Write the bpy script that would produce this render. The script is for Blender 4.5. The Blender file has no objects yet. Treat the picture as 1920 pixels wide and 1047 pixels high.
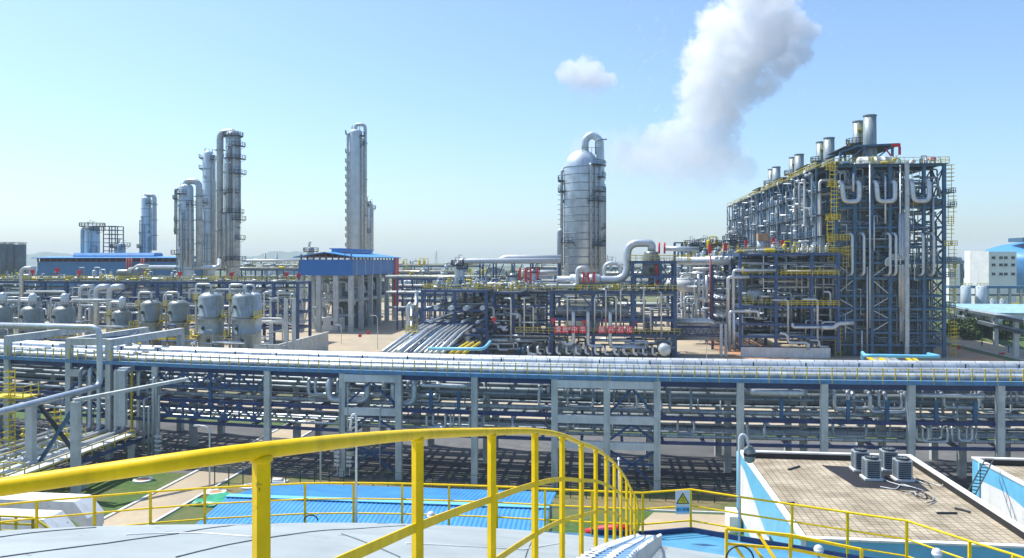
import bpy, math, random
from mathutils import Vector, Matrix
R = math.radians
random.seed(7)
SC = bpy.context.scene
COL = SC.collection
# ------------------------------------------------------------------ camera
H, F = 22.0, 1500.0                      # eye height, focal length in pixels of a 1920 wide picture
cam_d = bpy.data.cameras.new("camera"); cam = bpy.data.objects.new("camera", cam_d); COL.objects.link(cam)
cam.location = (0, 0, H); cam.rotation_euler = (R(90), 0, 0)
cam_d.sensor_width = 36; cam_d.lens = 36 * F / 1920; cam_d.shift_y = -33.5 / 1920
cam_d.clip_start = 0.1; cam_d.clip_end = 60000
SC.camera = cam
# ------------------------------------------------------------------ light
SUN_EL, SUN_AZ = R(60), R(-63)           # azimuth measured from +Y towards +X
sd = bpy.data.lights.new("sun", 'SUN'); sun = bpy.data.objects.new("sun", sd); COL.objects.link(sun)
sd.energy = 3.9; sd.angle = R(0.5); sd.color = (1.0, 0.96, 0.88)
to_sun = Vector((math.sin(SUN_AZ) * math.cos(SUN_EL), math.cos(SUN_AZ) * math.cos(SUN_EL), math.sin(SUN_EL)))
sun.rotation_euler = to_sun.to_track_quat('Z', 'Y').to_euler()
W = bpy.data.worlds.new("World"); SC.world = W; W.use_nodes = True
nt = W.node_tree; nt.nodes.clear()
sky = nt.nodes.new('ShaderNodeTexSky'); sky.sky_type = 'NISHITA'; sky.sun_disc = False
sky.sun_elevation = SUN_EL; sky.sun_rotation = SUN_AZ; sky.air_density = 1.0; sky.dust_density = 1.5; sky.ozone_density = 8.0
bg = nt.nodes.new('ShaderNodeBackground'); bg.inputs[1].default_value = 0.15
wo = nt.nodes.new('ShaderNodeOutputWorld')
tint = nt.nodes.new('ShaderNodeMixRGB'); tint.blend_type = 'MULTIPLY'; tint.inputs[0].default_value = 1; tint.inputs[2].default_value = (1.0, 0.985, 0.93, 1)
nt.links.new(sky.outputs[0], tint.inputs[1]); nt.links.new(tint.outputs[0], bg.inputs[0]); nt.links.new(bg.outputs[0], wo.inputs[0])
SC.view_settings.view_transform = 'Standard'; SC.view_settings.look = 'None'
SC.view_settings.exposure = 0.66; SC.view_settings.gamma = 1.0
SC.render.engine = 'CYCLES'
SC.cycles.max_bounces = 28; SC.cycles.diffuse_bounces = 3; SC.cycles.glossy_bounces = 3
SC.cycles.volume_bounces = 28; SC.cycles.transparent_max_bounces = 8

# ------------------------------------------------------------------ frames of reference
TH = math.atan(0.1167); CT, ST = math.cos(TH), math.sin(TH)     # the plant grid is turned a little clockwise
def to_plant(X, Y): return (X * CT - Y * ST, X * ST + Y * CT)
def to_world(u, v): return (u * CT + v * ST, -u * ST + v * CT)
def U(px, v):                                                    # plant u of photo column px on the line v
    k = (px - 960) / F
    return v * (k * CT - ST) / (CT + k * ST)
def DEP(u, v): return -u * ST + v * CT
def Z(py, u, v): return H - (py - 490) / F * DEP(u, v)
def XW(px, D): return (px - 960) / F * D
def ZW(py, D): return H - (py - 490) / F * D

# ------------------------------------------------------------------ materials
MATS = {}
def mat(name, col, rough=0.6, metal=0.0, var=0.12, scale=0.6, bump=0.0, stain=0.0, spec=0.5, dark=None, detail=6, chips=0):
    m = bpy.data.materials.new(name); m.use_nodes = True
    n = m.node_tree; b = n.nodes['Principled BSDF']; L = n.links
    tc = n.nodes.new('ShaderNodeTexCoord'); nz = n.nodes.new('ShaderNodeTexNoise')
    nz.inputs['Scale'].default_value = scale; nz.inputs['Detail'].default_value = detail; nz.inputs['Roughness'].default_value = 0.65
    L.new(tc.outputs['Object'], nz.inputs['Vector'])
    cr = n.nodes.new('ShaderNodeValToRGB'); c = col
    lo = dark or [x * (1 - var * 1.6) for x in c]; hi = [min(1, x * (1 + var)) for x in c]
    cr.color_ramp.elements[0].position = 0.33; cr.color_ramp.elements[0].color = (*lo, 1)
    cr.color_ramp.elements[1].position = 0.66; cr.color_ramp.elements[1].color = (*hi, 1)
    L.new(nz.outputs[0], cr.inputs[0]); out = cr.outputs[0]
    if stain:
        mp = n.nodes.new('ShaderNodeMapping'); mp.inputs['Scale'].default_value = (1, 1, 0.12)
        L.new(tc.outputs['Object'], mp.inputs[0])
        n2 = n.nodes.new('ShaderNodeTexNoise'); n2.inputs['Scale'].default_value = scale * 3; n2.inputs['Detail'].default_value = 8
        L.new(mp.outputs[0], n2.inputs['Vector'])
        r2 = n.nodes.new('ShaderNodeValToRGB'); r2.color_ramp.elements[0].position = 0.5; r2.color_ramp.elements[1].position = 0.72
        L.new(n2.outputs[0], r2.inputs[0])
        mu = n.nodes.new('ShaderNodeMath'); mu.operation = 'MULTIPLY'; mu.inputs[1].default_value = stain; L.new(r2.outputs[0], mu.inputs[0])
        mx = n.nodes.new('ShaderNodeMixRGB'); mx.inputs[2].default_value = (*[x * 0.42 for x in c], 1)
        L.new(mu.outputs[0], mx.inputs[0]); L.new(out, mx.inputs[1]); out = mx.outputs[0]
    if chips:
        n3 = n.nodes.new('ShaderNodeTexNoise'); n3.inputs['Scale'].default_value = chips; n3.inputs['Detail'].default_value = 9; n3.inputs['Roughness'].default_value = .75; L.new(tc.outputs['Object'], n3.inputs['Vector'])
        r3 = n.nodes.new('ShaderNodeValToRGB'); r3.color_ramp.elements[0].position = 0.63; r3.color_ramp.elements[1].position = 0.68; L.new(n3.outputs[0], r3.inputs[0])
        m3 = n.nodes.new('ShaderNodeMixRGB'); m3.inputs[2].default_value = (*[x * 0.35 + .02 for x in c], 1); L.new(r3.outputs[0], m3.inputs[0]); L.new(out, m3.inputs[1]); out = m3.outputs[0]
    L.new(out, b.inputs['Base Color'])
    b.inputs['Roughness'].default_value = rough; b.inputs['Metallic'].default_value = metal
    b.inputs['Specular IOR Level'].default_value = spec
    if bump:
        bp = n.nodes.new('ShaderNodeBump'); bp.inputs['Strength'].default_value = bump; bp.inputs['Distance'].default_value = 0.05
        L.new(nz.outputs[0], bp.inputs['Height']); L.new(bp.outputs[0], b.inputs['Normal'])
    MATS[name] = m; return m
mat('silver', (0.52, 0.57, 0.60), 0.36, 0.5, 0.10, 0.9, 0.25, 0.25)
mat('silver2', (0.45, 0.51, 0.54), 0.45, 0.25, 0.14, 0.7, 0.25, 0.5)
mat('towermetal', (0.50, 0.60, 0.66), 0.5, 0.15, 0.08, 0.35, 0.1, 0.2)
mat('bigtower', (0.56, 0.65, 0.71), 0.4, 0.4, 0.14, 0.30, 0.5, 0.3)
mat('greypipe', (0.25, 0.30, 0.33), 0.5, 0.35, 0.15, 0.8)
mat('whitemetal', (0.60, 0.62, 0.62), 0.45, 0.15, 0.05, 0.5, 0, 0.15)
mat('blue', (0.028, 0.075, 0.19), 0.5, 0.0, 0.2, 0.8)
mat('blue2', (0.035, 0.115, 0.21), 0.5, 0.0, 0.2, 0.8)
mat('navy', (0.026, 0.048, 0.14), 0.5, 0.0, 0.2, 0.8)
mat('tray', (0.09, 0.23, 0.40), 0.5, 0.0, 0.12, 0.8, 0, 0.3)
mat('lightblue', (0.16, 0.50, 0.72), 0.45, 0.0, 0.08, 0.8)
mat('yellow', (0.62, 0.48, 0.01), 0.5, 0.0, 0.08, 1.0)
mat('railyellow', (0.86, 0.56, 0.0), 0.5, 0.0, 0.08, 5.0, 0.08, 0.3, 0.25, chips=14)
mat('concrete', (0.50, 0.53, 0.51), 0.85, 0.0, 0.12, 0.7, 0.2, 0.45)
mat('paleconcrete', (0.60, 0.62, 0.61), 0.85, 0.0, 0.08, 0.7, 0.2, 0.25)
mat('dark', (0.035, 0.045, 0.055), 0.8, 0.0, 0.3, 0.5)
mat('casing', (0.10, 0.135, 0.16), 0.6, 0.2, 0.25, 0.25, 0, 0.6)
mat('deckmat', (0.045, 0.065, 0.085), 0.8, 0.1, 0.2, 1.0)
mat('red', (0.62, 0.015, 0.03), 0.5, 0.0, 0.1, 1.0)
mat('darkred', (0.25, 0.03, 0.04), 0.5, 0.0, 0.1, 1.0)
mat('bluewall', (0.02, 0.16, 0.46), 0.5, 0.0, 0.08, 0.1, 0, 0.12)
mat('bluewall2', (0.06, 0.20, 0.40), 0.5, 0.0, 0.08, 0.1, 0, 0.12)
mat('blueroof', (0.05, 0.26, 0.56), 0.5, 0.0, 0.12, 0.35, 0, 0.25, chips=1.2)
mat('white', (0.78, 0.78, 0.76), 0.6, 0.0, 0.05, 0.5, 0, 0.3, chips=1.7)
mat('black', (0.015, 0.015, 0.018), 0.6, 0.0, 0.2, 1.0)
mat('tank_grey', (0.35, 0.39, 0.39), 0.55, 0.0, 0.09, 0.5, 0.15, 0.25, chips=2.2)
mat('seam', (0.10, 0.13, 0.15), 0.7, 0.0, 0.2, 1.0)
mat('rustbox', (0.45, 0.27, 0.15), 0.8, 0.0, 0.2, 1.0)
mat('creamtank', (0.21, 0.24, 0.225), 0.4, 0.4, 0.15, 0.5, 0.2, 0.5)
mat('paleroof', (0.30, 0.50, 0.62), 0.5)
mat('casing2', (0.27, 0.33, 0.345), 0.45, 0.3, 0.15, 0.5, 0.1, 0.6)
mat('glass', (0.02, 0.03, 0.05), 0.15, 0.0, 0.1, 1.0)
mat('skin', (0.45, 0.28, 0.2)); mat('workblue', (0.03, 0.09, 0.25)); mat('workgreen', (0.05, 0.16, 0.12))
mat('tarp', (0.03, 0.32, 0.18), 0.45, 0, 0.2, 2.0)
mat('hills', (0.035, 0.07, 0.05), 0.9, 0, 0.25, 0.01)
mat('leaf', (0.055, 0.11, 0.025), 0.7, 0, 0.4, 1.5)
mat('leafdark', (0.04, 0.085, 0.03), 0.7, 0, 0.4, 1.5)
mat('bark', (0.12, 0.09, 0.06), 0.9)
mat('gutterblue', (0.09, 0.30, 0.48), 0.3, 0.0, 0.15, 0.8, 0.0, 0.3)
mat('steam', (0.9, 0.9, 0.9))
M = MATS

def seam_mat(name, base, period=1.1):
    m = MATS[base].copy(); m.name = name; n = m.node_tree; L = n.links; b = n.nodes['Principled BSDF']; src = b.inputs['Base Color'].links[0].from_socket
    tc = [x for x in n.nodes if x.type == 'TEX_COORD'][0]; sx = n.nodes.new('ShaderNodeSeparateXYZ'); L.new(tc.outputs['Object'], sx.inputs[0])
    a = n.nodes.new('ShaderNodeMath'); a.operation = 'DIVIDE'; a.inputs[1].default_value = period; L.new(sx.outputs[0], a.inputs[0])
    f = n.nodes.new('ShaderNodeMath'); f.operation = 'FRACT'; L.new(a.outputs[0], f.inputs[0])
    c = n.nodes.new('ShaderNodeMath'); c.operation = 'LESS_THAN'; c.inputs[1].default_value = .045; L.new(f.outputs[0], c.inputs[0])
    fl = n.nodes.new('ShaderNodeMath'); fl.operation = 'FLOOR'; L.new(a.outputs[0], fl.inputs[0])
    wn = n.nodes.new('ShaderNodeTexWhiteNoise'); wn.noise_dimensions = '1D'; L.new(fl.outputs[0], wn.inputs['W'])
    mr = n.nodes.new('ShaderNodeMapRange'); mr.inputs[3].default_value = .78; mr.inputs[4].default_value = 1.08; L.new(wn.outputs[0], mr.inputs[0])
    m1 = n.nodes.new('ShaderNodeMixRGB'); m1.blend_type = 'MULTIPLY'; m1.inputs[0].default_value = 1; L.new(src, m1.inputs[1]); L.new(mr.outputs[0], m1.inputs[2])
    m2 = n.nodes.new('ShaderNodeMixRGB'); m2.inputs[2].default_value = (.12, .14, .15, 1); L.new(c.outputs[0], m2.inputs[0]); L.new(m1.outputs[0], m2.inputs[1])
    L.new(m2.outputs[0], b.inputs['Base Color']); MATS[name] = m
for k_ in ('silver', 'silver2', 'greypipe', 'whitemetal'): seam_mat('lag_' + k_, k_, {'silver': 1.2, 'silver2': .9, 'greypipe': 2.3, 'whitemetal': 1.5}[k_])
def ground_mat(name, a, b_, c, scale, s2=0.05, rough=0.95):
    m = bpy.data.materials.new(name); m.use_nodes = True; n = m.node_tree; L = n.links; b = n.nodes['Principled BSDF']
    tc = n.nodes.new('ShaderNodeTexCoord')
    outs = []
    for s, d in ((scale, 8), (s2, 5)):
        z = n.nodes.new('ShaderNodeTexNoise'); z.inputs['Scale'].default_value = s; z.inputs['Detail'].default_value = d; z.inputs['Roughness'].default_value = 0.7
        L.new(tc.outputs['Object'], z.inputs['Vector']); outs.append(z.outputs[0])
    r1 = n.nodes.new('ShaderNodeValToRGB'); r1.color_ramp.elements[0].color = (*a, 1); r1.color_ramp.elements[1].color = (*b_, 1)
    r1.color_ramp.elements[0].position = 0.35; r1.color_ramp.elements[1].position = 0.65
    L.new(outs[0], r1.inputs[0])
    r2 = n.nodes.new('ShaderNodeValToRGB'); r2.color_ramp.elements[0].position = 0.45; r2.color_ramp.elements[1].position = 0.62
    L.new(outs[1], r2.inputs[0])
    mx = n.nodes.new('ShaderNodeMixRGB'); L.new(r2.outputs[0], mx.inputs[0]); L.new(r1.outputs[0], mx.inputs[1]); mx.inputs[2].default_value = (*c, 1)
    L.new(mx.outputs[0], b.inputs['Base Color']); b.inputs['Roughness'].default_value = rough
    MATS[name] = m
ground_mat('soil', (0.10, 0.12, 0.04), (0.17, 0.15, 0.07), (0.07, 0.11, 0.035), 0.6, 0.012)
ground_mat('grassmat', (0.035, 0.085, 0.015), (0.075, 0.14, 0.028), (0.13, 0.13, 0.05), 1.5, 0.12)
ground_mat('drygrass', (0.17, 0.13, 0.06), (0.24, 0.19, 0.10), (0.09, 0.12, 0.035), 2.0, 0.15)
ground_mat('roadmat', (0.38, 0.31, 0.21), (0.46, 0.385, 0.27), (0.34, 0.29, 0.215), 0.5, 0.06)
ground_mat('paving', (0.09, 0.09, 0.09), (0.15, 0.15, 0.145), (0.07, 0.07, 0.07), 0.8, 0.05)
ground_mat('plaza', (0.37, 0.30, 0.20), (0.45, 0.37, 0.26), (0.32, 0.28, 0.21), 0.3, 0.03)
ground_mat('redsoil', (0.40, 0.20, 0.10), (0.50, 0.28, 0.16), (0.44, 0.30, 0.20), 0.5, 0.08)

def brick_mat(name, c1, c2, mortar, sx, w=0.5, h=0.25, ms=0.02, rough=0.9):
    m = bpy.data.materials.new(name); m.use_nodes = True; n = m.node_tree; L = n.links; b = n.nodes['Principled BSDF']
    tc = n.nodes.new('ShaderNodeTexCoord'); br = n.nodes.new('ShaderNodeTexBrick')
    br.inputs['Scale'].default_value = sx; br.inputs['Brick Width'].default_value = w; br.inputs['Row Height'].default_value = h
    br.inputs['Mortar Size'].default_value = ms; br.offset = 0.0
    br.inputs['Color1'].default_value = (*c1, 1); br.inputs['Color2'].default_value = (*c2, 1); br.inputs['Mortar'].default_value = (*mortar, 1)
    L.new(tc.outputs['Object'], br.inputs['Vector'])
    z = n.nodes.new('ShaderNodeTexNoise'); z.inputs['Scale'].default_value = 0.5; z.inputs['Detail'].default_value = 8
    L.new(tc.outputs['Object'], z.inputs['Vector'])
    r = n.nodes.new('ShaderNodeValToRGB'); r.color_ramp.elements[0].position = 0.35; r.color_ramp.elements[0].color = (0.62, 0.6, 0.56, 1); r.color_ramp.elements[1].position = 0.6
    L.new(z.outputs[0], r.inputs[0])
    mx = n.nodes.new('ShaderNodeMixRGB'); mx.blend_type = 'MULTIPLY'; mx.inputs[0].default_value = 1
    L.new(br.outputs[0], mx.inputs[1]); L.new(r.outputs[0], mx.inputs[2])
    L.new(mx.outputs[0], b.inputs['Base Color']); b.inputs['Roughness'].default_value = rough
    MATS[name] = m
brick_mat('rooftiles', (0.47, 0.40, 0.29), (0.37, 0.32, 0.235), (0.15, 0.125, 0.09), 1.0, 0.5, 0.5, 0.03)
brick_mat('furnacepanel', (0.22, 0.27, 0.29), (0.15, 0.19, 0.22), (0.05, 0.06, 0.07), 1.0, 2.4, 1.6, 0.06)

# ------------------------------------------------------------------ geometry helper
class G:
    def __init__(s): s.v = []; s.f = []; s.s = []
    def quads(s, idx, smooth=False):
        for q in idx: s.f.append(tuple(q)); s.s.append(smooth)
    def box(s, u0, u1, v0, v1, z0, z1):
        b = len(s.v)
        s.v += [(u0, v0, z0), (u1, v0, z0), (u1, v1, z0), (u0, v1, z0), (u0, v0, z1), (u1, v0, z1), (u1, v1, z1), (u0, v1, z1)]
        s.quads([(b, b+3, b+2, b+1), (b+4, b+5, b+6, b+7), (b, b+1, b+5, b+4), (b+1, b+2, b+6, b+5), (b+2, b+3, b+7, b+6), (b+3, b, b+4, b+7)])
        return s
    def cbox(s, c, w, d, h): return s.box(c[0]-w/2, c[0]+w/2, c[1]-d/2, c[1]+d/2, c[2], c[2]+h)
    def bar(s, p, q, w, h=None):
        h = h or w; p = Vector(p); q = Vector(q); d = (q - p)
        if d.length < 1e-6: return s
        d.normalize(); up = Vector((0, 0, 1)) if abs(d.z) < 0.99 else Vector((0, 1, 0))
        a = d.cross(up).normalized() * (w / 2); c = a.cross(d).normalized() * (h / 2)
        b = len(s.v)
        for e in (p, q):
            for sa, sc in ((-1, -1), (1, -1), (1, 1), (-1, 1)): s.v.append(tuple(e + a * sa + c * sc))
        s.quads([(b, b+3, b+2, b+1), (b+4, b+5, b+6, b+7), (b, b+1, b+5, b+4), (b+1, b+2, b+6, b+5), (b+2, b+3, b+7, b+6), (b+3, b, b+4, b+7)])
        return s
    def tube(s, pts, r, n=8, fil=None, caps=True):
        pts = [Vector(p) for p in pts]
        if fil is None: fil = 0
        if fil and len(pts) > 2:
            out = [pts[0]]
            for i in range(1, len(pts) - 1):
                a, b, c = pts[i-1], pts[i], pts[i+1]
                d1 = a - b; d2 = c - b; l = min(fil, d1.length * 0.49, d2.length * 0.49)
                p1 = b + d1.normalized() * l; p2 = b + d2.normalized() * l
                k = 5
                for j in range(k + 1):
                    t = j / k; out.append(p1 * (1-t)**2 + b * 2*t*(1-t) + p2 * t*t)
            out.append(pts[-1]); pts = out
        d = (pts[1] - pts[0]).normalized()
        up = Vector((0, 0, 1)) if abs(d.z) < 0.9 else Vector((0, 1, 0))
        a = d.cross(up).normalized()
        b0 = len(s.v)
        for i, p in enumerate(pts):
            if i == 0: t = pts[1] - p
            elif i == len(pts) - 1: t = p - pts[i-1]
            else: t = (pts[i+1] - p).normalized() + (p - pts[i-1]).normalized()
            t.normalize(); a = (a - t * a.dot(t)).normalized(); c = t.cross(a)
            for j in range(n):
                w = 2 * math.pi * j / n
                s.v.append(tuple(p + (a * math.cos(w) + c * math.sin(w)) * r))
        for i in range(len(pts) - 1):
            for j in range(n):
                k = (j + 1) % n; x = b0 + i * n
                s.f.append((x + j, x + k, x + n + k, x + n + j)); s.s.append(True)
        if caps:
            s.f.append(tuple(b0 + j for j in reversed(range(n)))); s.s.append(False)
            e = b0 + (len(pts) - 1) * n
            s.f.append(tuple(e + j for j in range(n))); s.s.append(False)
        return s
    def lathe(s, c, prof, n=16, axis='z', smooth=True):
        b0 = len(s.v)
        for r, h in prof:
            for j in range(n):
                w = 2 * math.pi * j / n
                x, y = max(r, 1e-3) * math.cos(w), max(r, 1e-3) * math.sin(w)
                if axis == 'z': s.v.append((c[0] + x, c[1] + y, c[2] + h))
                elif axis == 'u': s.v.append((c[0] + h, c[1] + x, c[2] + y))
                else: s.v.append((c[0] + y, c[1] + h, c[2] + x))
        for i in range(len(prof) - 1):
            sm = smooth and abs(prof[i][0]-prof[i+1][0]) < 1.5*abs(prof[i][1]-prof[i+1][1]) + 1e-9 or smooth == 'all'
            for j in range(n):
                k = (j + 1) % n; x = b0 + i * n
                s.f.append((x + j, x + k, x + n + k, x + n + j)); s.s.append(bool(sm))
        s.f.append(tuple(b0 + j for j in reversed(range(n)))); s.s.append(False)
        e = b0 + (len(prof) - 1) * n
        s.f.append(tuple(e + j for j in range(n))); s.s.append(False)
        return s
    def cyl(s, c, r, h, n=12, axis='z'): return s.lathe(c, [(r, 0), (r, h)], n, axis)
    def vessel(s, c, r, h, n=16, axis='z', bands=0, dome=0.5):
        p = [(r * math.sin(t * math.pi / 10), dome * r * (1 - math.cos(t * math.pi / 10))) for t in range(0, 5)]
        low = [(a, b) for a, b in p] + [(r, dome * r)]
        prof = low[:]
        if bands:
            step = (h - 2 * dome * r) / bands
            for i in range(1, bands):
                z = dome * r + i * step
                prof += [(r, z - 0.06 * min(2, r/2)), (r * 1.02, z - 0.04), (r * 1.02, z + 0.04), (r, z + 0.06 * min(2, r/2))]
        prof += [(a, h - b) for a, b in reversed(low)]
        return s.lathe(c, prof, n, axis, 'all')
    def sheet(s, pts, z):
        b = len(s.v); s.v += [(p[0], p[1], z) for p in pts]; s.f.append(tuple(range(b, b + len(pts)))); s.s.append(False); return s
    def prism(s, pts, v0, v1):           # outline in (u,z) extruded along v
        b = len(s.v); n = len(pts)
        s.v += [(p[0], v0, p[1]) for p in pts] + [(p[0], v1, p[1]) for p in pts]
        s.f.append(tuple(range(b, b + n))); s.s.append(False)
        s.f.append(tuple(reversed(range(b + n, b + 2 * n)))); s.s.append(False)
        for i in range(n):
            j = (i + 1) % n; s.f.append((b + j, b + i, b + n + i, b + n + j)); s.s.append(False)
        return s
    def rail(s, pts, h=1.1, sp=2.0, r=0.04, mids=1, w=None):
        w = w or r * 2
        for a, b in zip(pts, pts[1:]):
            a = Vector(a); b = Vector(b); L = (b - a).length; n = max(1, round(L / sp))
            for k in range(mids + 1):
                hh = Vector((0, 0, h * (k + 1) / (mids + 1)))
                s.bar(a + hh, b + hh, w)
            for i in range(n + 1):
                p = a.lerp(b, i / n); s.bar(p, p + Vector((0, 0, h)), w)
        return s
    def ladder(s, p, z0, z1, w=0.5, cage=True, r=0.05, step=1.0, face=(0, -1)):
        u, v = p; a = (face[1], -face[0])
        for e in (-1, 1): s.bar((u + a[0]*e*w/2, v + a[1]*e*w/2, z0), (u + a[0]*e*w/2, v + a[1]*e*w/2, z1), r)
        z = z0
        while z < z1:
            s.bar((u - a[0]*w/2, v - a[1]*w/2, z), (u + a[0]*w/2, v + a[1]*w/2, z), r)
            if cage and z > z0 + 2:
                q = [(u - a[0]*w/2, v - a[1]*w/2, z), (u - a[0]*w*.6 + face[0]*w, v - a[1]*w*.6 + face[1]*w, z), (u + a[0]*w*.6 + face[0]*w, v + a[1]*w*.6 + face[1]*w, z), (u + a[0]*w/2, v + a[1]*w/2, z)]
                for x, y in zip(q, q[1:]): s.bar(x, y, r)
            z += step
        return s

ORG = {}
def props(o, label=None, cat=None, group=None, kind=None):
    if label: o['label'] = label
    if cat: o['category'] = cat
    if group: o['group'] = group
    if kind: o['kind'] = kind
    return o
def place(o, org, world):
    if world: o.location = org
    else:
        X, Y = to_world(org[0], org[1]); o.location = (X, Y, org[2]); o.rotation_euler = (0, 0, -TH)
def mesh_of(name, g, m, org):
    me = bpy.data.meshes.new(name)
    me.from_pydata([(x - org[0], y - org[1], z - org[2]) for x, y, z in g.v], [], g.f)
    me.polygons.foreach_set('use_smooth', g.s)
    if isinstance(m, list):
        names = sorted(set(m)); me.polygons.foreach_set('material_index', [names.index(x) for x in m])
        for x in names: me.materials.append(M[x])
    else: me.materials.append(M[m] if isinstance(m, str) else m)
    me.update()
    return me
DEFER = {'process_pipe': [], 'valve_gear': []}
def defer(name, label, cat, g, m, grp):
    xs = [p[0] for p in g.v]; ys = [p[1] for p in g.v]; zs = [p[2] for p in g.v]
    DEFER[name].append((g, m, label, cat, grp, max(50, DEP(sum(xs)/len(xs), sum(ys)/len(ys)))))
def settle(name, keep, rest, cap=285):
    L = DEFER[name]
    def size(e):
        a = 0
        for f in e[0].f[::4]:
            p = [Vector(e[0].v[i]) for i in f[:3]]; a += (p[1]-p[0]).cross(p[2]-p[0]).length
        z = sum(p[2] for p in e[0].v)/len(e[0].v)
        return a/e[5]**2 * (1.0 if e[5] < 200 else .6)
    L.sort(key=size, reverse=True)
    for g, m, label, cat, grp, d in L[:cap]: single(name, label, cat, g, m, grp)
    G_ = G(); ms = []
    for g, m, *_ in L[cap:]:
        b = len(G_.v); G_.v += g.v; G_.f += [tuple(i+b for i in f) for f in g.f]; G_.s += g.s; ms += [m]*len(g.f)
    if G_.v: single(rest[0], rest[1], rest[2], G_, ms, None, False, 'stuff')
def thing(name, label, cat, org, group=None, world=False, kind=None):
    o = bpy.data.objects.new(name, None); COL.objects.link(o); place(o, org, world)
    o.empty_display_size = 0.5; ORG[o.name] = (org, world)
    return props(o, label, cat, group, kind)
def part(parent, name, g, m, label=None, kind=None):
    root = parent.name; org, _ = ORG[root]
    o = bpy.data.objects.new(name, mesh_of(name, g, m, org)); COL.objects.link(o); o.parent = parent
    ORG[o.name] = (org, False); props(o, label, None, None, kind); return o
def single(name, label, cat, g, m, group=None, world=False, kind=None):
    xs = [p[0] for p in g.v]; ys = [p[1] for p in g.v]; zs = [p[2] for p in g.v]
    org = ((min(xs)+max(xs))/2, (min(ys)+max(ys))/2, min(zs))
    o = bpy.data.objects.new(name, mesh_of(name, g, m, org)); COL.objects.link(o); place(o, org, world)
    ORG[o.name] = (org, world); return props(o, label, cat, group, kind)
def struct(name, g, m, world=False, kind='structure'): return single(name, None, None, g, m, None, world, kind)

# ================================================================== GROUND
g = G(); g.sheet([(-5200, -400), (5200, -400), (5200, 5600), (-5200, 5600)], 0); struct('ground', g, 'soil', True)
def strip(name, m, u0, u1, v0, v1, z): g = G(); g.sheet([(u0, v0), (u1, v0), (u1, v1), (u0, v1)], z); return struct(name, g, m)
strip('plant_paving', 'plaza', -160, 120, 128, 420, 0.004)
strip('gravel_ground', 'paving', -100, 60, 78.5, 103, 0.008)
strip('road', 'roadmat', -120, 130, 109, 124, 0.012)
strip('dry_verge', 'drygrass', -37, 60, 71.5, 78.5, 0.008)
strip('lawn', 'grassmat', -37, 11, 30, 71.5, 0.004)
strip('lawn', 'grassmat', -90, -42.6, 30, 78, 0.008)
strip('concrete_path', 'roadmat', -42.3, -37.8, 62, 109, 0.016)
g = G(); g.sheet([(-42.3, 62), (-42.3, 30), (-26, 30), (-26, 61), (-35, 62.5)], 0.012); struct('concrete_apron', g, 'roadmat')
strip('far_lawn', 'grassmat', -120, 60, 103, 109, 0.012)
strip('middle_lawn', 'grassmat', -20, 62, 124, 131, 0.016)
g = G(); g.sheet([(1.5, 40), (4.6, 66.5), (11.5, 66.5), (11.5, 71), (4.2, 71), (3.0, 68), (-1, 40)], 0.012); struct('garden_path', g, 'roadmat')
g = G(); g.sheet([(-1, 52), (10.9, 52), (10.9, 57), (-1, 57)], 0.008); struct('garden_path', g, 'roadmat')
strip('red_soil_yard', 'redsoil', 27, 42, 150, 230, 0.012)
strip('red_soil_yard', 'redsoil', 79, 120, 150, 330, 0.012)
strip('side_road', 'roadmat', 92, 103, 128, 600, 0.02)
strip('side_lawn', 'grassmat', 103, 240, 130, 600, 0.016)
strip('side_verge', 'grassmat', 88.5, 91.6, 128, 600, 0.02)
strip('road_under_shelter', 'roadmat', -34, -12, 128, 260, 0.012)
for u0, u1, v0, v1, nm in ((-42.6, -42.3, 30, 109, 'kerb'), (-37.8, -37.55, 62, 109, 'kerb'), (-37.5, 60, 71.3, 71.5, 'kerb'), (-120, 130, 108.8, 109, 'kerb'), (91.7, 92, 128, 600, 'kerb')):
    g = G(); g.box(u0, u1, v0, v1, 0, 0.13); struct(nm, g, 'paleconcrete')
def mound(name, x0, x1, y, h, seed, m, depth=200, n=220):
    rnd = random.Random(seed); g = G(); ph = [rnd.uniform(0, 6.28) for _ in range(8)]
    for i in range(n + 1):
        t = i / n; x = x0 + (x1 - x0) * t
        e = min(1, t * 8, (1 - t) * 8)
        hh = e * h * (0.55 + 0.25 * math.sin(t * 7 + ph[0]) + 0.13 * math.sin(t * 19 + ph[1]) + 0.06 * math.sin(t * 61 + ph[2]) + rnd.uniform(-0.06, 0.06))
        hh = max(hh, 0.5)
        g.v += [(x, y, 0.1), (x, y + depth * 0.3, hh), (x, y + depth * 0.7, hh * 0.9), (x, y + depth, 0.1)]
    for i in range(n):
        for k in range(3):
            b = i * 4 + k; g.f.append((b, b + 4, b + 5, b + 1)); g.s.append(True)
    return struct(name, g, m, True)
mound('distant_hills', -3300, -1050, 4700, 95, 3, 'hills', 600)
mound('distant_hills', -200, 3300, 4900, 38, 5, 'hills', 500)
o = mound('treeline', -2500, 2500, 2300, 17, 9, 'leafdark', 120, 700); o['kind'] = 'stuff'
o = mound('treeline', -900, 1300, 1300, 11, 12, 'leafdark', 60, 500); o['kind'] = 'stuff'

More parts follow.
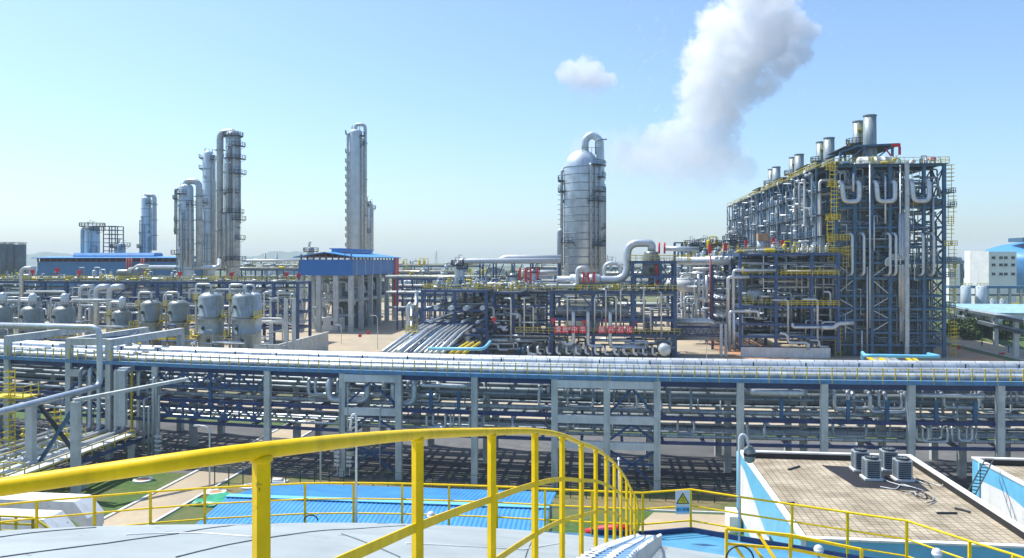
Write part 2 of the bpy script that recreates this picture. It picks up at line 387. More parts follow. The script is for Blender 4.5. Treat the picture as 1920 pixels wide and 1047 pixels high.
# ================================================================== FOREGROUND TANK (world frame)
CX, CY, RE = -4.8, 0.0, 21.5
def dome_z(r): return 18.05 + 0.325 * (12 - r) - (0.0119 * (12 - r) ** 2 if r < 12 else 0)
tank = thing('storage_tank', 'pale grey domed storage tank with a yellow rail round its roof edge', 'storage tank', (CX, CY, 0), None, True)
g = G(); prof = [(RE * i / 40, dome_z(RE * i / 40)) for i in range(41)]
n = 160
for r, z in prof:
    for j in range(n):
        w = 2 * math.pi * j / n; g.v.append((CX + max(r, .01) * math.cos(w), CY + max(r, .01) * math.sin(w), z))
for i in range(40):
    for j in range(n): k = (j+1) % n; g.f.append((i*n+j, i*n+n+j, i*n+n+k, i*n+k)); g.s.append(True)
part(tank, 'dome_roof', g, 'tank_grey')
ZE = dome_z(RE); ZD = ZE - 0.28
rimpx = [(-120, 965), (66, 943.8), (176, 932.4), (282, 922.6), (384, 915.5), (478, 911), (572, 906.7), (663, 905.8), (754, 907), (842, 909.5), (932, 912.5), (1022, 917), (1110, 921), (1205, 924.5),
         (1295, 918), (1387, 932), (1485, 946), (1589, 961), (1700, 976.7), (1818, 1015), (1900, 1040), (2030, 1085)]
RH = 1.15; ZT = ZD + RH
rim = []
for x, y in rimpx:
    D = (H - ZT) * F / (y - 490); rim.append((XW(x, D), D))
# push rim out so it never cuts the dome
rim = [(x, y) if math.hypot(x-CX, y-CY) > RE + 0.35 else (CX + (x-CX)*(RE+0.35)/math.hypot(x-CX, y-CY), CY + (y-CY)*(RE+0.35)/math.hypot(x-CX, y-CY)) for x, y in rim]
g = G()
for x, y in rim:
    a = math.atan2(y - CY, x - CX); g.v += [(CX + (RE-0.02)*math.cos(a), CY + (RE-0.02)*math.sin(a), ZD), (x, y, ZD)]
for i in range(len(rim)-1): g.f.append((2*i, 2*i+2, 2*i+3, 2*i+1)); g.s.append(False)
part(tank, 'edge_gutter', g, 'gutterblue')
g = G(); g.tube([(CX + RE*math.cos(2*math.pi*j/120), CY + RE*math.sin(2*math.pi*j/120), ZE-0.05) for j in range(121)], 0.06, 6); part(tank, 'roof_edge', g, 'tank_grey')
g = G(); g.lathe((CX, CY, 0), [(RE-0.1, 0.0), (RE-0.1, ZE-0.1)], 120); part(tank, 'shell', g, 'tray')
g = G()
for a, b in zip(rim[12:], rim[13:]): g.bar((*a, ZD+0.02), (*b, ZD+0.02), 0.06, 0.22)
part(tank, 'toe_board', g, 'navy')
rail = thing('edge_railing', 'thin yellow railing following the rim of the pale tank roof', 'railing', (CX, CY+RE, ZD), None, True)
for hh in (RH, RH*0.62, RH*0.27):
    g = G(); g.tube([(x, y, ZD + hh) for x, y in rim], 0.028 if hh == RH else 0.024, 8); part(rail, 'rail', g, 'railyellow')
for x, y in rim:
    g = G(); g.bar((x, y, ZD), (x, y, ZD + RH), 0.06, 0.05); part(rail, 'post', g, 'railyellow')
# plate seams on the dome: thin lapped joints
def dz(x, y): return dome_z(math.hypot(x - CX, y - CY))
def on_dome(px, py):
    k = (py - 490) / F; D = 3.0
    while D < 40 and H - k * D > dz(XW(px, D), D): D += 0.01
    return (XW(px, D), D)
for pts in ([(0, 1046), (200, 1020), (330, 1002), (430, 987), (560, 980)], [(330, 1046), (420, 1024), (540, 1004), (660, 993), (760, 986)], [(0, 1008), (60, 1000), (180, 990)],
            [(985, 1046), (1000, 1010), (1012, 998)], [(750, 1046), (690, 1020), (640, 1002)]):
    g = G(); w = [on_dome(*p) for p in pts]; q = []
    for a, b in zip(w, w[1:]):
        for k in range(8): t = k / 8; x = a[0]+(b[0]-a[0])*t; y = a[1]+(b[1]-a[1])*t; q.append((x, y, dz(x, y)+0.004))
    q.append((*w[-1], dz(*w[-1]) + 0.004)); g.tube(q, 0.008, 5); part(tank, 'plate_joint', g, 'seam')
for pts in ([(235, 1004), (300, 1001), (380, 1001), (475, 1008)], [(760, 1020), (860, 1025), (980, 1032), (1060, 1018)]):
    g = G(); w = [on_dome(*p) for p in pts]; q = []
    for a, b in zip(w, w[1:]):
        for k in range(8): t = k / 8; x = a[0]+(b[0]-a[0])*t; y = a[1]+(b[1]-a[1])*t; q.append((x, y, dz(x, y)+0.004))
    q.append((*w[-1], dz(*w[-1]) + 0.004)); g.tube(q, 0.014, 5); part(tank, 'white_conduit', g, 'white')
# stair handrail
hp = [(490, 845, 2.44), (783, 815, 3.90), (922, 810, 5.36), (1003, 809, 6.82), (1054, 817, 8.28), (1090, 832, 9.74), (1117, 842, 11.2), (1137, 856, 12.66), (1152, 869, 14.1), (1164, 884, 15.6), (1175, 901, 17.04), (1183, 917, 18.5), (1190, 929, 19.96), (1195.5, 941, 21.3)]
tops = [(XW(x, D), D, ZW(y, D)) for x, y, D in hp]
stair = thing('stair_handrail', 'stout bright yellow handrail running down over the tank roof beside the steps', 'handrail', (tops[3][0], tops[3][1], dz(tops[3][0], tops[3][1])), None, True)
def smooth_path(P, k=6):
    out = []
    for i in range(len(P)-1):
        p0 = Vector(P[max(i-1, 0)]); p1 = Vector(P[i]); p2 = Vector(P[i+1]); p3 = Vector(P[min(i+2, len(P)-1)])
        for j in range(k):
            t = j/k; out.append(0.5*((2*p1)+(p2-p0)*t+(2*p0-5*p1+4*p2-p3)*t*t+(3*p1-p0-3*p2+p3)*t**3))
    out.append(Vector(P[-1])); return out
p0_ = Vector((XW(0, 2.25), 2.25, ZW(914, 2.25))); p1_ = Vector(tops[0]); left = [tuple(p1_ + (p0_ - p1_) * k) for k in (1.9, 1.0)]
g = G(); g.tube(smooth_path(left + tops), 0.026, 14); part(stair, 'top_rail', g, 'railyellow')
for drop in (0.45, 0.88):
    g = G(); q = smooth_path([(x, y, z - drop) for x, y, z in tops[(0 if drop < .6 else 1):]], 2)
    for a, b in zip(q, q[1:]): g.bar(a, b, 0.008, 0.045)
    part(stair, 'mid_rail', g, 'railyellow')
for x, y, z in tops:
    g = G(); zb = dz(x, y) if math.hypot(x-CX, y-CY) < RE else ZD
    e = 0.024; zt_ = z - .02
    q4 = [(x + e*1.25*math.cos(t), y + e*1.25*math.sin(t)) for t in (R(-98), R(-8), R(82), R(172))]
    b0 = len(g.v); g.v += [(p_[0], p_[1], zb) for p_ in q4] + [(p_[0], p_[1], zt_) for p_ in q4]
    g.quads([(b0, b0+1, b0+5, b0+4), (b0+1, b0+2, b0+6, b0+5), (b0+2, b0+3, b0+7, b0+6), (b0+3, b0, b0+4, b0+7), (b0+4, b0+5, b0+6, b0+7)])
    po = part(stair, 'post', g, 'railyellow')
    g = G(); g.lathe((x, y, z - .036), [(.026, 0), (.036, .006), (.034, .016), (.027, .022)], 10, 'z', 'all'); part(po, 'weld_bead', g, 'railyellow')
steps = thing('roof_steps', 'pale grey grating steps curving down over the tank roof edge', 'stairs', (3.2, 20, dz(3.2, 20)), None, True)
for i in range(40):
    D = 8.2 + i * 0.345; x0 = XW(1122 if D < 12 else 1160, D)
    t = (D - 11.2) / (21.3 - 11.2); xr = 1.17 + (3.35 - 1.17) * t + 0.1
    if math.hypot(xr+.6-CX, D-CY) > RE - .1: break
    z = dz(xr+.3, D) + 0.16
    g = G(); g.box(xr, xr + 0.55, D, D + 0.16, z, z + 0.03)
    for e_ in (0, .55): g.box(xr + e_, xr + e_ + .04, D, D + .11, z - .22, z + .08)
    tr = part(steps, 'tread', g, 'paleconcrete')
    g = G(); g.box(xr + .12, xr + .26, D + .02, D + .14, z + .031, z + .035); g.box(xr + .38, xr + .52, D + .02, D + .14, z + .031, z + .035); part(tr, 'grip_slot', g, 'tray')
# lower platform railing near the tank rim
lower = thing('platform_railing', 'short yellow double railing of the stair landing outside the tank rim', 'railing', (7, 17.8, ZD), None, True)
def wp(x, y, D): return (XW(x, D), D, ZW(y, D))
for a, b in (((1362, 992, 18.3), (1484, 1004, 18.0)), ((1484, 1004, 18.0), (1615, 1031, 17.4)), ((1362, 1020, 18.3), (1484, 1030, 18.0)), ((1484, 1030, 18.0), (1615, 1056, 17.4))):
    g = G(); g.bar(wp(*a), wp(*b), 0.055); part(lower, 'rail', g, 'railyellow')
for x, y, D in ((1362, 992, 18.3), (1482, 1004, 18.0), (1615, 1031, 17.4)):
    g = G(); p = wp(x, y, D); g.bar(p, (p[0], p[1], ZD-0.6), 0.06); part(lower, 'post', g, 'railyellow')
for a, b in (((1420, 998, 18.2), (1462, 1062, 17.6)), ((1378, 1024, 18.3), (1405, 1062, 18.0)), ((1412, 1024, 18.3), (1440, 1062, 18.0))):
    g = G(); g.bar(wp(*a), wp(*b), 0.05); part(lower, 'stair_rail', g, 'railyellow')
g = G(); g.tube([(XW(1387, 18)+0.32*math.cos(t*.3), 18.0, ZW(1052, 18)+0.34*math.sin(t*.3)) for t in range(-2, 13)], 0.02, 6)
single('hose', 'black rubber hose looped beside the landing rail', 'hose', g, 'black', None, True)
g = G(); g.tube([(XW(583, 21.2)+0.18*math.cos(t*.35), 21.2, ZW(976, 21.2)+0.14*math.sin(t*.35)) for t in range(0, 10)], 0.02, 6)
single('hose', 'small black hose arching over the tank rim in front of the blue shelter roof', 'hose', g, 'black', None, True)
for x, y, D, l in ((808, 967, 21.7, 'round white ball beacon on the tank rim before the blue roof'), (1535, 1031, 19.2, 'round grey ball beacon on the tank rim at the pale blue wall'), (1757, 1038, 17.9, 'round grey ball beacon at the tank rim under the falling railing')):
    b = thing('ball_beacon', l, 'beacon', (XW(x, D), D, ZW(y, D)-0.3), None, True)
    g = G(); g.vessel((XW(x, D), D, ZW(y, D)-0.11), 0.115, 0.23, 14, 'z', 0, 1.0); part(b, 'globe', g, 'whitemetal')
    g = G(); g.cyl((XW(x, D), D, ZW(y, D)-0.4), 0.035, 0.32, 8); part(b, 'stem', g, 'greypipe')
def text_mesh(txt, size, ext=0.002, font=None):
    c = bpy.data.curves.new('t', 'FONT'); c.body = txt; c.size = size; c.extrude = ext; c.align_x = 'CENTER'; c.align_y = 'CENTER'; c.resolution_u = 3
    o = bpy.data.objects.new('t', c); COL.objects.link(o); dg = bpy.context.evaluated_depsgraph_get(); dg.update()
    me = bpy.data.meshes.new_from_object(o.evaluated_get(dg)); bpy.data.objects.remove(o); return me
def add_text(parent, txt, size, pos, m, ext=0.004, name='lettering'):     # faces -Y (towards the viewer), parent frame
    me = text_mesh(txt, size, ext); me.materials.clear(); me.materials.append(M[m])
    o = bpy.data.objects.new(name, me); COL.objects.link(o); o.parent = parent; org, _ = ORG[parent.name]
    o.location = (pos[0]-org[0], pos[1]-org[1], pos[2]-org[2]); o.rotation_euler = (R(90), 0, 0); return o
# safety sign
D = 20.9; sx, sz = XW(1280, D), ZW(942, D)
sign = thing('warning_sign', 'fall hazard warning sign, yellow triangle on a pale board wired to the rim railing', 'sign', (sx, D, sz-0.32), None, True)
g = G(); g.box(sx-0.19, sx+0.19, D-0.012, D, sz-0.31, sz+0.31); part(sign, 'board', g, 'whitemetal')
def tri(cx, cz, s, y0, y1):
    g = G(); g.prism([(cx - s, cz - s*0.75), (cx + s, cz - s*0.75), (cx, cz + s*0.98)], y0, y1); return g
part(sign, 'triangle_border', tri(sx, sz+0.09, 0.172, D-0.017, D-0.012), 'black')
part(sign, 'triangle', tri(sx, sz+0.083, 0.135, D-0.021, D-0.017), 'yellow')
g = G()
for a, b, w in (((-0.005, 0.13), (0.02, 0.07), 0.03), ((0.0, 0.11), (-0.05, 0.12), 0.014), ((0.0, 0.11), (0.04, 0.13), 0.014), ((0.02, 0.07), (-0.03, 0.035), 0.016), ((-0.03, 0.035), (-0.06, 0.05), 0.014), ((0.02, 0.07), (0.05, 0.03), 0.016), ((0.05, 0.03), (0.02, 0.0), 0.014)):
    g.bar((sx+a[0], D-0.023, sz+0.01+a[1]), (sx+b[0], D-0.023, sz+0.01+b[1]), w, 0.004)
g.cyl((sx-0.02, D-0.025, sz+0.165), 0.015, 0.004, 10, 'v'); part(sign, 'falling_figure', g, 'black')
g = G(); g.box(sx-0.165, sx+0.165, D-0.017, D-0.012, sz-0.26, sz-0.12); part(sign, 'caption_panel', g, 'lightblue')
add_text(sign, "当心坠落", 0.085, (sx, D-0.02, sz-0.19), 'black', 0.002)
# camera poles standing at the rim
def ptz(px, ytop, ybase, D, arm, drop, label, s=1.0):
    x = XW(px, D); t = thing('camera_pole', label, 'camera pole', (x, D, ZD), None, True); zt = ZW(ytop, D)
    g = G(); g.tube([(x, D, ZD-0.4), (x, D, zt-0.05), (x+arm*0.25, D, zt+0.06), (x+arm*0.75, D, zt), (x+arm, D, zt-0.42*s)], 0.032, 8, 0.12); part(t, 'pole', g, 'whitemetal')
    c = (x+arm, D, zt-0.42*s-drop)
    g = G(); g.lathe(c, [(0.05*s, 0), (0.13*s, 0.06), (0.155*s, 0.2*s), (0.15*s, 0.34*s), (0.07*s, 0.44*s)], 14); part(t, 'camera_housing', g, 'creamtank')
    g = G(); g.lathe((c[0], c[1], c[2]+0.19*s), [(0.158*s, 0), (0.158*s, 0.07)], 14); part(t, 'window_band', g, 'black')
ptz(1386, 818, 960, 20.9, 0.27, 0.28, 'pale blue pole with a round camera housing hanging over the tiled roof')
ptz(668, 780, 975, 21.9, -0.17, 0.75, 'slim white pole with a round camera housing before the blue shelter', 0.85)
x = XW(1160, 21.9); rod = thing('sensor_rod', 'slim white rod topped with a small ball standing at the tank rim', 'sensor rod', (x, 21.9, ZD), None, True)
g = G(); g.cyl((x, 21.9, ZD), 0.02, ZW(862, 21.9)-ZD, 8); part(rod, 'rod', g, 'whitemetal')
g = G(); g.vessel((x, 21.9, ZW(864, 21.9)), 0.045, 0.09, 10, 'z', 0, 1.0); part(rod, 'ball', g, 'whitemetal')
g = G(); g.tube([(XW(1098, 23.4), 23.4, ZW(1000, 23.4)), (XW(1130, 23.4), 23.4, ZW(992, 23.4)), (XW(1180, 23.0), 23.0, ZW(991, 23.0))], 0.12, 10, 0.2)
single('fire_pipe', 'red fire water pipe lying beyond the tank rim by the steps', 'pipe', g, 'red', None, True)

# ================================================================== BLUE CORRUGATED SHELTER (near)
sh = thing('parking_shelter', 'low shelter under a bright blue corrugated steel roof beyond the tank', 'shelter', (-15.5, 56, 0))
def corrugated(u0, u1, va, za, vb, zb, pitch=0.33, amp=0.035):
    g = G(); n = int((u1-u0)/pitch*4)
    for i in range(n+1):
        u = u0 + (u1-u0)*i/n; d = amp * (1 if i % 4 in (1, 2) else 0)
        g.v += [(u, va, za+d), (u, vb, zb+d)]
    for i in range(n): g.f.append((2*i, 2*i+2, 2*i+3, 2*i+1)); g.s.append(False)
    return g
U0, U1 = -27.6, -3.9
part(sh, 'roof_slope', corrugated(U0, U1, 46, 3.5, 56, 4.7), 'blueroof')
part(sh, 'roof_slope', corrugated(U0, U1, 64.0, 3.5, 56, 4.7), 'blueroof')
g = G(); g.bar((U0, 56, 4.78), (U1, 56, 4.78), 0.7, 0.06); part(sh, 'ridge_cap', g, 'lightblue')
for u in (U0+0.4, -20, -12, U1-0.4):
    for v in (46.5, 63.5): g = G(); g.box(u-.1, u+.1, v-.1, v+.1, 0, 3.45); part(sh, 'post', g, 'concrete')
g = G(); g.box(U0+.3, U1-.3, 46.4, 46.6, 3.2, 3.45); part(sh, 'eave_beam', g, 'blue')

# ================================================================== TILED ROOF BUILDINGS (right)
def flat_building(u0, u1, v0, v1, h, label, tiles=True):
    b = thing('control_building', label, 'building', ((u0+u1)/2, (v0+v1)/2, 0))
    t = 0.28
    g = G(); g.box(u0, u0+t, v0, v1, 0, h); part(b, 'wall', g, 'white')
    g = G(); g.box(u1-t, u1, v0, v1, 0, h); part(b, 'wall', g, 'white')
    g = G(); g.box(u0+t, u1-t, v0, v0+t, 0, h); part(b, 'wall', g, 'lightblue')
    g = G(); g.box(u0+t, u1-t, v1-t, v1, 0, h); part(b, 'wall', g, 'white')
    g = G(); g.box(u0+t, u1-t, v0+t, v1-t, h-0.75, h-0.55); part(b, 'roof_slab', g, 'rooftiles')
    # black waterproof upstand inside the parapet
    for a in ((u0+t, u0+t+0.02, v0+t, v1-t), (u1-t-0.02, u1-t, v0+t, v1-t), (u0+t+.02, u1-t-.02, v1-t-0.02, v1-t), (u0+t+.02, u1-t-.02, v0+t, v0+t+0.02)):
        g = G(); g.box(*a, h-0.55, h-0.12); part(b, 'upstand', g, 'black')
    e = 0.06
    for a in ((u0-e, u0+t+e, v0-e, v1+e), (u1-t-e, u1+e, v0-e, v1+e), (u0+t+e, u1-t-e, v0-e, v0+t+e), (u0+t+e, u1-t-e, v1-t-e, v1+e)):
        g = G(); g.box(*a, h-0.1, h+0.02); part(b, 'coping', g, 'white')
    return b
B1 = (11.1, 24.7, 47.3, 68.6, 6.2)
cb = flat_building(*B1, 'low building with a tan tiled flat roof carrying four fan units')
def wave(parent, u, v0, v1, pts):      # painted band on the wall facing -u : polygon in (v,z), proud 3 mm
    g = G(); b = 0
    g.v += [(u - 0.004, v, z) for v, z in pts] + [(u, v, z) for v, z in pts]; n = len(pts)
    g.f.append(tuple(range(n))); g.s.append(False)
    for i in range(n): j = (i+1) % n; g.f.append((i, j, n+j, n+i)); g.s.append(False)
    part(parent, 'painted_band', g, 'lightblue')
top = [(47.3, 6.05), (68.6, 6.05)]
wave(cb, 11.1, 47.3, 68.6, top + [(68.6, 5.3), (66, 5.15), (63, 4.4), (60, 3.6), (57, 3.0), (54, 3.3), (51, 2.9), (47.3, 1.2)])
wave(cb, 11.1, 47.3, 68.6, [(47.3, 0.02), (68.6, 0.02), (68.6, 0.9), (65, 0.9), (61, 0.5), (57, 0.7), (52, 0.3), (47.3, 0.3)])
g = G(); g.box(11.04, 11.1, 55.0, 55.9, 2.2, 3.4); w_ = part(cb, 'window', g, 'glass')
g = G(); g.tube([(11.0, 68.7, 0), (11.0, 68.7, 6.1)], 0.09, 8); part(cb, 'downpipe', g, 'lightblue')
g = G(); g.box(10.0, 10.9, 66.4, 69.0, 0, 1.3); single('cable_box', 'white cable cabinet standing at the corner of the tiled roof building', 'cabinet', g, 'white')
# AC shadow painted as a black sheet on the roof tiles + AC units
g = G(); g.sheet([(18.0, 60.3), (22.9, 59.8), (23.2, 65.6), (17.2, 66.6)], 5.654); single('painted_shadow', 'dark painted shadow on the tiled roof under the fan units', 'roof patch', g, 'black')
for px, pyb, lab in ((1613, 878, 'grey fan unit behind, standing at the edge of the dark roof patch'), (1634, 894, 'grey fan unit nearest the tank with its dark grille front'), (1666, 877, 'grey fan unit partly hidden behind the others near the far parapet'), (1692, 896, 'grey fan unit closest to the cables on the tiled roof')):
    v = 60
    for _ in range(20):
        u = U(px, v); D = (H - 5.8) * F / (pyb - 490); v = (D + u * ST) / CT
    a = thing('fan_unit', lab, 'air conditioner', (u, v, 5.66), 'air conditioning units on the tiled roof')
    s = 0.54
    g = G(); g.box(u-s-.13, u+s+.13, v-s-.13, v+s+.13, 5.66, 5.8); part(a, 'plinth', g, 'paleconcrete')
    g = G()
    for du in (-1, 1):
        for dv in (-1, 1): g.cbox((u+du*(s-.05), v+dv*(s-.05), 5.8), 0.1, 0.1, 1.25)
    g.box(u-s, u+s, v-s, v+s, 7.05, 7.17); cf = part(a, 'casing_frame', g, 'silver2')
    g = G(); g.box(u-s+.06, u+s-.06, v-s+.06, v+s-.06, 5.8, 7.05); gr_ = part(a, 'grille', g, 'deckmat')
    g = G()
    for k in range(8): z = 5.92 + k*0.14; g.box(u-s+.1, u+s-.1, v-s+.03, v-s+.06, z, z+0.05); g.box(u-s+.03, u-s+.06, v-s+.1, v+s-.1, z, z+0.05)
    part(gr_, 'louvre', g, 'greypipe')
    g = G(); g.lathe((u, v, 7.17), [(0.46, 0), (0.5, 0.16), (0.42, 0.16), (0.42, 0.05)], 16); fr_ = part(a, 'fan_ring', g, 'dark')
    g = G()
    for k in range(4): t = k*math.pi/4; g.bar((u-.4*math.cos(t), v-.4*math.sin(t), 7.27), (u+.4*math.cos(t), v+.4*math.sin(t), 7.27), .1, .02)
    part(fr_, 'fan_blade', g, 'greypipe')
rnd = random.Random(4)
for i in range(12):
    u = rnd.uniform(21.8, 23.6); v = rnd.uniform(58, 64); g = G(); p = [(u, v, 5.72)]
    for k in range(3): u += rnd.uniform(-1.2, 0.6); v += rnd.uniform(-1.6, 1.6); v = min(v, 67); p.append((u, v, 5.7 + rnd.random()*0.15))
    g.tube(p, 0.035, 5, 0.4); single('cable', 'pale loose cable lying by the fan units', 'cable', g, 'whitemetal' if i % 2 else 'black', 'loose cables on the tiled roof')
for (u, v, a, l, lab) in ((21.3, 54.6, 0.1, 1.3, 'dark metal offcut on the tiled roof near the far cables'), (22.9, 55.8, -0.9, 1.0, 'dark scrap strip on the roof near the parapet'), (14.2, 64.6, 0.8, 1.6, 'pale stick lying on the roof by the painted shadow'), (12.0, 55.6, 0.3, 0.7, 'short dark pipe offcut at the parapet over the striped wall')):
    g = G(); g.bar((u, v, 5.72), (u+l*math.cos(a), v+l*math.sin(a), 5.72), 0.14, 0.1); single('scrap_bar', lab, 'scrap', g, 'dark')
B2 = (29.4, 50, 44, 68.4, 6.2)
cb2 = flat_building(*B2, 'second low building with a pale blue wave over its white wall and a tiled roof')
wave(cb2, 29.4, 44, 68.4, [(44, 6.05), (68.4, 6.05), (68.4, 0.3), (67.3, 0.3), (66.9, 4.7), (63, 4.9), (60, 4.5), (56, 3.6), (52, 3.2), (44, 2.4)])
g = G(); g.tube([(29.3, 67.0, 0), (29.3, 67.0, 6.1)], 0.07, 8); part(cb2, 'downpipe', g, 'lightblue')
g = G()
pa, pb = Vector(to_plant(XW(1810, 55.6), 55.6)+(5.66,)), Vector(to_plant(XW(1848, 60.5), 60.5)+(ZW(860, 60.5),))
for o_ in (0, 0.5): g.bar(pa + Vector((o_, -o_*.3, 0)), pb + Vector((o_, -o_*.3, 0)), 0.07)
for k in range(13): t = k/12; q = pa.lerp(pb, t); g.bar(q, q + Vector((0.5, -.15, 0)), 0.06)
single('ladder', 'dark steel ladder leaning between the two flat roofed buildings', 'ladder', g, 'dark')

# ================================================================== MAIN PIPE RACK
def RV(u): return 77.5 + 0.00135 * (u - 10) ** 2
def RU(px, b=0.0):
    u = U(px, 78)
    for _ in range(12): u = U(px, RV(u) + b)
    return u
def along(b, z, u0, u1, st=5.0):
    n = max(1, int(abs(u1-u0)/st)); return [(u0+(u1-u0)*i/n, RV(u0+(u1-u0)*i/n)+b, z) for i in range(n+1)]
UA, UB = -92, 58
rack = thing('pipe_rack', 'long elevated pipe rack of concrete columns and blue beams crossing the whole site', 'pipe rack', (0, 80, 0))
cols = [RU(p) for p in (15, 130, 205, 292, 502, 643, 748, 890, 1040, 1138, 1232, 1388, 1545, 1708, 1875)]
cols = [cols[0]-9.5] + cols + [cols[-1]+7.8, cols[-1]+15.6]
for i, u in enumerate(cols):
    tall = 1 <= i <= 3
    for b in (0, 8, 15):
        w = 0.62 if b == 0 else 0.7
        g = G(); v = RV(u) + b; zt = 13.3 if tall and b != 8 else 10.55
        if b: zt = min(zt, 10.4 if not tall else 13.3)
        g.box(u-w/2, u+w/2, v-w/2, v+w/2, 0, zt); part(rack, 'column', g, 'concrete')
for a, b_ in ((6, 7), (9, 10), (10, 11)):
    for z0, z1 in ((9.75, 10.5), (6.35, 7.1), (3.9, 4.6)):
        g = G(); v = (RV(cols[a])+RV(cols[b_]))/2; g.box(cols[a]+.31, cols[b_]-.31, v-.28, v+.28, z0, z1); part(rack, 'concrete_beam', g, 'paleconcrete')
for a, b_ in ((6, 7), (10, 11), (2, 3)):
    u0, u1 = cols[a], cols[b_]; v = RV((u0+u1)/2)+.1; um = (u0+u1)/2
    for z0, z1 in ((7.1, 9.75), (4.6, 6.35)):
        for q in ((u0, um), (u1, um)): g = G(); g.bar((q[0], v, z0), (q[1], v, z1), 0.2); part(rack, 'brace', g, 'blue')
    for p in (((u0, v, 3.9), (um, v, 2.5)), ((um, v, 2.5), (u1, v, 3.9)), ((u0, v, 0.3), (um, v, 2.5)), ((um, v, 2.5), (u1, v, 0.3)), ((u0, v, 2.5), (u1, v, 2.5))):
        g = G(); g.bar(*p, 0.22); part(rack, 'brace', g, 'blue')
for a, b_ in zip(cols, cols[1:]):        # longitudinal beams bay by bay
    concrete = any(abs(a-cols[i]) < .01 for i in (6, 9, 10))
    for b, zs in ((0.32, ((10.0, 10.55, 'navy'), (6.75, 7.1, 'navy'), (4.45, 4.75, 'navy'))), (8, ((9.9, 10.4, 'navy'), (6.75, 7.1, 'navy'), (4.45, 4.75, 'navy'))), (15, ((9.9, 10.4, 'navy'), (6.75, 7.1, 'navy'), (4.45, 4.75, 'navy')))):
        for z0, z1, m in zs:
            if b == .32 and concrete and z1 < 10: continue
            bb = b + (0.25 if b == .32 and concrete else 0)
            g = G(); g.bar((a, RV(a)+bb, (z0+z1)/2), (b_, RV(b_)+bb, (z0+z1)/2), 0.3, z1-z0); part(rack, 'beam', g, m)
# cross beams
u = UA
while u < UB:
    for z in (10.2, 6.85, 4.55):
        g = G(); v = RV(u); g.bar((u, v+0.5, z), (u, v+15, z), 0.25, 0.3); part(rack, 'cross_beam', g, 'navy')
    u += 3.9
# hangers
for px in (395, 808, 860, 1465, 1590, 1663, 1755, 1828):
    u = RU(px, .4); g = G(); g.box(u-.16, u+.16, RV(u)+.2, RV(u)+.5, 7.1, 9.0); part(rack, 'hanger_post', g, 'blue2')
# trusses in the long bay
for z0, z1 in ((8.5, 10.0), (5.2, 6.9)):
    a, b_ = cols[4], cols[5]
    for zz in (z0, ):
        g = G(); g.bar((a, RV(a)+.1, zz), (b_, RV(b_)+.1, zz), .22, .25); part(rack, 'truss_chord', g, 'blue')
    n = 8; g = G()
    for i in range(n):
        ua = a+(b_-a)*i/n; ub = a+(b_-a)*(i+1)/n; za, zb = (z0, z1) if i % 2 else (z1, z0)
        g.bar((ua, RV(ua)+.1, za), (ub, RV(ub)+.1, zb), 0.17); g.bar((ub, RV(ub)+.1, z0), (ub, RV(ub)+.1, z1), 0.14)
        g.box(ub-.28, ub+.28, RV(ub)-.02, RV(ub)+.02, zb-.12 if zb == z0 else zb-.5, zb+.5 if zb == z0 else zb+.1)
    part(rack, 'truss_lattice', g, 'blue')
g = G()
for p, q in zip(along(-.12, 10.75, UA, UB), along(-.12, 10.75, UA, UB)[1:]): g.bar(p, q, 0.5, 0.38)
part(rack, 'cable_tray', g, 'tray')
for hh in (0.5, 1.05):
    g = G(); q = along(-.3, 10.94+hh, UA, UB)
    for a, b_ in zip(q, q[1:]): g.bar(a, b_, 0.045)
    part(rack, 'guard_rail', g, 'yellow')
u = RU(0)-2; k = 0
while u < 46 :
    g = G(); g.bar((u, RV(u)-.32, 10.6), (u, RV(u)-.32, 12.1), 0.085); part(rack, 'rail_post', g, 'yellow', kind='stuff' if False else None); u += 1.14; k += 1
    if k > 99: break
rnd = random.Random(11)
def rpipe(b, z, d, m, lab, grp, u0=UA, u1=UB):
    g = G(); g.tube(along(b, z + d/2, u0, u1), d/2, 12); single('pipeline', lab, 'pipe', g, 'lag_' + m, grp)
b = 0.8
for i, (d, m, gap) in enumerate(((.75, 'silver2', .35), (.4, 'greypipe', .3), (.6, 'silver2', .5), (.3, 'greypipe', .35), (.5, 'silver', .5), (.3, 'silver2', .35), (.7, 'silver', .5), (.3, 'silver2', .55), (.5, 'silver', .5), (.85, 'silver', .5), (.3, 'silver2', .3), (.85, 'whitemetal', .1))):
    b += d/2; rpipe(b, 10.66 + (0.22 if i % 3 == 1 else 0), d, m, 'silver jacketed pipe along the top deck of the long rack', 'pipes on the top deck of the long rack'); b += d/2 + gap*.8
rnd = random.Random(31)
for i in range(70):
    u = rnd.uniform(-60, 44); b = rnd.uniform(.7, 4); z1, z0 = rnd.choice(((9.6, 7.6), (9.6, 8.4), (6.5, 5.1), (8.6, 7.4))); v = RV(u)+b; l = rnd.uniform(.6, 3.5); r = rnd.choice((.07, .1, .14)); g = G()
    g.tube([(u, v+1.5, z1), (u, v, z1), (u, v, z0), (u+l, v, z0), (u+l, v, z1)], r, 8, r*2.5); single('branch_pipe', 'small silver branch pipe dropping between the decks of the long rack', 'pipe', g, rnd.choice(('silver', 'silver2', 'greypipe')), 'branch pipes between the decks of the long rack')
for lz, grp in ((7.1, 'pipes on the middle deck of the long rack'), (4.76, 'pipes on the lowest deck of the long rack')):
    b = 0.9
    while b < 14.4:
        d = rnd.choice((.35, .45, .6, .7, .3)) * (0.8 if lz < 5 else 1)
        if rnd.random() < 0.62: rpipe(b+d/2, lz, d, rnd.choice(('silver', 'silver2', 'greypipe', 'silver')), 'silver jacketed pipe ' + ('along the middle deck of the long rack' if lz > 5 else 'along the lowest deck of the long rack'), grp)
        b += d + (0.2 if lz > 5 else 0.45) + rnd.random()*0.3
b = 1.6
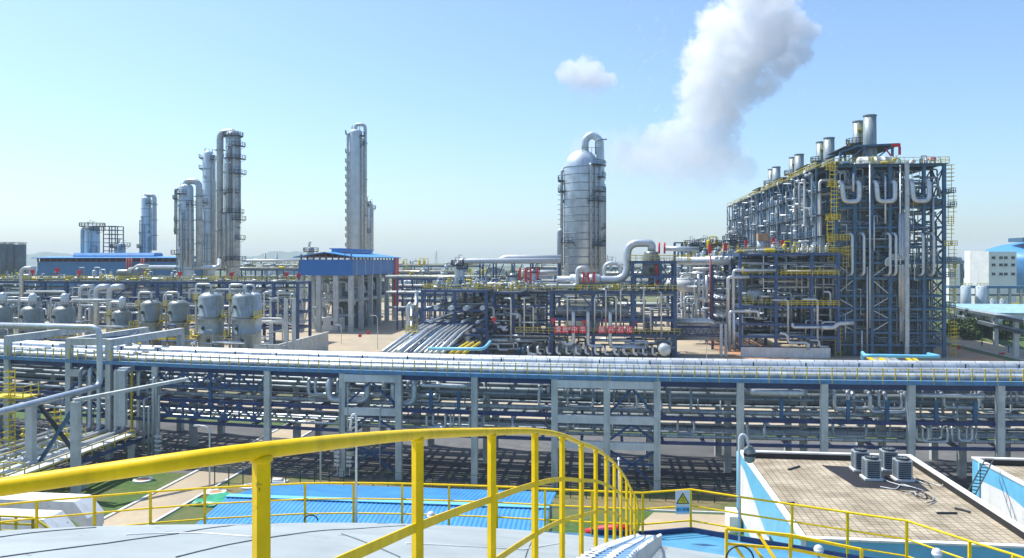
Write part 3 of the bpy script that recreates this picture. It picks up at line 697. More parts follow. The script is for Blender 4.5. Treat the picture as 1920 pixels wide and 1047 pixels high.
while b < 14:
    d = rnd.choice((.3, .4, .55)); rpipe(b, 8.55, d, rnd.choice(('silver', 'greypipe', 'silver2')), 'silver pipe slung between the middle and top decks of the long rack', 'pipes slung under the top deck of the long rack'); b += 1.5 + rnd.random()
for (du, b, z) in ((0, 5.0, 11.5), ):
    u = UA+3
    while u < UB:
        g = G(); v = RV(u)+6.3; g.box(u-.06, u+.06, v, v+.12, 11.0, 11.7); single('vent_stub', 'small dark vent stub standing on the long rack pipes', 'vent', g, 'dark', 'vent stubs on the long rack pipes'); u += 5.2
# drooping expansion loops
def loop(px0, px1, zt, zb, b, r, m='silver', deep=1.5, name='expansion_loop', lab='silver pipe expansion loop hanging under the long rack deck', grp='expansion loops under the long rack'):
    u0, u1 = RU(px0, b), RU(px1, b); v = RV((u0+u1)/2)+b
    g = G(); g.tube([(u0, v+deep, zt), (u0, v, zt), (u0, v, zb), (u1, v, zb), (u1, v, zt), (u1, v+deep, zt)], r, 12, r*2.6)
    single(name, lab, 'pipe', g, m, grp)
for a in ((618, 688, 9.7, 7.6, .9, .34), (738, 776, 9.7, 7.5, .9, .33), (580, 640, 9.6, 7.9, 1.6, .2), (592, 632, 9.6, 8.1, 1.3, .16), (652, 720, 9.6, 8.0, 2.2, .3), (765, 820, 9.5, 8.2, 2.0, .2),
          (1565, 1590, 9.6, 7.9, 1.2, .17), (1632, 1700, 9.5, 7.8, 1.0, .2), (1648, 1690, 9.5, 8.1, 1.5, .15), (1600, 1660, 9.4, 8.0, 1.8, .2), (1770, 1835, 9.4, 8.2, 1.5, .18),
          (800, 835, 6.5, 5.2, .9, .13), (845, 880, 6.6, 5.1, .8, .1), (812, 850, 6.5, 5.3, 1.3, .12), (862, 884, 6.5, 5.3, 1.1, .12), (1718, 1740, 6.5, 5.2, .9, .14), (1730, 1776, 6.4, 5.1, .8, .11), (1798, 1822, 6.5, 5.2, .9, .14), (1786, 1812, 6.4, 5.0, 1.2, .1), (1745, 1765, 6.4, 5.3, 1.2, .1)): loop(*a)
for p0, p1, z, b, r in ((1402, 1510, 9.55, .7, .38), (1715, 1845, 9.45, .6, .22), (790, 880, 9.5, .6, .22), (372, 398, 9.0, .7, .2)):
    u0, u1 = RU(p0, b), RU(p1, b); v = RV((u0+u1)/2)+b
    g = G(); g.tube([(u0, v+2.5, z+.3), (u0, v, z), (u1, v, z), (u1, v+2.5, z+.3)], r, 12, r*2.2)
    single('cross_header', 'silver header pipe bulging out just under the top deck beam', 'pipe', g, 'silver', 'headers bulging under the top deck beam')
# vertical drops on columns, hose stations
for px in (636, 652, 712):
    u = RU(px, -.5); g = G(); g.tube([(u, RV(u)-.45, 1.0), (u, RV(u)-.45, 7.2 if px > 700 else 9.0), (u, RV(u)+.8, 7.4 if px > 700 else 9.1)], 0.07, 8, .2)
    single('standpipe', 'thin grey standpipe strapped to the braced concrete column pair', 'pipe', g, 'silver2', 'standpipes on the braced column pair')
for px in (632, 655):
    u = RU(px, -.6); g = G()
    for k in range(4): g.box(u-.28, u+.28, RV(u)-.75, RV(u)-.55, 1.2+k*.42, 1.42+k*.42)
    g.bar((u, RV(u)-.5, 0.2), (u, RV(u)-.5, 3.0), .08)
    single('utility_station', 'white slatted utility station at a concrete column foot', 'utility station', g, 'whitemetal', 'utility stations at the column foot')

# portal beams over the tall columns, crossing rack
for a, b_ in ((1, 1), (2, 2), (3, 3)):
    u = cols[a]; g = G(); g.box(u-.35, u+.35, RV(u)+.31, RV(u)+14.65, 12.5, 13.3); part(rack, 'portal_beam', g, 'concrete')
g = G(); g.box(cols[2]+.31, cols[3]-.31, RV(cols[2])-.3, RV(cols[2])+.3, 12.5, 13.3); part(rack, 'portal_beam', g, 'concrete')
g = G(); g.box(cols[2]+.31, cols[3]-.31, RV(cols[2])-.3, RV(cols[2])+.3, 9.0, 9.8); part(rack, 'portal_beam', g, 'concrete')
for s in ((cols[2]+.3, cols[3]-.3), (cols[3]-.3, cols[2]+.3)):
    g = G(); g.bar((s[0], RV(cols[2])+3, 12.9), (s[1], RV(cols[2])+13, 12.9), .2); part(rack, 'brace', g, 'blue')
Dd = 84
g = G(); pts = [to_plant(XW(-60, 86), 86)+(ZW(612, 84),), to_plant(XW(186, 84), 84)+(ZW(614, 84),), to_plant(XW(188, 84), 84)+(8.9,), to_plant(-44.5, 69.5)+(8.9,), to_plant(-45.5, 35)+(8.9,)]
g.tube(pts, .3, 12, 1.0); single('tall_pipe_bend', 'thick silver pipe bending down and coming forward above the low rack', 'pipe', g, 'silver')

# ================================================================== LOW RACK COMING FORWARD (left)
lr = thing('low_pipe_rack', 'low pipe rack with yellow walkway coming forward beneath the big rack', 'pipe rack', (-55, 66, 0))
for v in (42, 52, 62, 72, 80):
    for u in (-61, -50.2): g = G(); g.box(u-.25, u+.25, v-.25, v+.25, 0, 2.6); part(lr, 'column', g, 'concrete')
    g = G(); g.box(-61.5, -49.8, v-.2, v+.2, 2.6, 2.9); part(lr, 'cross_beam', g, 'navy')
for u in (-61.2, -50): g = G(); g.box(u-.12, u+.12, 36, 84, 2.55, 2.85); part(lr, 'beam', g, 'blue')
for i, (u, d, m) in enumerate(((-60.6, .5, 'silver'), (-59.7, .35, 'silver2'), (-59, .6, 'silver'), (-58, .4, 'greypipe'), (-57.2, .5, 'silver'), (-56.4, .3, 'silver'), (-55.8, .45, 'silver2'), (-55, .55, 'silver'), (-54.3, .25, 'yellow'), (-53.8, .4, 'silver'), (-53.2, .5, 'silver'), (-52.5, .3, 'whitemetal'), (-51.9, .22, 'yellow'), (-51.4, .45, 'silver'))):
    rise = u > -58.5
    z = 2.9 + d/2; pts = [(u, 34, z), (u, 82.8 + (i % 3)*.5, z)]
    if rise: pts += [(u, 82.8 + (i % 3)*.5, 10.0), (u, 86.5, 10.0)]
    g = G(); g.tube(pts, d/2, 10, d*1.3 if rise else 0)
    single('riser_pipe' if rise else 'pipeline', ('silver pipe' if m != 'yellow' else 'thin yellow pipe') + (' coming forward on the low rack then rising to the big rack' if rise else ' coming forward on the outer side of the low rack'), 'pipe', g, m, 'pipes of the low forward rack' if m != 'yellow' else 'yellow pipes of the low forward rack')
# wide rectangular duct + channel
g = G(); g.box(-52.6, -51.5, 80.9, 81.4, 4.2, 10.2); g.box(-52.6, -51.5, 81.4, 85, 9.9, 10.4)
single('cable_duct', 'wide flat silver cable duct rising in front of the rack column', 'duct', g, 'silver2')
g = G(); g.box(-51, -50.1, 36, 80.5, 3.4, 3.55); single('tray_cover', 'long white tray cover beside the yellow walkway rail', 'cable tray', g, 'whitemetal')
for u in (-49.7, -55.4):
    g = G(); g.rail([(u, 38, 3.0), (u, 80, 3.0)], 1.1, 1.8, .03); part(lr, 'guard_rail', g, 'yellow')
for v, ua, ub in ((64, -66, -50), (72, -64, -56), (56, -60, -49)):
    g = G(); g.rail([(ua, v, 3.4), (ub, v, 3.4)], 1.1, 2.0, .03); part(lr, 'guard_rail', g, 'yellow')
rnd = random.Random(21)
for i in range(70):
    u = rnd.uniform(-61, -52); v = rnd.uniform(45, 80); z = 3.5
    g = G(); 
    if i % 3 == 0: g.vessel((u-.2, v, z+.2), .22, .6, 8, 'u'); g.bar((u, v, z-.2), (u, v, z+.9), .08); g.lathe((u, v, z+.85), [(.22, 0), (.22, .06)], 8)
    elif i % 3 == 1: g.tube([(u, v, z-.3), (u, v, z+.8), (u+rnd.uniform(-1.5, 1.5), v, z+.8), (u+1, v+1.5, z-.3)], .08, 6, .2)
    else: g.tube([(u, v, z-.3), (u, v, z+.5), (u, v+2.5, z+.5), (u, v+2.5, z-.3)], .12, 6, .25)
    single('valve_set', 'small pipe valve on the low forward rack', 'valve', g, rnd.choice(('silver', 'silver2', 'greypipe', 'yellow', 'silver')), 'valves on the low forward rack')
u_, v_ = to_plant(XW(58, 75), 75)
sp_ = thing('pipe_support', 'concrete pipe post braced by crossed steel members under the thick pipe', 'pipe support', (u_, v_, 0))
g = G(); g.box(u_-.35, u_+.35, v_-.35, v_+.35, 0, 8.6); part(sp_, 'post', g, 'concrete')
for a, b_, m in (((u_+.5, 8.4), (u_+4.5, 3.2), 'dark'), ((u_+4.5, 9), (u_+.6, 3.2), 'blue2')): g = G(); g.bar((a[0], v_+.5, a[1]), (b_[0], v_+.5 + (0.3 if m == 'dark' else 0), b_[1]), .3); part(sp_, 'brace', g, m)
u_, v_ = to_plant(XW(142, 74), 74)
g = G(); g.box(u_-.35, u_+.35, v_-.3, v_+.3, 0, 9.0); g.bar((u_-.2, v_, 9.1), (u_+6, v_+9, 9.9), .5, .3)
single('pipe_support', 'concrete post with an angled pipe arm beside the crossed braces', 'pipe support', g, 'concrete')
for px, D, z0, z1, lab in ((22, 80, 2, 11.2, 'yellow caged ladder beside the tall concrete column at the picture edge'), (108, 82, 3, 7, 'short yellow ladder among the low rack posts')):
    u_, v_ = to_plant(XW(px, D), D); g = G(); g.ladder((u_, v_), z0, z1, .7, True, .07, .6); single('caged_ladder', lab, 'ladder', g, 'yellow')
u_, v_ = to_plant(XW(22, 80), 80); g = G(); g.box(u_-2, u_+2, v_-1, v_+1.2, 8.4, 8.55); g.rail([(u_-2, v_-1, 8.5), (u_+2, v_-1, 8.5), (u_+2, v_+1.2, 8.5)], 1.1, 1.3, .035); single('access_platform', 'small yellow railed platform high beside the caged ladder', 'platform', g, 'yellow')
# column-foot pipes right of the low rack
for i, (px, z0, z1) in enumerate(((272, 1.2, 7), (281, .6, 6.2), (300, .5, 7.5), (290, .6, 9.4))):
    u = RU(px, -.6); v = RV(u)-.8; g = G(); g.tube([(u, v, z0), (u, v, z1), (u, v+1.8, z1)], .13, 8, .3); single('drop_pipe', 'grey drop pipe bracketed at the end column of the long bay', 'pipe', g, 'silver2', 'drop pipes at the end column')
g = G(); u = RU(300, -.8); v = RV(u)-1.1
for k in range(6): g.box(u-.35, u+.35, v-.2, v+.1, .6+k*.5, .85+k*.5)
g.bar((u-.2, v+.2, .2), (u-.2, v+.2, 4), .1); single('utility_station', 'white slatted utility station at the end column of the long bay', 'utility station', g, 'whitemetal')
# precast concrete portals in the near left
for (xa, ya, xb, D, lab) in ((-90, 918, 178, 55, 'large white topped concrete portal beam at the tank side road'), (-90, 950, 125, 50, 'second white topped concrete beam in front of the larger one'), (-90, 996, 48, 46, 'short white concrete slab lowest by the tank rim')):
    X1 = XW(xb, D); z = ZW(ya+18, D); u1, v1 = to_plant(X1, D); p_ = thing('concrete_portal', lab, 'concrete beam', (u1-6, v1, 0))
    g = G(); g.prism([(u1-11, z), (u1-1.0, z), (u1, z-1.1), (u1, z-2.0), (u1-1.6, z-0.9), (u1-11, z-0.9)], v1-.8, v1+1.0); part(p_, 'beam', g, 'white')
    g = G(); g.box(u1-1.25, u1-.02, v1-.7, v1+.9, 0, z-2.0); part(p_, 'leg', g, 'concrete')
    if D == 55: g = G(); g.box(u1-4.6, u1-3.2, v1-.7, v1+.9, 0, z-.9); part(p_, 'leg', g, 'concrete')
u_, v_ = to_plant(XW(30, 44), 44); g = G(); g.rail([(u_-3, v_, ZW(1010, 44)), (u_+1, v_, ZW(1010, 44)), (u_+2.5, v_, ZW(1040, 44))], 1.2, 1.0, .05, 2); single('stair_rail', 'yellow stair rail over the near concrete beams', 'railing', g, 'yellow')

# ================================================================== SMALL THINGS ON THE NEAR GROUND
def lamp(px, ytop, D, label, arm=-1.0, grp=None, hgt=None):
    x = XW(px, D); u, v = to_plant(x, D); h = hgt or ZW(ytop, D)
    t = thing('street_lamp', label, 'street lamp', (u, v, 0), grp)
    g = G(); g.tube([(u, v, 0), (u, v, h*.93), (u+arm*.35, v, h), (u+arm, v, h+.05)], .08, 8, .4); part(t, 'pole', g, 'whitemetal')
    g = G(); g.box(min(u+arm, u+arm*1.6), max(u+arm, u+arm*1.6), v-.16, v+.16, h-.03, h+.12); lh = part(t, 'lamp_head', g, 'whitemetal'); g = G(); g.box(min(u+arm, u+arm*1.6)+.05, max(u+arm, u+arm*1.6)-.05, v-.12, v+.12, h-.08, h-.031); part(lh, 'lens', g, 'glass')
lamp(393, 800, 78, 'white street lamp by the concrete path near the big rack')
lamp(601, 800, 74, 'slim white street lamp standing behind the blue shelter', 0.6, None, 5.2)
lamp(708, 592, 200, 'white street lamp on the yard before the blue compressor house', -1.2)
lamp(640, 610, 213, 'shorter white lamp at the compressor house yard', -1.2)
lamp(1905, 628, 195, 'white street lamp by the site road beyond the furnaces', 1.5)
lamp(1325, 640, 172, 'white street lamp on the red soil yard', -1.0)
for (x, y, l) in ((405, 925, 'round manhole collar in the grass beside the green tarpaulin'), (468, 914, 'round manhole collar near the shelter roof corner'), (268, 902, 'manhole collar on the pale slab beside the path')):
    D = H*F/(y-490); u, v = to_plant(XW(x, D), D); t = thing('manhole', l, 'manhole', (u, v, 0))
    g = G(); g.lathe((u, v, 0), [(.95, 0), (.95, .16), (.6, .16), (.6, .05)], 20, smooth=False); part(t, 'collar', g, 'paleconcrete')
    g = G(); g.cyl((u, v, 0.02), .6, .12, 20); part(t, 'cover', g, 'rustbox')
D = H*F/(942-490); u, v = to_plant(XW(418, D), D); g = G()
for k in range(5):
    g.v += [(u-2.4+a*1.0+k*.25, v-1.6+k*.8+.1*math.sin(a*2+k), .12+.28*((k+a) % 2)+.1*math.sin(a*3+k)) for a in range(6)]
for k in range(4):
    for a in range(5): b0 = k*6+a; g.f.append((b0, b0+1, b0+7, b0+6)); g.s.append(True)
b0 = len(g.v); g.v += [(x_, y_, 0.02) for x_, y_, z_ in g.v[:30]]
for a in range(5): g.f.append((a, b0+a, b0+a+1, a+1)); g.s.append(False)
single('tarpaulin', 'crumpled green tarpaulin on the grass by the blue shelter', 'tarpaulin', g, 'tarp')
g = G(); D = 78.5; u, v = to_plant(XW(522, D), D); g.box(u-.9, u+.9, v-.5, v+.5, .0, .45); g.vessel((u-.6, v, .45), .3, 1.1, 10, 'u'); single('pump_skid', 'small white pump skid on the dry verge behind the shelter', 'pump', g, 'whitemetal')
g = G(); D = 79; u, v = to_plant(XW(452, D), D)
mf = thing('wire_fence', 'thin dark green wire fence along the dry verge', 'fence', (-10, 76, 0))
for i in range(34):
    u = -38 + i*1.45 
    g = G(); g.box(u-.04, u+.04, 74.4, 74.48, 0, 1.9); part(mf, 'post', g, 'leafdark')
g = G(); g.box(-38, 10, 74.42, 74.45, 1.82, 1.86); g.box(-38, 10, 74.42, 74.45, .3, .33); part(mf, 'wire', g, 'leafdark')
gt = thing('garden_gate', 'dark green gate frame standing on the garden path below the warning sign', 'gate', to_plant(XW(1287, 59), 59)+(0,))
u, v = to_plant(XW(1258, 59), 59); u2, v2 = to_plant(XW(1318, 59), 59)
for uu in (u, u2): g = G(); g.box(uu-.07, uu+.07, v-.07, v+.07, 0, 2.2 if uu == u else 1.8); part(gt, 'post', g, 'leafdark')
for z in (.5, 1.0, 1.7): g = G(); g.box(u+.07, u2-.07, v-.03, v+.03, z, z+.05); part(gt, 'gate_bar', g, 'leafdark')

# ================================================================== STEEL FRAME BUILDER
def frame(t, us, vs, zs, m='blue', cw=0.45, bh=0.4, inner=True, base=0.0, skip=(), zb=None):
    for iu, u in enumerate(us):
        for iv, v in enumerate(vs):
            if not inner and 0 < iu < len(us)-1 and 0 < iv < len(vs)-1: continue
            g = G(); g.box(u-cw/2, u+cw/2, v-cw/2, v+cw/2, base, zs[-1]); part(t, 'column', g, m)
    for z in zs:
        for v in vs: g = G(); g.box(us[0], us[-1], v-cw*.35, v+cw*.35, z-bh, z-.003); part(t, 'beam', g, m)
        for u in (us if inner else (us[0], us[-1])): g = G(); g.box(u-cw*.3, u+cw*.3, vs[0], vs[-1], z-bh-.01, z-.02); part(t, 'beam', g, m)
def xbrace(t, p00, p11, p10=None, p01=None, w=0.22, m='blue'):
    g = G(); g.bar(p00, p11, w); part(t, 'brace', g, m)
    if p10: g = G(); g.bar(p10, p01, w); part(t, 'brace', g, m)
def deck(t, u0, u1, v0, v1, z, rails='fbrl', m='deckmat', h=1.15, sp=1.6, rw=.06):
    g = G(); g.box(u0, u1, v0, v1, z, z+.06); part(t, 'deck', g, m)
    q = {'f': [(u0, v0), (u1, v0)], 'b': [(u0, v1), (u1, v1)], 'l': [(u0, v0), (u0, v1)], 'r': [(u1, v0), (u1, v1)]}
    for k in rails:
        g = G(); g.rail([(*q[k][0], z+.06), (*q[k][1], z+.06)], h, sp, rw/2, 1, rw); part(t, 'guard_rail', g, 'yellow')
def pipe(pts, r, label, grp=None, m='silver', fil=None, n=8, name='process_pipe'):
    g = G(); g.tube(pts, r, n, r*2.4 if fil is None else fil)
    if name == 'process_pipe' and grp: return defer(name, label, 'pipe', g, m, grp)
    return single(name, label, 'pipe', g, m, grp)
def clutter(n, u0, u1, v0, v1, z0, z1, label, grp, seed, rs=(.1, .16, .22, .3), ms=('silver', 'silver2', 'silver', 'greypipe', 'whitemetal'), L=(4, 14), vert=.35):
    rnd = random.Random(seed)
    for i in range(n):
        u = rnd.uniform(u0, u1); v = rnd.uniform(v0, v1); z = rnd.uniform(z0, z1); r = rnd.choice(rs); l = rnd.uniform(*L); h = rnd.uniform(1.2, max(1.5, (z1-z0)*.5))
        k = rnd.random()
        cl = lambda x: max(u0, min(u1, x))
        zz = max(z0, z-h)
        if k < vert: p = [(cl(u-l*.3), v, z), (u, v, z), (u, v, zz)] + ([(cl(u+l*.3), v, zz)] if rnd.random() < .5 else [])
        elif k < vert+.35: p = [(cl(u-l/2), v, z), (cl(u+l/2)+.5, v, z)] + ([(cl(u+l/2)+.5, v, zz)] if rnd.random() < .5 else [])
        elif k < vert+.5: p = [(u, v, z), (u, min(v1, v+l)+.5, z)]
        else: p = [(u, v, zz), (u, v, z), (cl(u+l*.25)+.4, v, z), (cl(u+l*.25)+.4, v, zz)]
        pipe(p, r, label, grp, rnd.choice(ms))
def gear(n, u0, u1, v0, v1, z, label, grp, seed, s=1.0):
    rnd = random.Random(seed)
    for i in range(n):
        u = rnd.uniform(u0, u1); v = rnd.uniform(v0, v1); k = rnd.random(); g = G(); q = s*rnd.uniform(.6, 1.3)
        if k < .35: g.vessel((u, v, z), .35*q, 1.6*q, 8); g.tube([(u, v, z+1.5*q), (u, v, z+2*q), (u+q, v, z+2*q), (u+q, v, z)], .09*q, 6, .2)
        elif k < .6: g.vessel((u-q, v, z+.5*q), .4*q, 2.2*q, 8, 'u'); g.box(u-.6*q, u-.4*q, v-.3*q, v+.3*q, z, z+.4*q); g.box(u+.5*q, u+.7*q, v-.3*q, v+.3*q, z, z+.4*q)
        elif k < .8: g.tube([(u, v, z), (u, v, z+1.3*q), (u+1.4*q, v, z+1.3*q), (u+1.4*q, v, z)], .14*q, 6, .35*q); g.lathe((u+.7*q, v, z+1.35*q), [(.06, 0), (.06, .5*q), (.3*q, .5*q), (.3*q, .56*q)], 8)
        else: g.bar((u, v, z), (u, v, z+2.2*q), .08); g.box(u-.25*q, u+.25*q, v-.15, v+.15, z+1.0*q, z+1.7*q); g.bar((u, v, z+2.1*q), (u+.7*q, v, z+2.1*q), .07)
        defer('valve_gear', label, 'valve', g, rnd.choice(('silver', 'silver2', 'greypipe', 'greypipe', 'yellow', 'silver2', 'blue2')), grp)
def hydrant(px, py, D, label, s=1.0):
    u, v = to_plant(XW(px, D), D); z = ZW(py, D); g = G()
    g.cyl((u, v, z-.9*s), .2*s, 1.1*s, 10); g.box(u-.55*s, u+.55*s, v-.2*s, v+.2*s, z-.1*s, z+.9*s); g.bar((u+.2*s, v, z+.6*s), (u+.9*s, v, z+.9*s), .22*s)
    single('fire_monitor', label, 'fire monitor', g, 'red')

# ================================================================== COLUMNS / TOWERS
def platform(t, c, r, z, a0, a1, w=1.3, m='deckmat', h=1.3):
    m = 'deckmat' if m == 'greypipe' else m; g = G(); k = max(3, int(abs(a1-a0)/18)); pts = []
    for i in range(k+1):
        a = R(a0 + (a1-a0)*i/k); pts.append((math.cos(a), math.sin(a)))
    for i in range(k):
        b = len(g.v); (x0, y0), (x1, y1) = pts[i], pts[i+1]
        for rr, zz in ((r, z-.15), (r+w, z-.15), (r+w, z+.15), (r, z+.15)): g.v += [(c[0]+x0*rr, c[1]+y0*rr, zz), (c[0]+x1*rr, c[1]+y1*rr, zz)]
        g.quads([(b, b+1, b+3, b+2), (b+2, b+3, b+5, b+4), (b+4, b+5, b+7, b+6)])
    for a in (pts[0], pts[-1]): pass
    P = [(c[0]+x*(r+w), c[1]+y*(r+w), z+.15) for x, y in pts]
    for a, b_ in zip(P, P[1:]):
        g.bar((a[0], a[1], a[2]+h), (b_[0], b_[1], b_[2]+h), .16); g.bar((a[0], a[1], a[2]+h*.5), (b_[0], b_[1], b_[2]+h*.5), .1)
    for a in P: g.bar(a, (a[0], a[1], a[2]+h), .14)
    for x, y in (pts[0], pts[-1]): g.bar((c[0]+x*r, c[1]+y*r, z-1.1), (c[0]+x*(r+w), c[1]+y*(r+w), z), .12)
    part(t, 'platform', g, m)
def tower(name, label, px, v, ytop, ybase, wpx, bands=14, m='towermetal', plats=(), sections=None, over=None, risers=(), lad=None, skirt=0, topgear=True):
    u = U(px, v); D = DEP(u, v); r = wpx/2*D/F; zt = Z(ytop, u, v); zb = max(0, Z(ybase, u, v)) if ybase else 0
    t = thing(name, label, 'column', (u, v, zb))
    if sections:                      # [(z fraction, radius factor)...]
        prof = []
        for f_, k in sections: prof.append((r*k, (zt-zb)*f_))
        prof += [(r*sections[-1][1]*q, (zt-zb)*sections[-1][0] + r*.5*s_) for q, s_ in ((.85, .5), (.5, .85), (.05, 1))]
        g = G(); g.lathe((u, v, zb), prof, 20, 'z', 'all'); part(t, 'shell', g, m)
    else:
        g = G(); g.lathe((u, v, zb), [(r, 0), (r, zt-zb-.55*r), (r*.94, zt-zb-.32*r), (r*.75, zt-zb-.12*r), (r*.4, zt-zb-.02*r), (.05, zt-zb)], 22, 'z', 'all'); part(t, 'shell', g, m)
    for i in range(1, bands):
        z = zb + (zt-zb-.5*r)*i/bands; k = 1.0
        if sections:
            f_ = (z-zb)/(zt-zb)
            for (f0, k0), (f1, k1) in zip(sections, sections[1:]):
                if f0 <= f_ <= f1: k = k0 + (k1-k0)*(f_-f0)/max(1e-6, f1-f0)
        g = G(); g.lathe((u, v, z), [(r*k*1.0, 0), (r*k*1.05, 0.03), (r*k*1.05, .22), (r*k, .25)], 22, smooth=False); part(t, 'ring', g, 'greypipe')
    for p in plats:
        z, a0, a1 = Z(p[0], u, v), p[1], p[2]; platform(t, (u, v), r*1.0, z, a0, a1, p[3] if len(p) > 3 else max(1.0, r*.5))
    if lad:
        for side in lad:
            a = R(side); q = (u+math.cos(a)*(r+.25), v+math.sin(a)*(r+.25)); g = G(); g.ladder(q, zb+1, zt-1, .8, False, .07, 1.5, (math.cos(a), math.sin(a))); part(t, 'ladder', g, 'greypipe')
    if over:                          # overhead vapour line: (angle, radius, y of lower end px, extra height)
        for (a, rr, yb, hh) in over:
            a = R(a); ex, ey = math.cos(a), math.sin(a); off = r + rr*1.9; z0 = max(0.5, Z(yb, u, v))
            g = G(); g.tube([(u, v, zt-.4), (u, v, zt+hh), (u+ex*off, v+ey*off, zt+hh), (u+ex*off, v+ey*off, z0)], rr, 12, rr*2.6); part(t, 'vapour_line', g, 'silver2')
            for k in range(3):
                zz = zt - (zt-z0)*(.12+.3*k); g = G(); g.lathe((u+ex*off, v+ey*off, zz), [(rr, 0), (rr*1.5, .02), (rr*1.5, .3), (rr, .32)], 12, smooth=False); part(t, 'pipe_bracket', g, 'greypipe')
    for (a, rr, y0, y1) in risers:
        a = R(a); x, y = u+math.cos(a)*(r+rr*1.6), v+math.sin(a)*(r+rr*1.6); za, zc = Z(y0, u, v), max(.5, Z(y1, u, v))
        g = G(); g.tube([(u+math.cos(a)*r*.9, v+math.sin(a)*r*.9, za), (x, y, za), (x, y, zc)], rr, 8, rr*2.2); part(t, 'riser', g, 'silver2')
    if wpx >= 19 and px < 500:
        rn = random.Random(int(px)*3)
        for k in range(5):
            a = R(rn.uniform(-160, -20)); q = rn.uniform(.14, .3); x, y = u+math.cos(a)*(r+q*1.8), v+math.sin(a)*(r+q*1.8); za = zb+(zt-zb)*rn.uniform(.45, .95)
            g = G(); g.tube([(u+math.cos(a)*r*.9, v+math.sin(a)*r*.9, za), (x, y, za), (x, y, max(.5, za-(zt-zb)*rn.uniform(.3, .6)))], q, 7, q*2.2); part(t, 'riser', g, 'greypipe')
        for k in range(12):
            a = R(rn.uniform(-170, -10)); z = zb+(zt-zb)*rn.uniform(.25, .95); g = G(); g.bar((u+math.cos(a)*r*.9, v+math.sin(a)*r*.9, z), (u+math.cos(a)*(r+.7), v+math.sin(a)*(r+.7), z), rn.uniform(.4, .9)); part(t, 'nozzle', g, rn.choice(('greypipe', 'whitemetal')))
    if topgear:
        rnd = random.Random(int(px)); g = G()
        for i in range(5):
            a = rnd.uniform(0, 6.28); q = (u+math.cos(a)*r*.7, v+math.sin(a)*r*.7); h = rnd.uniform(.8, 2.2); g.bar((q[0], q[1], zt-.5*r), (q[0], q[1], zt+h), .14)
            if i % 2: g.bar((q[0], q[1], zt+h), (q[0]+.9, q[1], zt+h), .14)
        part(t, 'top_fitting', g, 'greypipe')
    return t
# the big wide column in the middle
v = 262; px = 1091
u = U(px, v); D = DEP(u, v); r = 68/2*D/F; zc = Z(320, u, v); zt = Z(281, u, v)
bt = thing('wide_column', 'huge wide banded silver column with a round domed top and looping overhead pipe', 'column', (u, v, 0))
g = G(); g.lathe((u, v, 0), [(r, 0), (r, zc)] + [(r*math.cos(a*.15708), zc+(zt-zc)*math.sin(a*.15708)) for a in range(1, 10)] + [(.05, zt)], 40, 'z', 'all'); part(bt, 'shell', g, 'bigtower')
for y in (316, 330, 346, 361, 376, 391, 406, 417, 439, 451, 467, 483, 497, 512):
    z = Z(y, u, v); g = G(); g.lathe((u, v, z), [(r, 0), (r*1.015, .05), (r*1.015, .28), (r, .33)], 40, smooth=False); part(bt, 'ring', g, 'greypipe')
rr = 14/2*D/F
g = G(); z2 = Z(262, u, v); x2 = U(1123, v); g.tube([(U(1097, v), v-1, zt-2), (U(1097, v), v-1, Z(266, u, v)), (U(1102, v), v-1, z2+.6), (U(1110, v), v-1, z2+1.3), (U(1118, v), v-1, z2+.6), (x2+.4, v-1, Z(266, u, v)), (x2+.6, v-1, Z(320, u, v)), (x2+.9, v-1, 14)], rr, 18, 3.0); part(bt, 'overhead_pipe', g, 'bigtower')
for y, a0, a1 in ((312, -60, 20), (334, -30, 30), (361, -50, 20), (379, -70, 10), (429, -20, 20), (452, -20, 20), (462, -60, 10), (340, 160, 200), (360, 160, 210), (456, 215, 250)):
    platform(bt, (u, v), r, Z(y, u, v), a0, a1, 1.9, 'greypipe', 1.3)
for a, y0, y1, q in ((176, 378, 500, .5), (190, 320, 500, .45), (182, 316, 430, .3), (-62, 312, 505, .42), (-45, 312, 505, .3), (-8, 330, 505, .5), (3, 350, 505, .8), (-25, 370, 505, .3)):
    a = R(a); x, y_ = u+math.cos(a)*(r+q*1.5), v+math.sin(a)*(r+q*1.5); g = G(); g.tube([(u+math.cos(a)*(r-.3), v+math.sin(a)*(r-.3), Z(y0, u, v)), (x, y_, Z(y0, u, v)), (x, y_, Z(y1, u, v))], q, 10, q*2); part(bt, 'riser', g, 'silver2')
for a in (186, -3): a = R(a); g = G(); g.ladder((u+math.cos(a)*(r+.9), v+math.sin(a)*(r+.9)), 10, zc, 1.0, True, .1, 1.6, (math.cos(a), math.sin(a))); part(bt, 'ladder', g, 'greypipe')
g = G(); uu = U(1104, v); g.bar((uu-2, v-3, Z(280, u, v)), (uu+4, v-3, Z(280, u, v)), .12)
for k in range(5): g.bar((uu-2+k*1.5, v-3, zt-3), (uu-2+k*1.5, v-3, Z(278, u, v)), .14)
g.tube([(U(1117, v), v-3, zt-2), (U(1117, v), v-3, Z(268, u, v)), (U(1123, v), v-3, Z(265, u, v)), (U(1138, v), v-3, Z(265, u, v))], .22, 6, .8); part(bt, 'top_fitting', g, 'greypipe')
pipe([(U(1054, 258), 258, Z(434, u, v)), (U(1049, 258), 258, Z(434, u, v)), (U(1049, 258), 258, 12)], .8, 'tall thin grey pipe standing beside the wide banded column', None, 'silver2', 1.5)

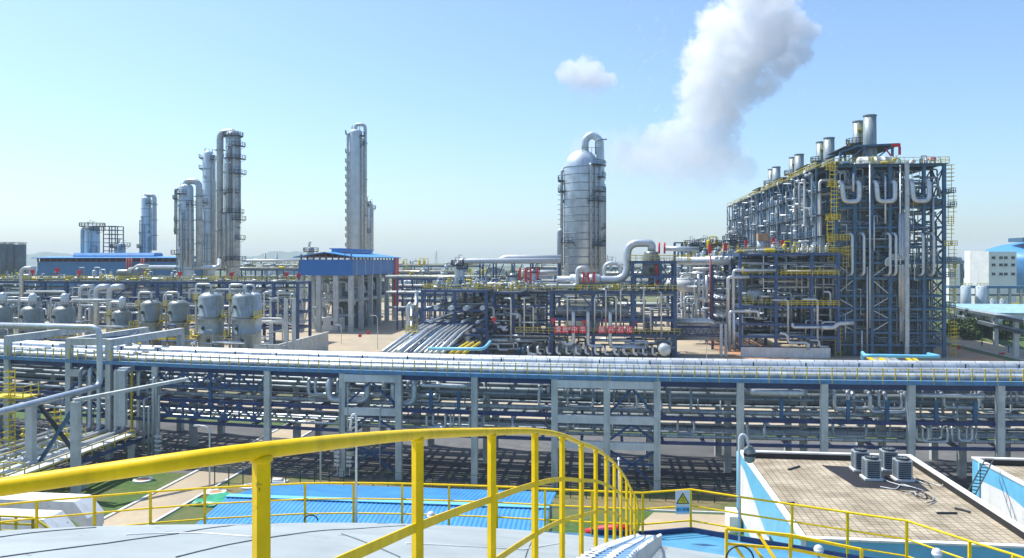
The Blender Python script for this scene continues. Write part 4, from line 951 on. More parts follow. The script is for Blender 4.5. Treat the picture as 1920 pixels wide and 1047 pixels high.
L_ = (-175, -95); RT = (-60, 30)
tower('distillation_column', 'tallest slim column over the blue compressor house with a ladder of small platforms', 667, 330, 243, None, 24, 0, 'towermetal', [(y, 170, 215, 1.6) for y in (252, 287, 305, 320, 335, 350, 367, 382, 399, 414, 432, 445, 462)] + [(256, -40, 20, 1.8), (273, -30, 15, 1.6)], None, [(0, .75, 470, 2.0)], [(215, .5, 252, 470), (-20, .5, 262, 470)], [186])
tower('distillation_column', 'smaller twin pipe column just behind the tallest one', 686, 345, 377, None, 10, 8, 'towermetal', [(385, -60, 30, 1.2), (436, -60, 20, 1.2)], None, None, [(0, .9, 385, 470), (170, .5, 385, 470)])
tower('distillation_column', 'thin grey column at the outer side of the twin behind the tallest one', 695, 350, 383, None, 9, 6, 'towermetal', [(392, -60, 30, 1.2)])
tower('distillation_column', 'tall heavy column thick with platforms and a big overhead pipe down its flank', 437, 300, 252, None, 27, 18, 'silver2', [(275, -70, 20, 1.8), (299, -110, 20, 2.0), (327, -80, 15, 2.2), (363, -130, -30, 1.2), (400, -150, 10, 1.4), (413, -70, 20, 2.0), (449, -50, 20, 1.8), (488, -110, 20, 2.0), (256, -180, 180, 1.0)], [(0, .92), (.55, .92), (.56, .95), (.57, 1.0), (1, .98)], [(180, 1.35, 505, .8)], [(-60, .5, 262, 500), (-100, .4, 280, 500), (-75, .35, 400, 500), (-120, .5, 402, 500), (-10, .3, 260, 420), (-140, .45, 402, 500), (-90, .5, 402, 500)], [-5])
tower('distillation_column', 'tall column left slimmer beside the platform heavy one', 391, 310, 288, None, 20, 12, 'towermetal', [(297, 160, 215, 1.5), (317, 160, 215, 1.5), (381, 170, 290, 1.8), (363, 165, 210, 1.3), (437, 165, 215, 1.6), (412, 165, 200, 1.3), (476, 165, 205, 1.3), (300, -50, 20, 1.2)], [(0, 1.15), (.42, 1.12), (.46, 1.0), (1, .92)], None, [(-15, .5, 292, 500), (-30, .35, 310, 500), (0, .4, 340, 500)], [185])
tower('distillation_column', 'stout mid height column with an overhead pipe and a tapering waist', 349, 290, 352, None, 29, 13, 'towermetal', [(374, 165, 225, 1.8), (415, 165, 200, 1.4), (436, 165, 200, 1.4), (477, 150, 250, 2.4), (385, -60, 10, 1.3), (365, 190, 300, 1.0)], [(0, .55), (.22, .62), (.29, 1.0), (.6, .98), (1, .9)], [(0, 1.2, 500, 2.4)], [(-40, .5, 380, 500), (-60, .4, 450, 500), (190, .6, 355, 440), (-90, .4, 400, 500)], [182])
tower('distillation_column', 'plain banded column with one overhead pipe standing behind the blue building', 274, 330, 373, None, 19, 14, 'towermetal', [(465, 160, 250, 1.5), (382, -60, 0, 1.2)], [(0, 1.15), (.3, 1.1), (1, .92)], [(0, .9, 470, 1.5)], [(-15, .4, 390, 470)])
tower('regenerator', 'short fat column with a yellow railed platform on top left of the lattice tower', 173, 320, 422, None, 26, 6, 'towermetal', [(425, -180, 180, 2.0), (432, -70, 30, 2.0)], None, None, [(185, .8, 430, 475), (-70, .5, 430, 475)], [-80])
lt = thing('lattice_tower', 'blue open lattice tower beside the short fat column', 'steel tower', (U(204, 330), 330, 0))
ua, ub = U(194, 330), U(216, 330)
frame(lt, [ua, (ua+ub)/2, ub], [330, 336], [Z(y, ua, 330) for y in (470, 462, 455, 447, 439, 431, 424)], 'blue2', .35, .3)
tower('process_drum', 'squat drum with round top pipes between lattice tower and banded column', 228, 325, 456, None, 14, 2, 'silver2', [(462, -60, 20, 2)])
tower('process_drum', 'small drum with railing next to the squat drum', 219, 322, 459, None, 9, 2, 'silver2', [(465, 120, 300, 1.5)])
tower('vent_vessel', 'white ribbed vessel peeking over the blue compressor house roof', 583, 300, 463, None, 12, 1, 'whitemetal', [(472, 150, 390, 1.6)])
for px, yt, l in ((497, 474, 'slim vent stack alone against the hills'), (518.5, 474, 'slim vent stack nearer the blue compressor house')):
    u = U(px, 480); st = thing('vent_stack', l, 'stack', (u, 480, 0)); g = G(); g.lathe((u, 480, 0), [(.75, 0), (.6, 27)], 10); part(st, 'pipe', g, 'greypipe'); g = G(); g.rail([(u-1.3, 478.7, 22), (u+1.3, 478.7, 22)], 1.2, .8, .05); g.box(u-1.3, u+1.3, 478.7, 481, 21.8, 22); part(st, 'platform', g, 'greypipe')
for i, (px, w) in enumerate(((1, 16), (16, 16), (34, 26))):
    v = 430+i*6; u = U(px, v); r = w/2*DEP(u, v)/F*1.02; t = thing('silo', ('pale concrete silo at the picture edge', 'pale concrete silo in the middle of the three', 'widest of the three pale silos with a railed top')[i], 'silo', (u, v, 0))
    g = G(); g.lathe((u, v, 0), [(r, 0), (r, Z(459, u, v)), (r*.6, Z(456, u, v))], 20, 'z'); part(t, 'shell', g, 'casing'); g = G(); q = [(u+math.cos(k*.5)*r, v+math.sin(k*.5)*r, Z(459, u, v)) for k in range(13)]; g.rail(q, 1.4, 2, .08); part(t, 'guard_rail', g, 'greypipe')

# ================================================================== BLUE BUILDINGS
def monitor_roof(t, u0, u1, v0, v1, ze, zr, m='blueroof', over=1.5, th=.25):
    um = (v0+v1)/2
    for va, vb in ((v0-over, um), (v1+over, um)):
        g = G(); b = 0
        za = ze
        g.v += [(u0-over, va, za), (u1+over, va, za), (u1+over, vb, zr), (u0-over, vb, zr), (u0-over, va, za+th), (u1+over, va, za+th), (u1+over, vb, zr+th), (u0-over, vb, zr+th)]
        g.quads([(0, 3, 2, 1), (4, 5, 6, 7), (0, 1, 5, 4), (1, 2, 6, 5), (2, 3, 7, 6), (3, 0, 4, 7)]); part(t, 'roof', g, m)
# left long blue hall
v0 = 300; ua, ub, uc = U(70, v0), U(143, v0), U(330, v0)
t = thing('blue_hall', 'long blue walled hall with a raised roof ridge behind the pipework', 'industrial hall', ((ua+uc)/2, v0, 0))
zw, zt = Z(491, ub, v0), Z(487, ub, v0)
g = G(); g.box(ua, uc, v0, v0+24, 0, zw); part(t, 'wall', g, 'bluewall2')
for k in range(22): uu = ua+(uc-ua)*k/21; g = G(); g.box(uu-.25, uu+.25, v0+.1, v0+.6, zw, zt+.8); part(t, 'eave_post', g, 'darkred')
g = G(); g.box(ua+.2, uc-.2, v0+1.2, v0+1.4, zw, zt+.6); part(t, 'clerestory', g, 'dark')
monitor_roof(t, ua, uc, v0, v0+24, zt+.5, zt+1.1)
g = G(); a, b_ = U(147, v0+12), U(297, v0+12); z = Z(485, a, v0+12)
prof = [(0, 0), (-.6, 1.2), (.2, 2.3), (5.8, 2.3), (6.6, 1.2), (6, 0)]
g.v += [(a, v0+9+p[0], z+p[1]) for p in prof] + [(b_, v0+9+p[0], z+p[1]) for p in prof]; n = 6
g.f.append(tuple(range(n))); g.s.append(False); g.f.append(tuple(reversed(range(n, 2*n)))); g.s.append(False)
for i in range(n): j = (i+1) % n; g.f.append((j, i, n+i, n+j)); g.s.append(False)
part(t, 'ridge_vent', g, 'blueroof')
for k in range(5): uu = U(238+k*4.5+(14 if k > 2 else 0), v0-3); pipe([(uu, v0-3, 8), (uu, v0-3, Z(484, uu, v0-3))], .35, 'dark red vent pipe rising in front of the long blue hall', 'dark red vent pipes before the long blue hall', 'darkred')
# compressor house on concrete legs
v0 = 240; ua, ub = U(560, v0+0), U(661, v0)
v1 = v0 + 53
t = thing('compressor_house', 'blue clad compressor house raised on tall concrete columns over open machinery', 'industrial hall', ((ua+ub)/2, v0, 0))
# its own right side runs back in depth
u0, u1 = ua, ub; z0, z1, z2 = Z(517, u1, v0), Z(487, u1, v0), Z(483.5, u1, v0)
g = G(); g.box(u0, u1, v0, v0+.3, z0, z1); part(t, 'cladding', g, 'bluewall')
g = G(); g.box(u1-.3, u1, v0+.3, v1, z0, z1); part(t, 'cladding', g, 'bluewall')
g = G(); g.box(u0, u0+.3, v0+.3, v1, z0, z1); part(t, 'cladding', g, 'bluewall')
for v in [v0+4+9*k for k in range(6)]: g = G(); g.box(u1, u1+.12, v-.12, v+.12, z0, z1); part(t, 'downpipe', g, 'whitemetal')
g = G(); g.box(u1+.02, u1+.5, v1-4, v1+1, z0-12, z2+.3); part(t, 'red_panel', g, 'red')
for k in range(9):
    uu = u0+.6+(u1-u0-1.2)*k/8; g = G(); g.box(uu-.2, uu+.2, v0+.4, v0+.8, z1, z2+1.1); part(t, 'eave_post', g, 'darkred')
for k in range(14):
    v = v0+1+51*k/13; g = G(); g.box(u1-1.0, u1-.6, v-.2, v+.2, z1, z2+.2); part(t, 'eave_post', g, 'darkred')
um = (u0+u1)/2; ov = 1.3; ze, zr = z2, z2+1.5
for a, b_ in ((u0-ov, um), (u1+ov, um)):
    g = G(); g.v += [(a, v0-ov, ze), (b_, v0-ov, zr), (b_, v1+ov, zr), (a, v1+ov, ze), (a, v0-ov, ze+.3), (b_, v0-ov, zr+.3), (b_, v1+ov, zr+.3), (a, v1+ov, ze+.3)]
    g.quads([(0, 3, 2, 1), (4, 5, 6, 7), (0, 1, 5, 4), (1, 2, 6, 5), (2, 3, 7, 6), (3, 0, 4, 7)]); part(t, 'roof', g, 'blueroof')
g = G(); g.box(um-1.6, um+1.6, v0+10, v1-8, zr+.2, zr+1.3); g.box(um-2.2, um+2.2, v0+9.6, v1-7.6, zr+1.3, zr+1.6); part(t, 'ridge_vent', g, 'blueroof')
for iu, u in enumerate((u0+.6, u0+(u1-u0)*.36, u0+(u1-u0)*.68, u1-.7)):
    for k in range(6):
        if iu in (1, 2) and k % 2: continue
        v = v0+.8+k*10.2; g = G(); g.box(u-.75, u+.75, v-.6, v+.6, 0, z0 if k or iu in (0, 3) else z0); part(t, 'column', g, 'concrete')
for v in (v0+10, v0+30, v0+50): g = G(); g.box(u0, u1, v, v+.8, z0-1.2, z0-.2); part(t, 'floor_beam', g, 'concrete')
g = G(); g.box(u0+4, u1-1, v0+9, v1-2, Z(566, u1, v0+9), Z(562, u1, v0+9)+.2); part(t, 'machine_floor', g, 'concrete')
g = G(); g.box(u0+.3, u1-.3, v0+.4, v1-.4, z1-.3, z1-.1); part(t, 'ceiling', g, 'deckmat')
g = G(); g.box(u0+5, u1-3, v0+16, v0+40, 0.05, Z(572, u1, v0+9)); part(t, 'foundation', g, 'casing')
g = G(); g.box(u0+2, u1-2, v0+34, v0+35, Z(560, u1, v0+9), z0); part(t, 'inner_wall', g, 'casing')
g = G(); g.rail([(u0+4, v0+9, Z(562, u1, v0+9)+.2), (u1-1, v0+9, Z(562, u1, v0+9)+.2)], 1.3, 1.5, .06); part(t, 'guard_rail', g, 'greypipe')
clutter(60, u0+2, u1-2, v0+4, v1-5, 1, 16, 'silver machine pipe inside the open compressor house', 'pipes inside the open compressor house', 31, (.15, .25, .4))
clutter(40, u0+2, u1-2, v0+4, v1-5, 12, 21, 'silver machine pipe inside the open compressor house', 'pipes inside the open compressor house', 32, (.25, .4, .6))
for k, (uu, vv, l) in enumerate(((u0+10, v0+24, 'large pale compressor casing on the raised floor'), (u0+12, v0+48, 'second pale compressor casing farther inside the compressor house'))):
    c_ = thing('compressor', l, 'compressor', (uu, vv, 9.5)); g = G(); g.vessel((uu-4, vv, 12.4), 2.2, 8, 16, 'u', 3); part(c_, 'casing', g, 'silver2'); g = G(); g.box(uu-4, uu+4, vv-2, vv+2, 9.6, 10.4); part(c_, 'plinth', g, 'casing')
g = G(); zz = (u0+9); b1 = thing('site_cabin', 'small white site cabin standing under the compressor house', 'cabin', (zz, v0+6, 0))
g.box(zz-5, zz+3.5, v0+3, v0+7, 0.05, 4.2); part(b1, 'body', g, 'white')
for k in (-3, 1): g = G(); g.box(zz+k-.7, zz+k+.7, v0+2.94, v0+3, 1.8, 3.2); part(b1, 'window', g, 'glass')
for k in range(4):
    g = G(); va = v0+2+k*10.2; g.bar((u0+.6, va, 1), (u0+4.5, va, z0-2), .35); g.bar((u0+4.5, va+.4, 1), (u0+.6, va+.4, z0-2), .35); part(t, 'cross_brace', g, 'concrete')
D = 205; hydrant(675, 632, 232, 'red fire monitor on the yard, the nearer one before the compressor house', .8); hydrant(690, 626, 240, 'red fire monitor beside the compressor house column', .8)
for px, py, D, l in ((61, 512, 215, 'red fire monitor at the far end of the blue rack top'), (107, 509, 216, 'small red fire monitor on the blue rack before the blue hall'), (148.5, 513, 217, 'red fire monitor on the blue rack below the hall corner'), (337, 516, 218, 'red fire monitor on the rack top beside the stout column'), (434, 517, 219, 'red fire monitor below the platform heavy column'), (537, 517, 219, 'red fire monitor on a stand close to the compressor house'), (560, 519, 219, 'red fire monitor touching the compressor house corner'), (1797, 655, 200, 'red fire monitor at the foot of the furnace ladder'), (1878, 668, 188, 'red fire monitor on the site road verge')): hydrant(px, py, D, l, .95 if py < 600 else .9)

# ================================================================== LEFT PROCESS AREA
v = 205; ua, ub = U(-40, v), U(558, v)
t = thing('blue_pipe_rack', 'long blue steel rack behind the row of pale vessels', 'pipe rack', ((ua+ub)/2, v, 0))
us = [ua+(ub-ua)*k/14 for k in range(15)]
frame(t, us, [v, v+9], [Z(y, 0, v) for y in (620, 590, 567, 531)], 'blue', .7, .6)
zt = Z(531, 0, v)
deck(t, ua, ub, v-.5, v+9, zt, 'fb', 'deckmat', 1.3, 2.2, .11)
for k in range(0, 14, 2): g = G(); g.bar((us[k], v, Z(567, 0, v)), (us[k+1], v, zt-.5), .25); part(t, 'brace', g, 'blue')
gear(130, ua, ub, v, v+8, zt+.06, 'valve gear standing on the blue rack top', 'valve gear on the blue rack top', 41, .75)
clutter(190, ua, ub, v-5, v+8, Z(615, 0, v), zt-.5, 'silver process pipe in the blue rack behind the vessels', 'pipes in the blue rack behind the vessels', 42)
clutter(60, ua, U(560, 190), 178, 190, 1, 13, 'silver pipe among the pale vessels', 'pipes among the pale vessels', 43, (.15, .22, .3))
clutter(90, ua, U(552, 160), 150, 163, 1, 8.5, 'thin grey pipe crossing in front of the pale vessels', 'pipes in front of the pale vessels', 46, (.08, .12, .16, .2), ('silver2', 'greypipe', 'casing2', 'blue', 'yellow', 'greypipe'), (2, 9), .5)
vf = thing('valve_gallery', 'thin blue gallery with yellow rails running before the pale vessels', 'platform', ((ua+U(500, 157))/2, 157, 0))
for zz in (5.4,):
    for k in range(9):
        a_ = ua + (U(500, 157)-ua)*k/9; b2 = a_ + (U(500, 157)-ua)/9*rnd.choice((.5, .7)); g = G(); g.box(a_, b2, 157, 158.4, zz-.15, zz); part(vf, 'walkway', g, 'blue'); g = G(); g.rail([(a_, 157, zz), (b2, 157, zz)], 1.1, 1.3, .04); part(vf, 'guard_rail', g, 'yellow' if k % 2 else 'greypipe'); g = G(); g.box(a_, a_+.25, 157, 157.25, 0, zz-.15); part(vf, 'post', g, 'blue')
gear(80, ua, U(560, 190), 165, 196, 0.05, 'ground level pump or valve among the pale vessels', 'ground gear among the pale vessels', 44, 1.5)
for i, (z, r) in enumerate(((Z(553, 0, v), .45), (Z(560, 0, v), .3), (Z(575, 0, v), .5), (Z(585, 0, v), .3), (Z(603, 0, v), .4), (Z(545, 0, v), .35), (Z(612, 0, v), .3))):
    pipe([(ua, v+1+i*.9, z), (ub, v+1+i*.9, z)], r, 'long silver pipe running inside the blue rack', 'long pipes inside the blue rack', 'silver' if i % 2 else 'whitemetal')
for px, y0, y1, r in ((150, 537, 640, .5), (168, 542, 640, .35), (180, 538, 640, .75), (205, 538, 640, .75), (160, 580, 640, .2), (495, 548, 600, .25), (507, 560, 640, .3), (521, 546, 600, .2), (40, 503, 560, .5)):
    vv = 195; uu = U(px, vv); pipe([(uu+ (4 if r > .3 else 2), vv, Z(y0, uu, vv)), (uu, vv, Z(y0, uu, vv)), (uu, vv, Z(y1, uu, vv))], r, 'silver pipe bending down in front of the blue rack', 'pipes bending down in front of the blue rack', 'silver', r*3)
def vessel_set(px, ytop, wpx, v, label, grp=None, m='creamtank', ring=True, plat=True, head=False):
    u = U(px, v); r = wpx/2*DEP(u, v)/F; h = Z(ytop, u, v); t = thing('process_vessel', label, 'vessel', (u, v, 0), grp)
    g = G(); g.vessel((u, v, 1.2), r, h-1.2, 24, 'z', 3, .55); part(t, 'shell', g, m)
    for a in (45, 135, 225, 315): g = G(); q = (u+r*.85*math.cos(R(a)), v+r*.85*math.sin(R(a))); g.cbox((q[0], q[1], 0), .4, .4, 3.2); part(t, 'leg', g, 'greypipe')
    if ring:
        for zz in (h*.42, h*.62):
            g = G(); g.lathe((u, v, zz), [(r, 0), (r+.25, 0), (r+.25, .18), (r, .18)], 24, smooth=False); part(t, 'stiffener', g, 'greypipe')
    for a, zz in ((-100, h*.5), (-75, h*.33), (-110, h*.8)):
        a = R(a); q = (u+r*math.cos(a), v+r*math.sin(a)); g = G(); g.lathe((q[0], q[1]-.1, zz), [(.33, -.3), (.33, .1), (.42, .1), (.42, .22)], 12, 'v', smooth=False); part(t, 'manway', g, 'dark')
    if plat: platform(t, (u, v), r, h-r*.7, 150, 200, 1.0, 'yellow', 1.1); platform(t, (u, v), r, h*.38, 170, 230, 1.6, 'yellow', 1.1); platform(t, (u, v), r, h*.66, -30, 20, 1.3, 'yellow', 1.1)
    g = G(); g.tube([(u, v, h-.2), (u, v, h+1.6), (u-r*1.25, v-.3, h+1.6), (u-r*1.25, v-.3, 1)], .22, 8, .6); part(t, 'top_pipe', g, 'silver')
    if head:
        g = G(); g.vessel((u+.2, v, h-.2), r*.38, 3.0, 14, 'z', 0, .9); part(t, 'top_drum', g, 'silver'); g = G(); g.rail([(u-r, v-r, h-.2), (u+r, v-r, h-.2), (u+r, v+r, h-.2)], 1.1, .8, .05); part(t, 'guard_rail', g, 'greypipe')
    g = G(); rn = random.Random(int(px))
    for k in range(7): a = rn.uniform(0, 6.28); q = (u+r*.6*math.cos(a), v+r*.6*math.sin(a)); g.cbox((q[0], q[1], h-.9), .25, .25, rn.uniform(.8, 1.4))
    part(t, 'nozzle_ring', g, 'greypipe'); return t
vessel_set(4, 571, 36, 168, 'squat pale vessel cut by the picture edge', None, 'creamtank', True, False, True)
vessel_set(60, 573, 40, 168, 'squat pale vessel with a small drum on top, second of the low row', None, 'creamtank', True, False, True)
vessel_set(120, 573, 40, 168, 'squat pale vessel with a small drum on top beside the row of bent pipes', None, 'creamtank', True, False, True)
vessel_set(228, 580, 34, 166, 'lower vessel with an upper drum just past the bent pipes', None, 'creamtank', True, True, True)
vessel_set(284, 562, 38, 166, 'round topped pale vessel before the pair of tall vessels', None, 'creamtank')
vessel_set(335, 562, 38, 166, 'round topped pale vessel nearest the widest vessel', None, 'creamtank')
vessel_set(396, 547, 46, 164, 'widest pale vessel with a flat dished top and manways', None, 'casing2')
vessel_set(457, 548, 42, 164, 'tall pale vessel with manways next to the widest one', None, 'casing2')
vessel_set(477, 548, 26, 172, 'narrow grey vessel half hidden behind the tall one', None, 'silver2', False, False)
g = G(); 
u_ = U(545, 170); bw = thing('concrete_pit_wall', 'low concrete retaining wall at the yard corner beside the vessels', 'wall', (u_, 170, 0))
g.box(u_-4, u_+1, 160, 160.5, 0, 4.6); part(bw, 'wall_panel', g, 'concrete'); g = G(); g.box(u_+1, u_+1.5, 160, 190, 0, 4.6); part(bw, 'wall_panel', g, 'concrete')
g = G(); g.box(u_+3, u_+8, 158, 158.4, 0, 1.6); g.box(u_+8, u_+8.4, 158, 176, 0, 1.6); single('low_wall', 'low concrete bund wall on the open yard', 'wall', g, 'concrete')
for px in (508, 536, 551):
    vv = 165; uu = U(px, vv); g = G(); g.box(uu-.35, uu+.35, vv-.3, vv+.3, 0, Z(606 if px < 520 else 560, uu, vv)); single('concrete_post', 'concrete post at the end of the vessel area', 'post', g, 'concrete', 'concrete posts at the end of the vessel area')

# ================================================================== CENTRAL PROCESS BLOCK
v = 186; L1 = [U(p, v) for p in (792, 853, 912, 959)]; L2 = [U(p, v) for p in (1034, 1112, 1187, 1266)]
zt, zm, zl, zb = Z(546, 5, v), Z(576, 5, v), Z(600, 5, v), Z(626, 5, v)
t = thing('process_structure', 'blue steel process structure with a red lettered banner across its lower deck', 'steel structure', (L2[1], v, 0))
frame(t, L2, [v, v+8], [zb, Z(597, 5, v), zt], 'blue', .75, .7)
deck(t, L1[3]+1, L2[-1]+1, v-.8, v+8, zb, 'f', 'deckmat', 1.2, 1.3, .1)
deck(t, L2[0]-8, L2[-1]+1, v-.8, v+9, zt, 'fb', 'deckmat', 1.3, 1.6, .11)
for a, b_ in ((L2[0], L2[1]), (L2[1], L2[2])):
    xbrace(t, (a+.6, v, zt-3.5), (a+3, v, zt-.6), (b_-.6, v, zt-3.5), (b_-3, v, zt-.6), .3)
t2 = thing('receding_rack', 'blue multi level rack running back in depth beside the compressor house yard', 'pipe rack', (L1[0]+7, v, 0))
frame(t2, L1[:3], [v+i*14 for i in range(6)], [2.6, Z(623, 0, v), Z(607, 0, v), Z(582, 0, v), zt], 'blue', .65, .5)
deck(t2, L1[0], L1[2], v, v+70, zt, 'flr', 'deckmat', 1.3, 2.4, .12)
t3 = thing('linking_structure', 'blue frame linking the receding rack to the banner structure', 'steel structure', (L1[3], v+4, 0))
frame(t3, [L1[2]+1.2, L1[3], L2[0]-1.4], [v+4, v+18, v+32], [Z(640, 0, v), Z(620, 0, v), Z(575, 0, v), zt-.6], 'blue', .5, .4)
deck(t3, L1[2]+1.2, L2[0]-1.4, v+4, v+32, zt-.6, 'flr', 'deckmat', 1.3, 2, .11)
g = G(); 
for i in range(16):
    uu = L1[0]+.8+i*((L1[2]-L1[0]-1.6)/15)
    lev = (3.0, Z(623, 0, v)+.3, Z(607, 0, v)+.3, Z(582, 0, v)+.4)[i % 4]
    pipe([(uu, v-1.5-(i % 3), lev), (uu, v+69, lev)], (.3, .45, .35, .6)[i % 4], 'silver pipe running back inside the receding blue rack', 'pipes inside the receding blue rack', ('silver', 'whitemetal', 'silver2')[i % 3])
clutter(90, L1[2], L2[-1], v+1, v+14, zb+.5, zt-.6, 'silver process pipe within the banner structure', 'pipes within the banner structure', 51, (.15, .22, .32))
clutter(70, L1[2], L2[-1], v-1, v+10, .8, zb-.4, 'silver pipe or pump line under the banner deck', 'lines under the banner deck', 52, (.15, .22, .32))
clutter(40, L1[0], L1[2], v, v+60, 5, zt-.6, 'silver pipe crossing the receding blue rack', 'pipes crossing the receding blue rack', 56, (.15, .25))
gear(60, L2[0]-8, L2[-1], v, v+8, zt+.06, 'valve gear on the top deck of the banner structure', 'valve gear on the banner structure top deck', 53, .9)
gear(70, L1[0], L1[2], v, v+68, zt+.06, 'valve gear on the top of the receding rack', 'valve gear on the receding rack', 54, 1.2)
gear(50, L1[3], L2[-1], v-3, v+6, .05, 'ground level pump beneath the banner deck', 'pumps beneath the banner deck', 55, 1.0)
gear(40, L1[2]+1, L2[0], v+5, v+30, zt-.5, 'valve gear on the linking frame top', 'valve gear on the linking frame', 57, 1.1)
# horizontal exchanger
uu0, uu1 = U(1042, v+3), U(1180, v+3); ex = thing('heat_exchanger', 'large horizontal silver drum lying on the middle deck behind the letter boards', 'heat exchanger', ((uu0+uu1)/2, v+3, Z(590, 5, v)))
g = G(); g.vessel((uu0, v+3, (Z(594, 5, v)+Z(576, 5, v))/2), (Z(576, 5, v)-Z(594, 5, v))/2, uu1-uu0, 20, 'u', 8); part(ex, 'shell', g, 'silver2')
for k in (.2, .5, .8): g = G(); x = uu0+(uu1-uu0)*k; g.box(x-.5, x+.5, v+2, v+4, Z(597, 5, v), Z(592, 5, v)); part(ex, 'saddle', g, 'blue')
# banner letter boards
chars = [(1047, '爱'), (1059.5, '我'), (1077, '中'), (1092.5, '华'), (1128, '振'), (1145.5, '兴'), (1163, '石'), (1179.5, '化')]
bn = thing('letter_banner', 'eight red square boards with white characters hung along the lower deck rail', 'banner', (U(1112, v-1), v-1, zb))
vv = v-2.3
for px, ch in chars:
    uu = U(px, vv); zc = Z(618.3, uu, vv); s = .8; g = G(); g.box(uu-s, uu+s, vv-.06, vv, zc-s, zc+s); part(bn, 'letter_board', g, 'red')
    add_text(bn, ch, 1.35, (uu, vv-.08, zc), 'white', .015, 'character')
# U legs in front
for px, y0, y1, x2, r in ((1075, 585, 645, 1058, .42), (1102.5, 585, 648, 1130, .42), (1144, 586, 650, 1210, .42)):
    uu = U(px, v-1.5); ue = U(x2, v-1.5); pipe([(uu, v+1, Z(y0, uu, v)), (uu, v-1.5, Z(y0, uu, v)), (uu, v-1.5, Z(y1, uu, v)), (ue, v-1.5, Z(y1, uu, v))], r, 'thick silver pipe dropping in front of the letter boards and bending under the deck', 'thick pipes dropping past the letter boards', 'silver', 1.1, 12)
for px, y0, y1 in ((1064, 555, 627), (1115, 558, 618), (1136, 543, 625), (1155, 558, 622), (1163.5, 543, 620), (1207, 543, 622), (983, 558, 632), (1000, 575, 620), (1240, 548, 640), (1220, 580, 620), (958, 560, 640), (1056, 640, 662)):
    uu = U(px, v-.9); pipe([(uu+ (1.4 if px % 2 else -1.6), v+.5, Z(y0, uu, v)), (uu, v-.9, Z(y0, uu, v)), (uu, v-.9, Z(y1, uu, v))], .2, 'slim silver pipe dropping down the face of the banner structure', 'slim pipes on the face of the banner structure', 'silver')
for i in range(15):
    uu = U(990+i*18, v-3); pipe([(uu+.9, v-3, .8), (uu, v-3, 1.0), (uu, v-3, 2.2), (uu, v+1, 2.2)], .28, 'short bent suction pipe at the foot of the banner structure', 'suction pipes at the foot of the banner structure', 'whitemetal' if i % 2 else 'silver', .5)
g = G(); uu = U(1245, v-3); g.vessel((uu, v-6, 2.2), 1.35, 8, 18, 'v', 2); single('horizontal_drum', 'round ended drum low at the end of the banner structure', 'drum', g, 'silver2')
# upper tower with hopper vessel
ta, tb = U(1187, v), U(1266, v); zh = Z(490, ta, v); t4 = thing('hopper_tower', 'blue braced frame carrying the pale hopper vessel above the top deck', 'steel structure', ((ta+tb)/2, v+4, zt))
frame(t4, [ta, (ta+tb)/2+1.5, tb], [v, v+8], [Z(517, ta, v), zh], 'blue', .6, .6, base=zt+.1)
deck(t4, ta-.5, tb+3.5, v-.5, v+8.5, zh, 'fblr', 'deckmat', 1.3, 1.4, .1)
um = (ta+tb)/2+1.5
xbrace(t4, (ta, v, zt+.3), (um, v, Z(517, ta, v)-.5), None, None, .3); xbrace(t4, (ta, v, Z(516, ta, v)), (um-2, v, zh-.6), None, None, .25); xbrace(t4, (um, v+.1, zh-.7), (tb, v+.1, zt+.5), (um, v+.3, zt+.5), (tb, v+.3, zh-.7), .25)
uh = U(1221, v+3); hv = thing('hopper_vessel', 'pale hopper vessel with a flanged top held in the braced frame', 'vessel', (uh, v+3, Z(532, uh, v)))
R_ = 16.5*DEP(uh, v)/F
g = G(); g.lathe((uh, v+3, 0), [(R_*.35, Z(540, uh, v)), (R_*.35, Z(523, uh, v)), (R_*.95, Z(516, uh, v)), (R_, Z(513, uh, v)), (R_, Z(482, uh, v)), (R_*.8, Z(476, uh, v)), (R_*.78, Z(472, uh, v)), (R_*.1, Z(471, uh, v))], 20, 'z', 'all'); part(hv, 'shell', g, 'creamtank')
g = G(); g.lathe((uh-.1, v+3-R_, Z(507, uh, v)), [(.6, -.3), (.6, .15)], 12, 'v'); part(hv, 'manway', g, 'black')
p_ = lambda px, py, vv: (U(px, vv), vv, Z(py, U(px, vv), vv))
pipe([p_(1045, 525, v+4), p_(1100, 525, v+4), p_(1176, 525, v+4), p_(1176, 456, v+4), p_(1222, 456, v+4), p_(1222, 473, v+4)], .95, 'fat silver pipe looping up from the deck into the hopper vessel', None, 'silver', 3.2, 14)
g = G(); c = p_(1066, 525, v+4); g.vessel((c[0], c[1], c[2]), 1.35, U(1128, v)-c[0], 18, 'u', 4); single('horizontal_drum', 'fat silver horizontal drum on the top deck between red posts', 'drum', g, 'silver')
pipe([p_(1017, 542, v+2), p_(1025, 537, v+2), p_(1083, 537, v+2), p_(1083, 503, v+2), p_(1099, 503, v+2), p_(1099, 520, v+2)], .55, 'silver goose neck pipe beside the horizontal drum', None, 'silver', 1.2, 12)
pipe([p_(1133, 530, v+5), p_(1133, 494, v+5), p_(1163, 494, v+5), p_(1163, 520, v+5)], .45, 'silver arch pipe on the top deck near the hopper tower', None, 'silver', 1.6, 12)
for px, y0, y1, l in ((975, 503, 525, 'a'), (986, 503, 530, 'b'), (995, 503, 530, 'c'), (1008, 502, 522, 'd'), (1094, 511, 530, 'e'), (1103.5, 511, 530, 'f'), (1114, 510, 530, 'g'), (1231, 498, 534, 'h'), (1236, 455, 476, 'i'), (1246, 455, 476, 'j')):
    vv = v+1.2; c = p_(px, y1, vv); c2 = p_(px, y0, vv); g = G(); g.box(c[0]-.24, c[0]+.24, vv-.2, vv+.2, c[2], c2[2]) if l < 'i' else g.cyl((c[0], vv, c[2]), .22, c2[2]-c[2], 8)
    single('red_post', 'red painted upright post standing on the top deck', 'post', g, 'red', 'red upright posts on the top deck')
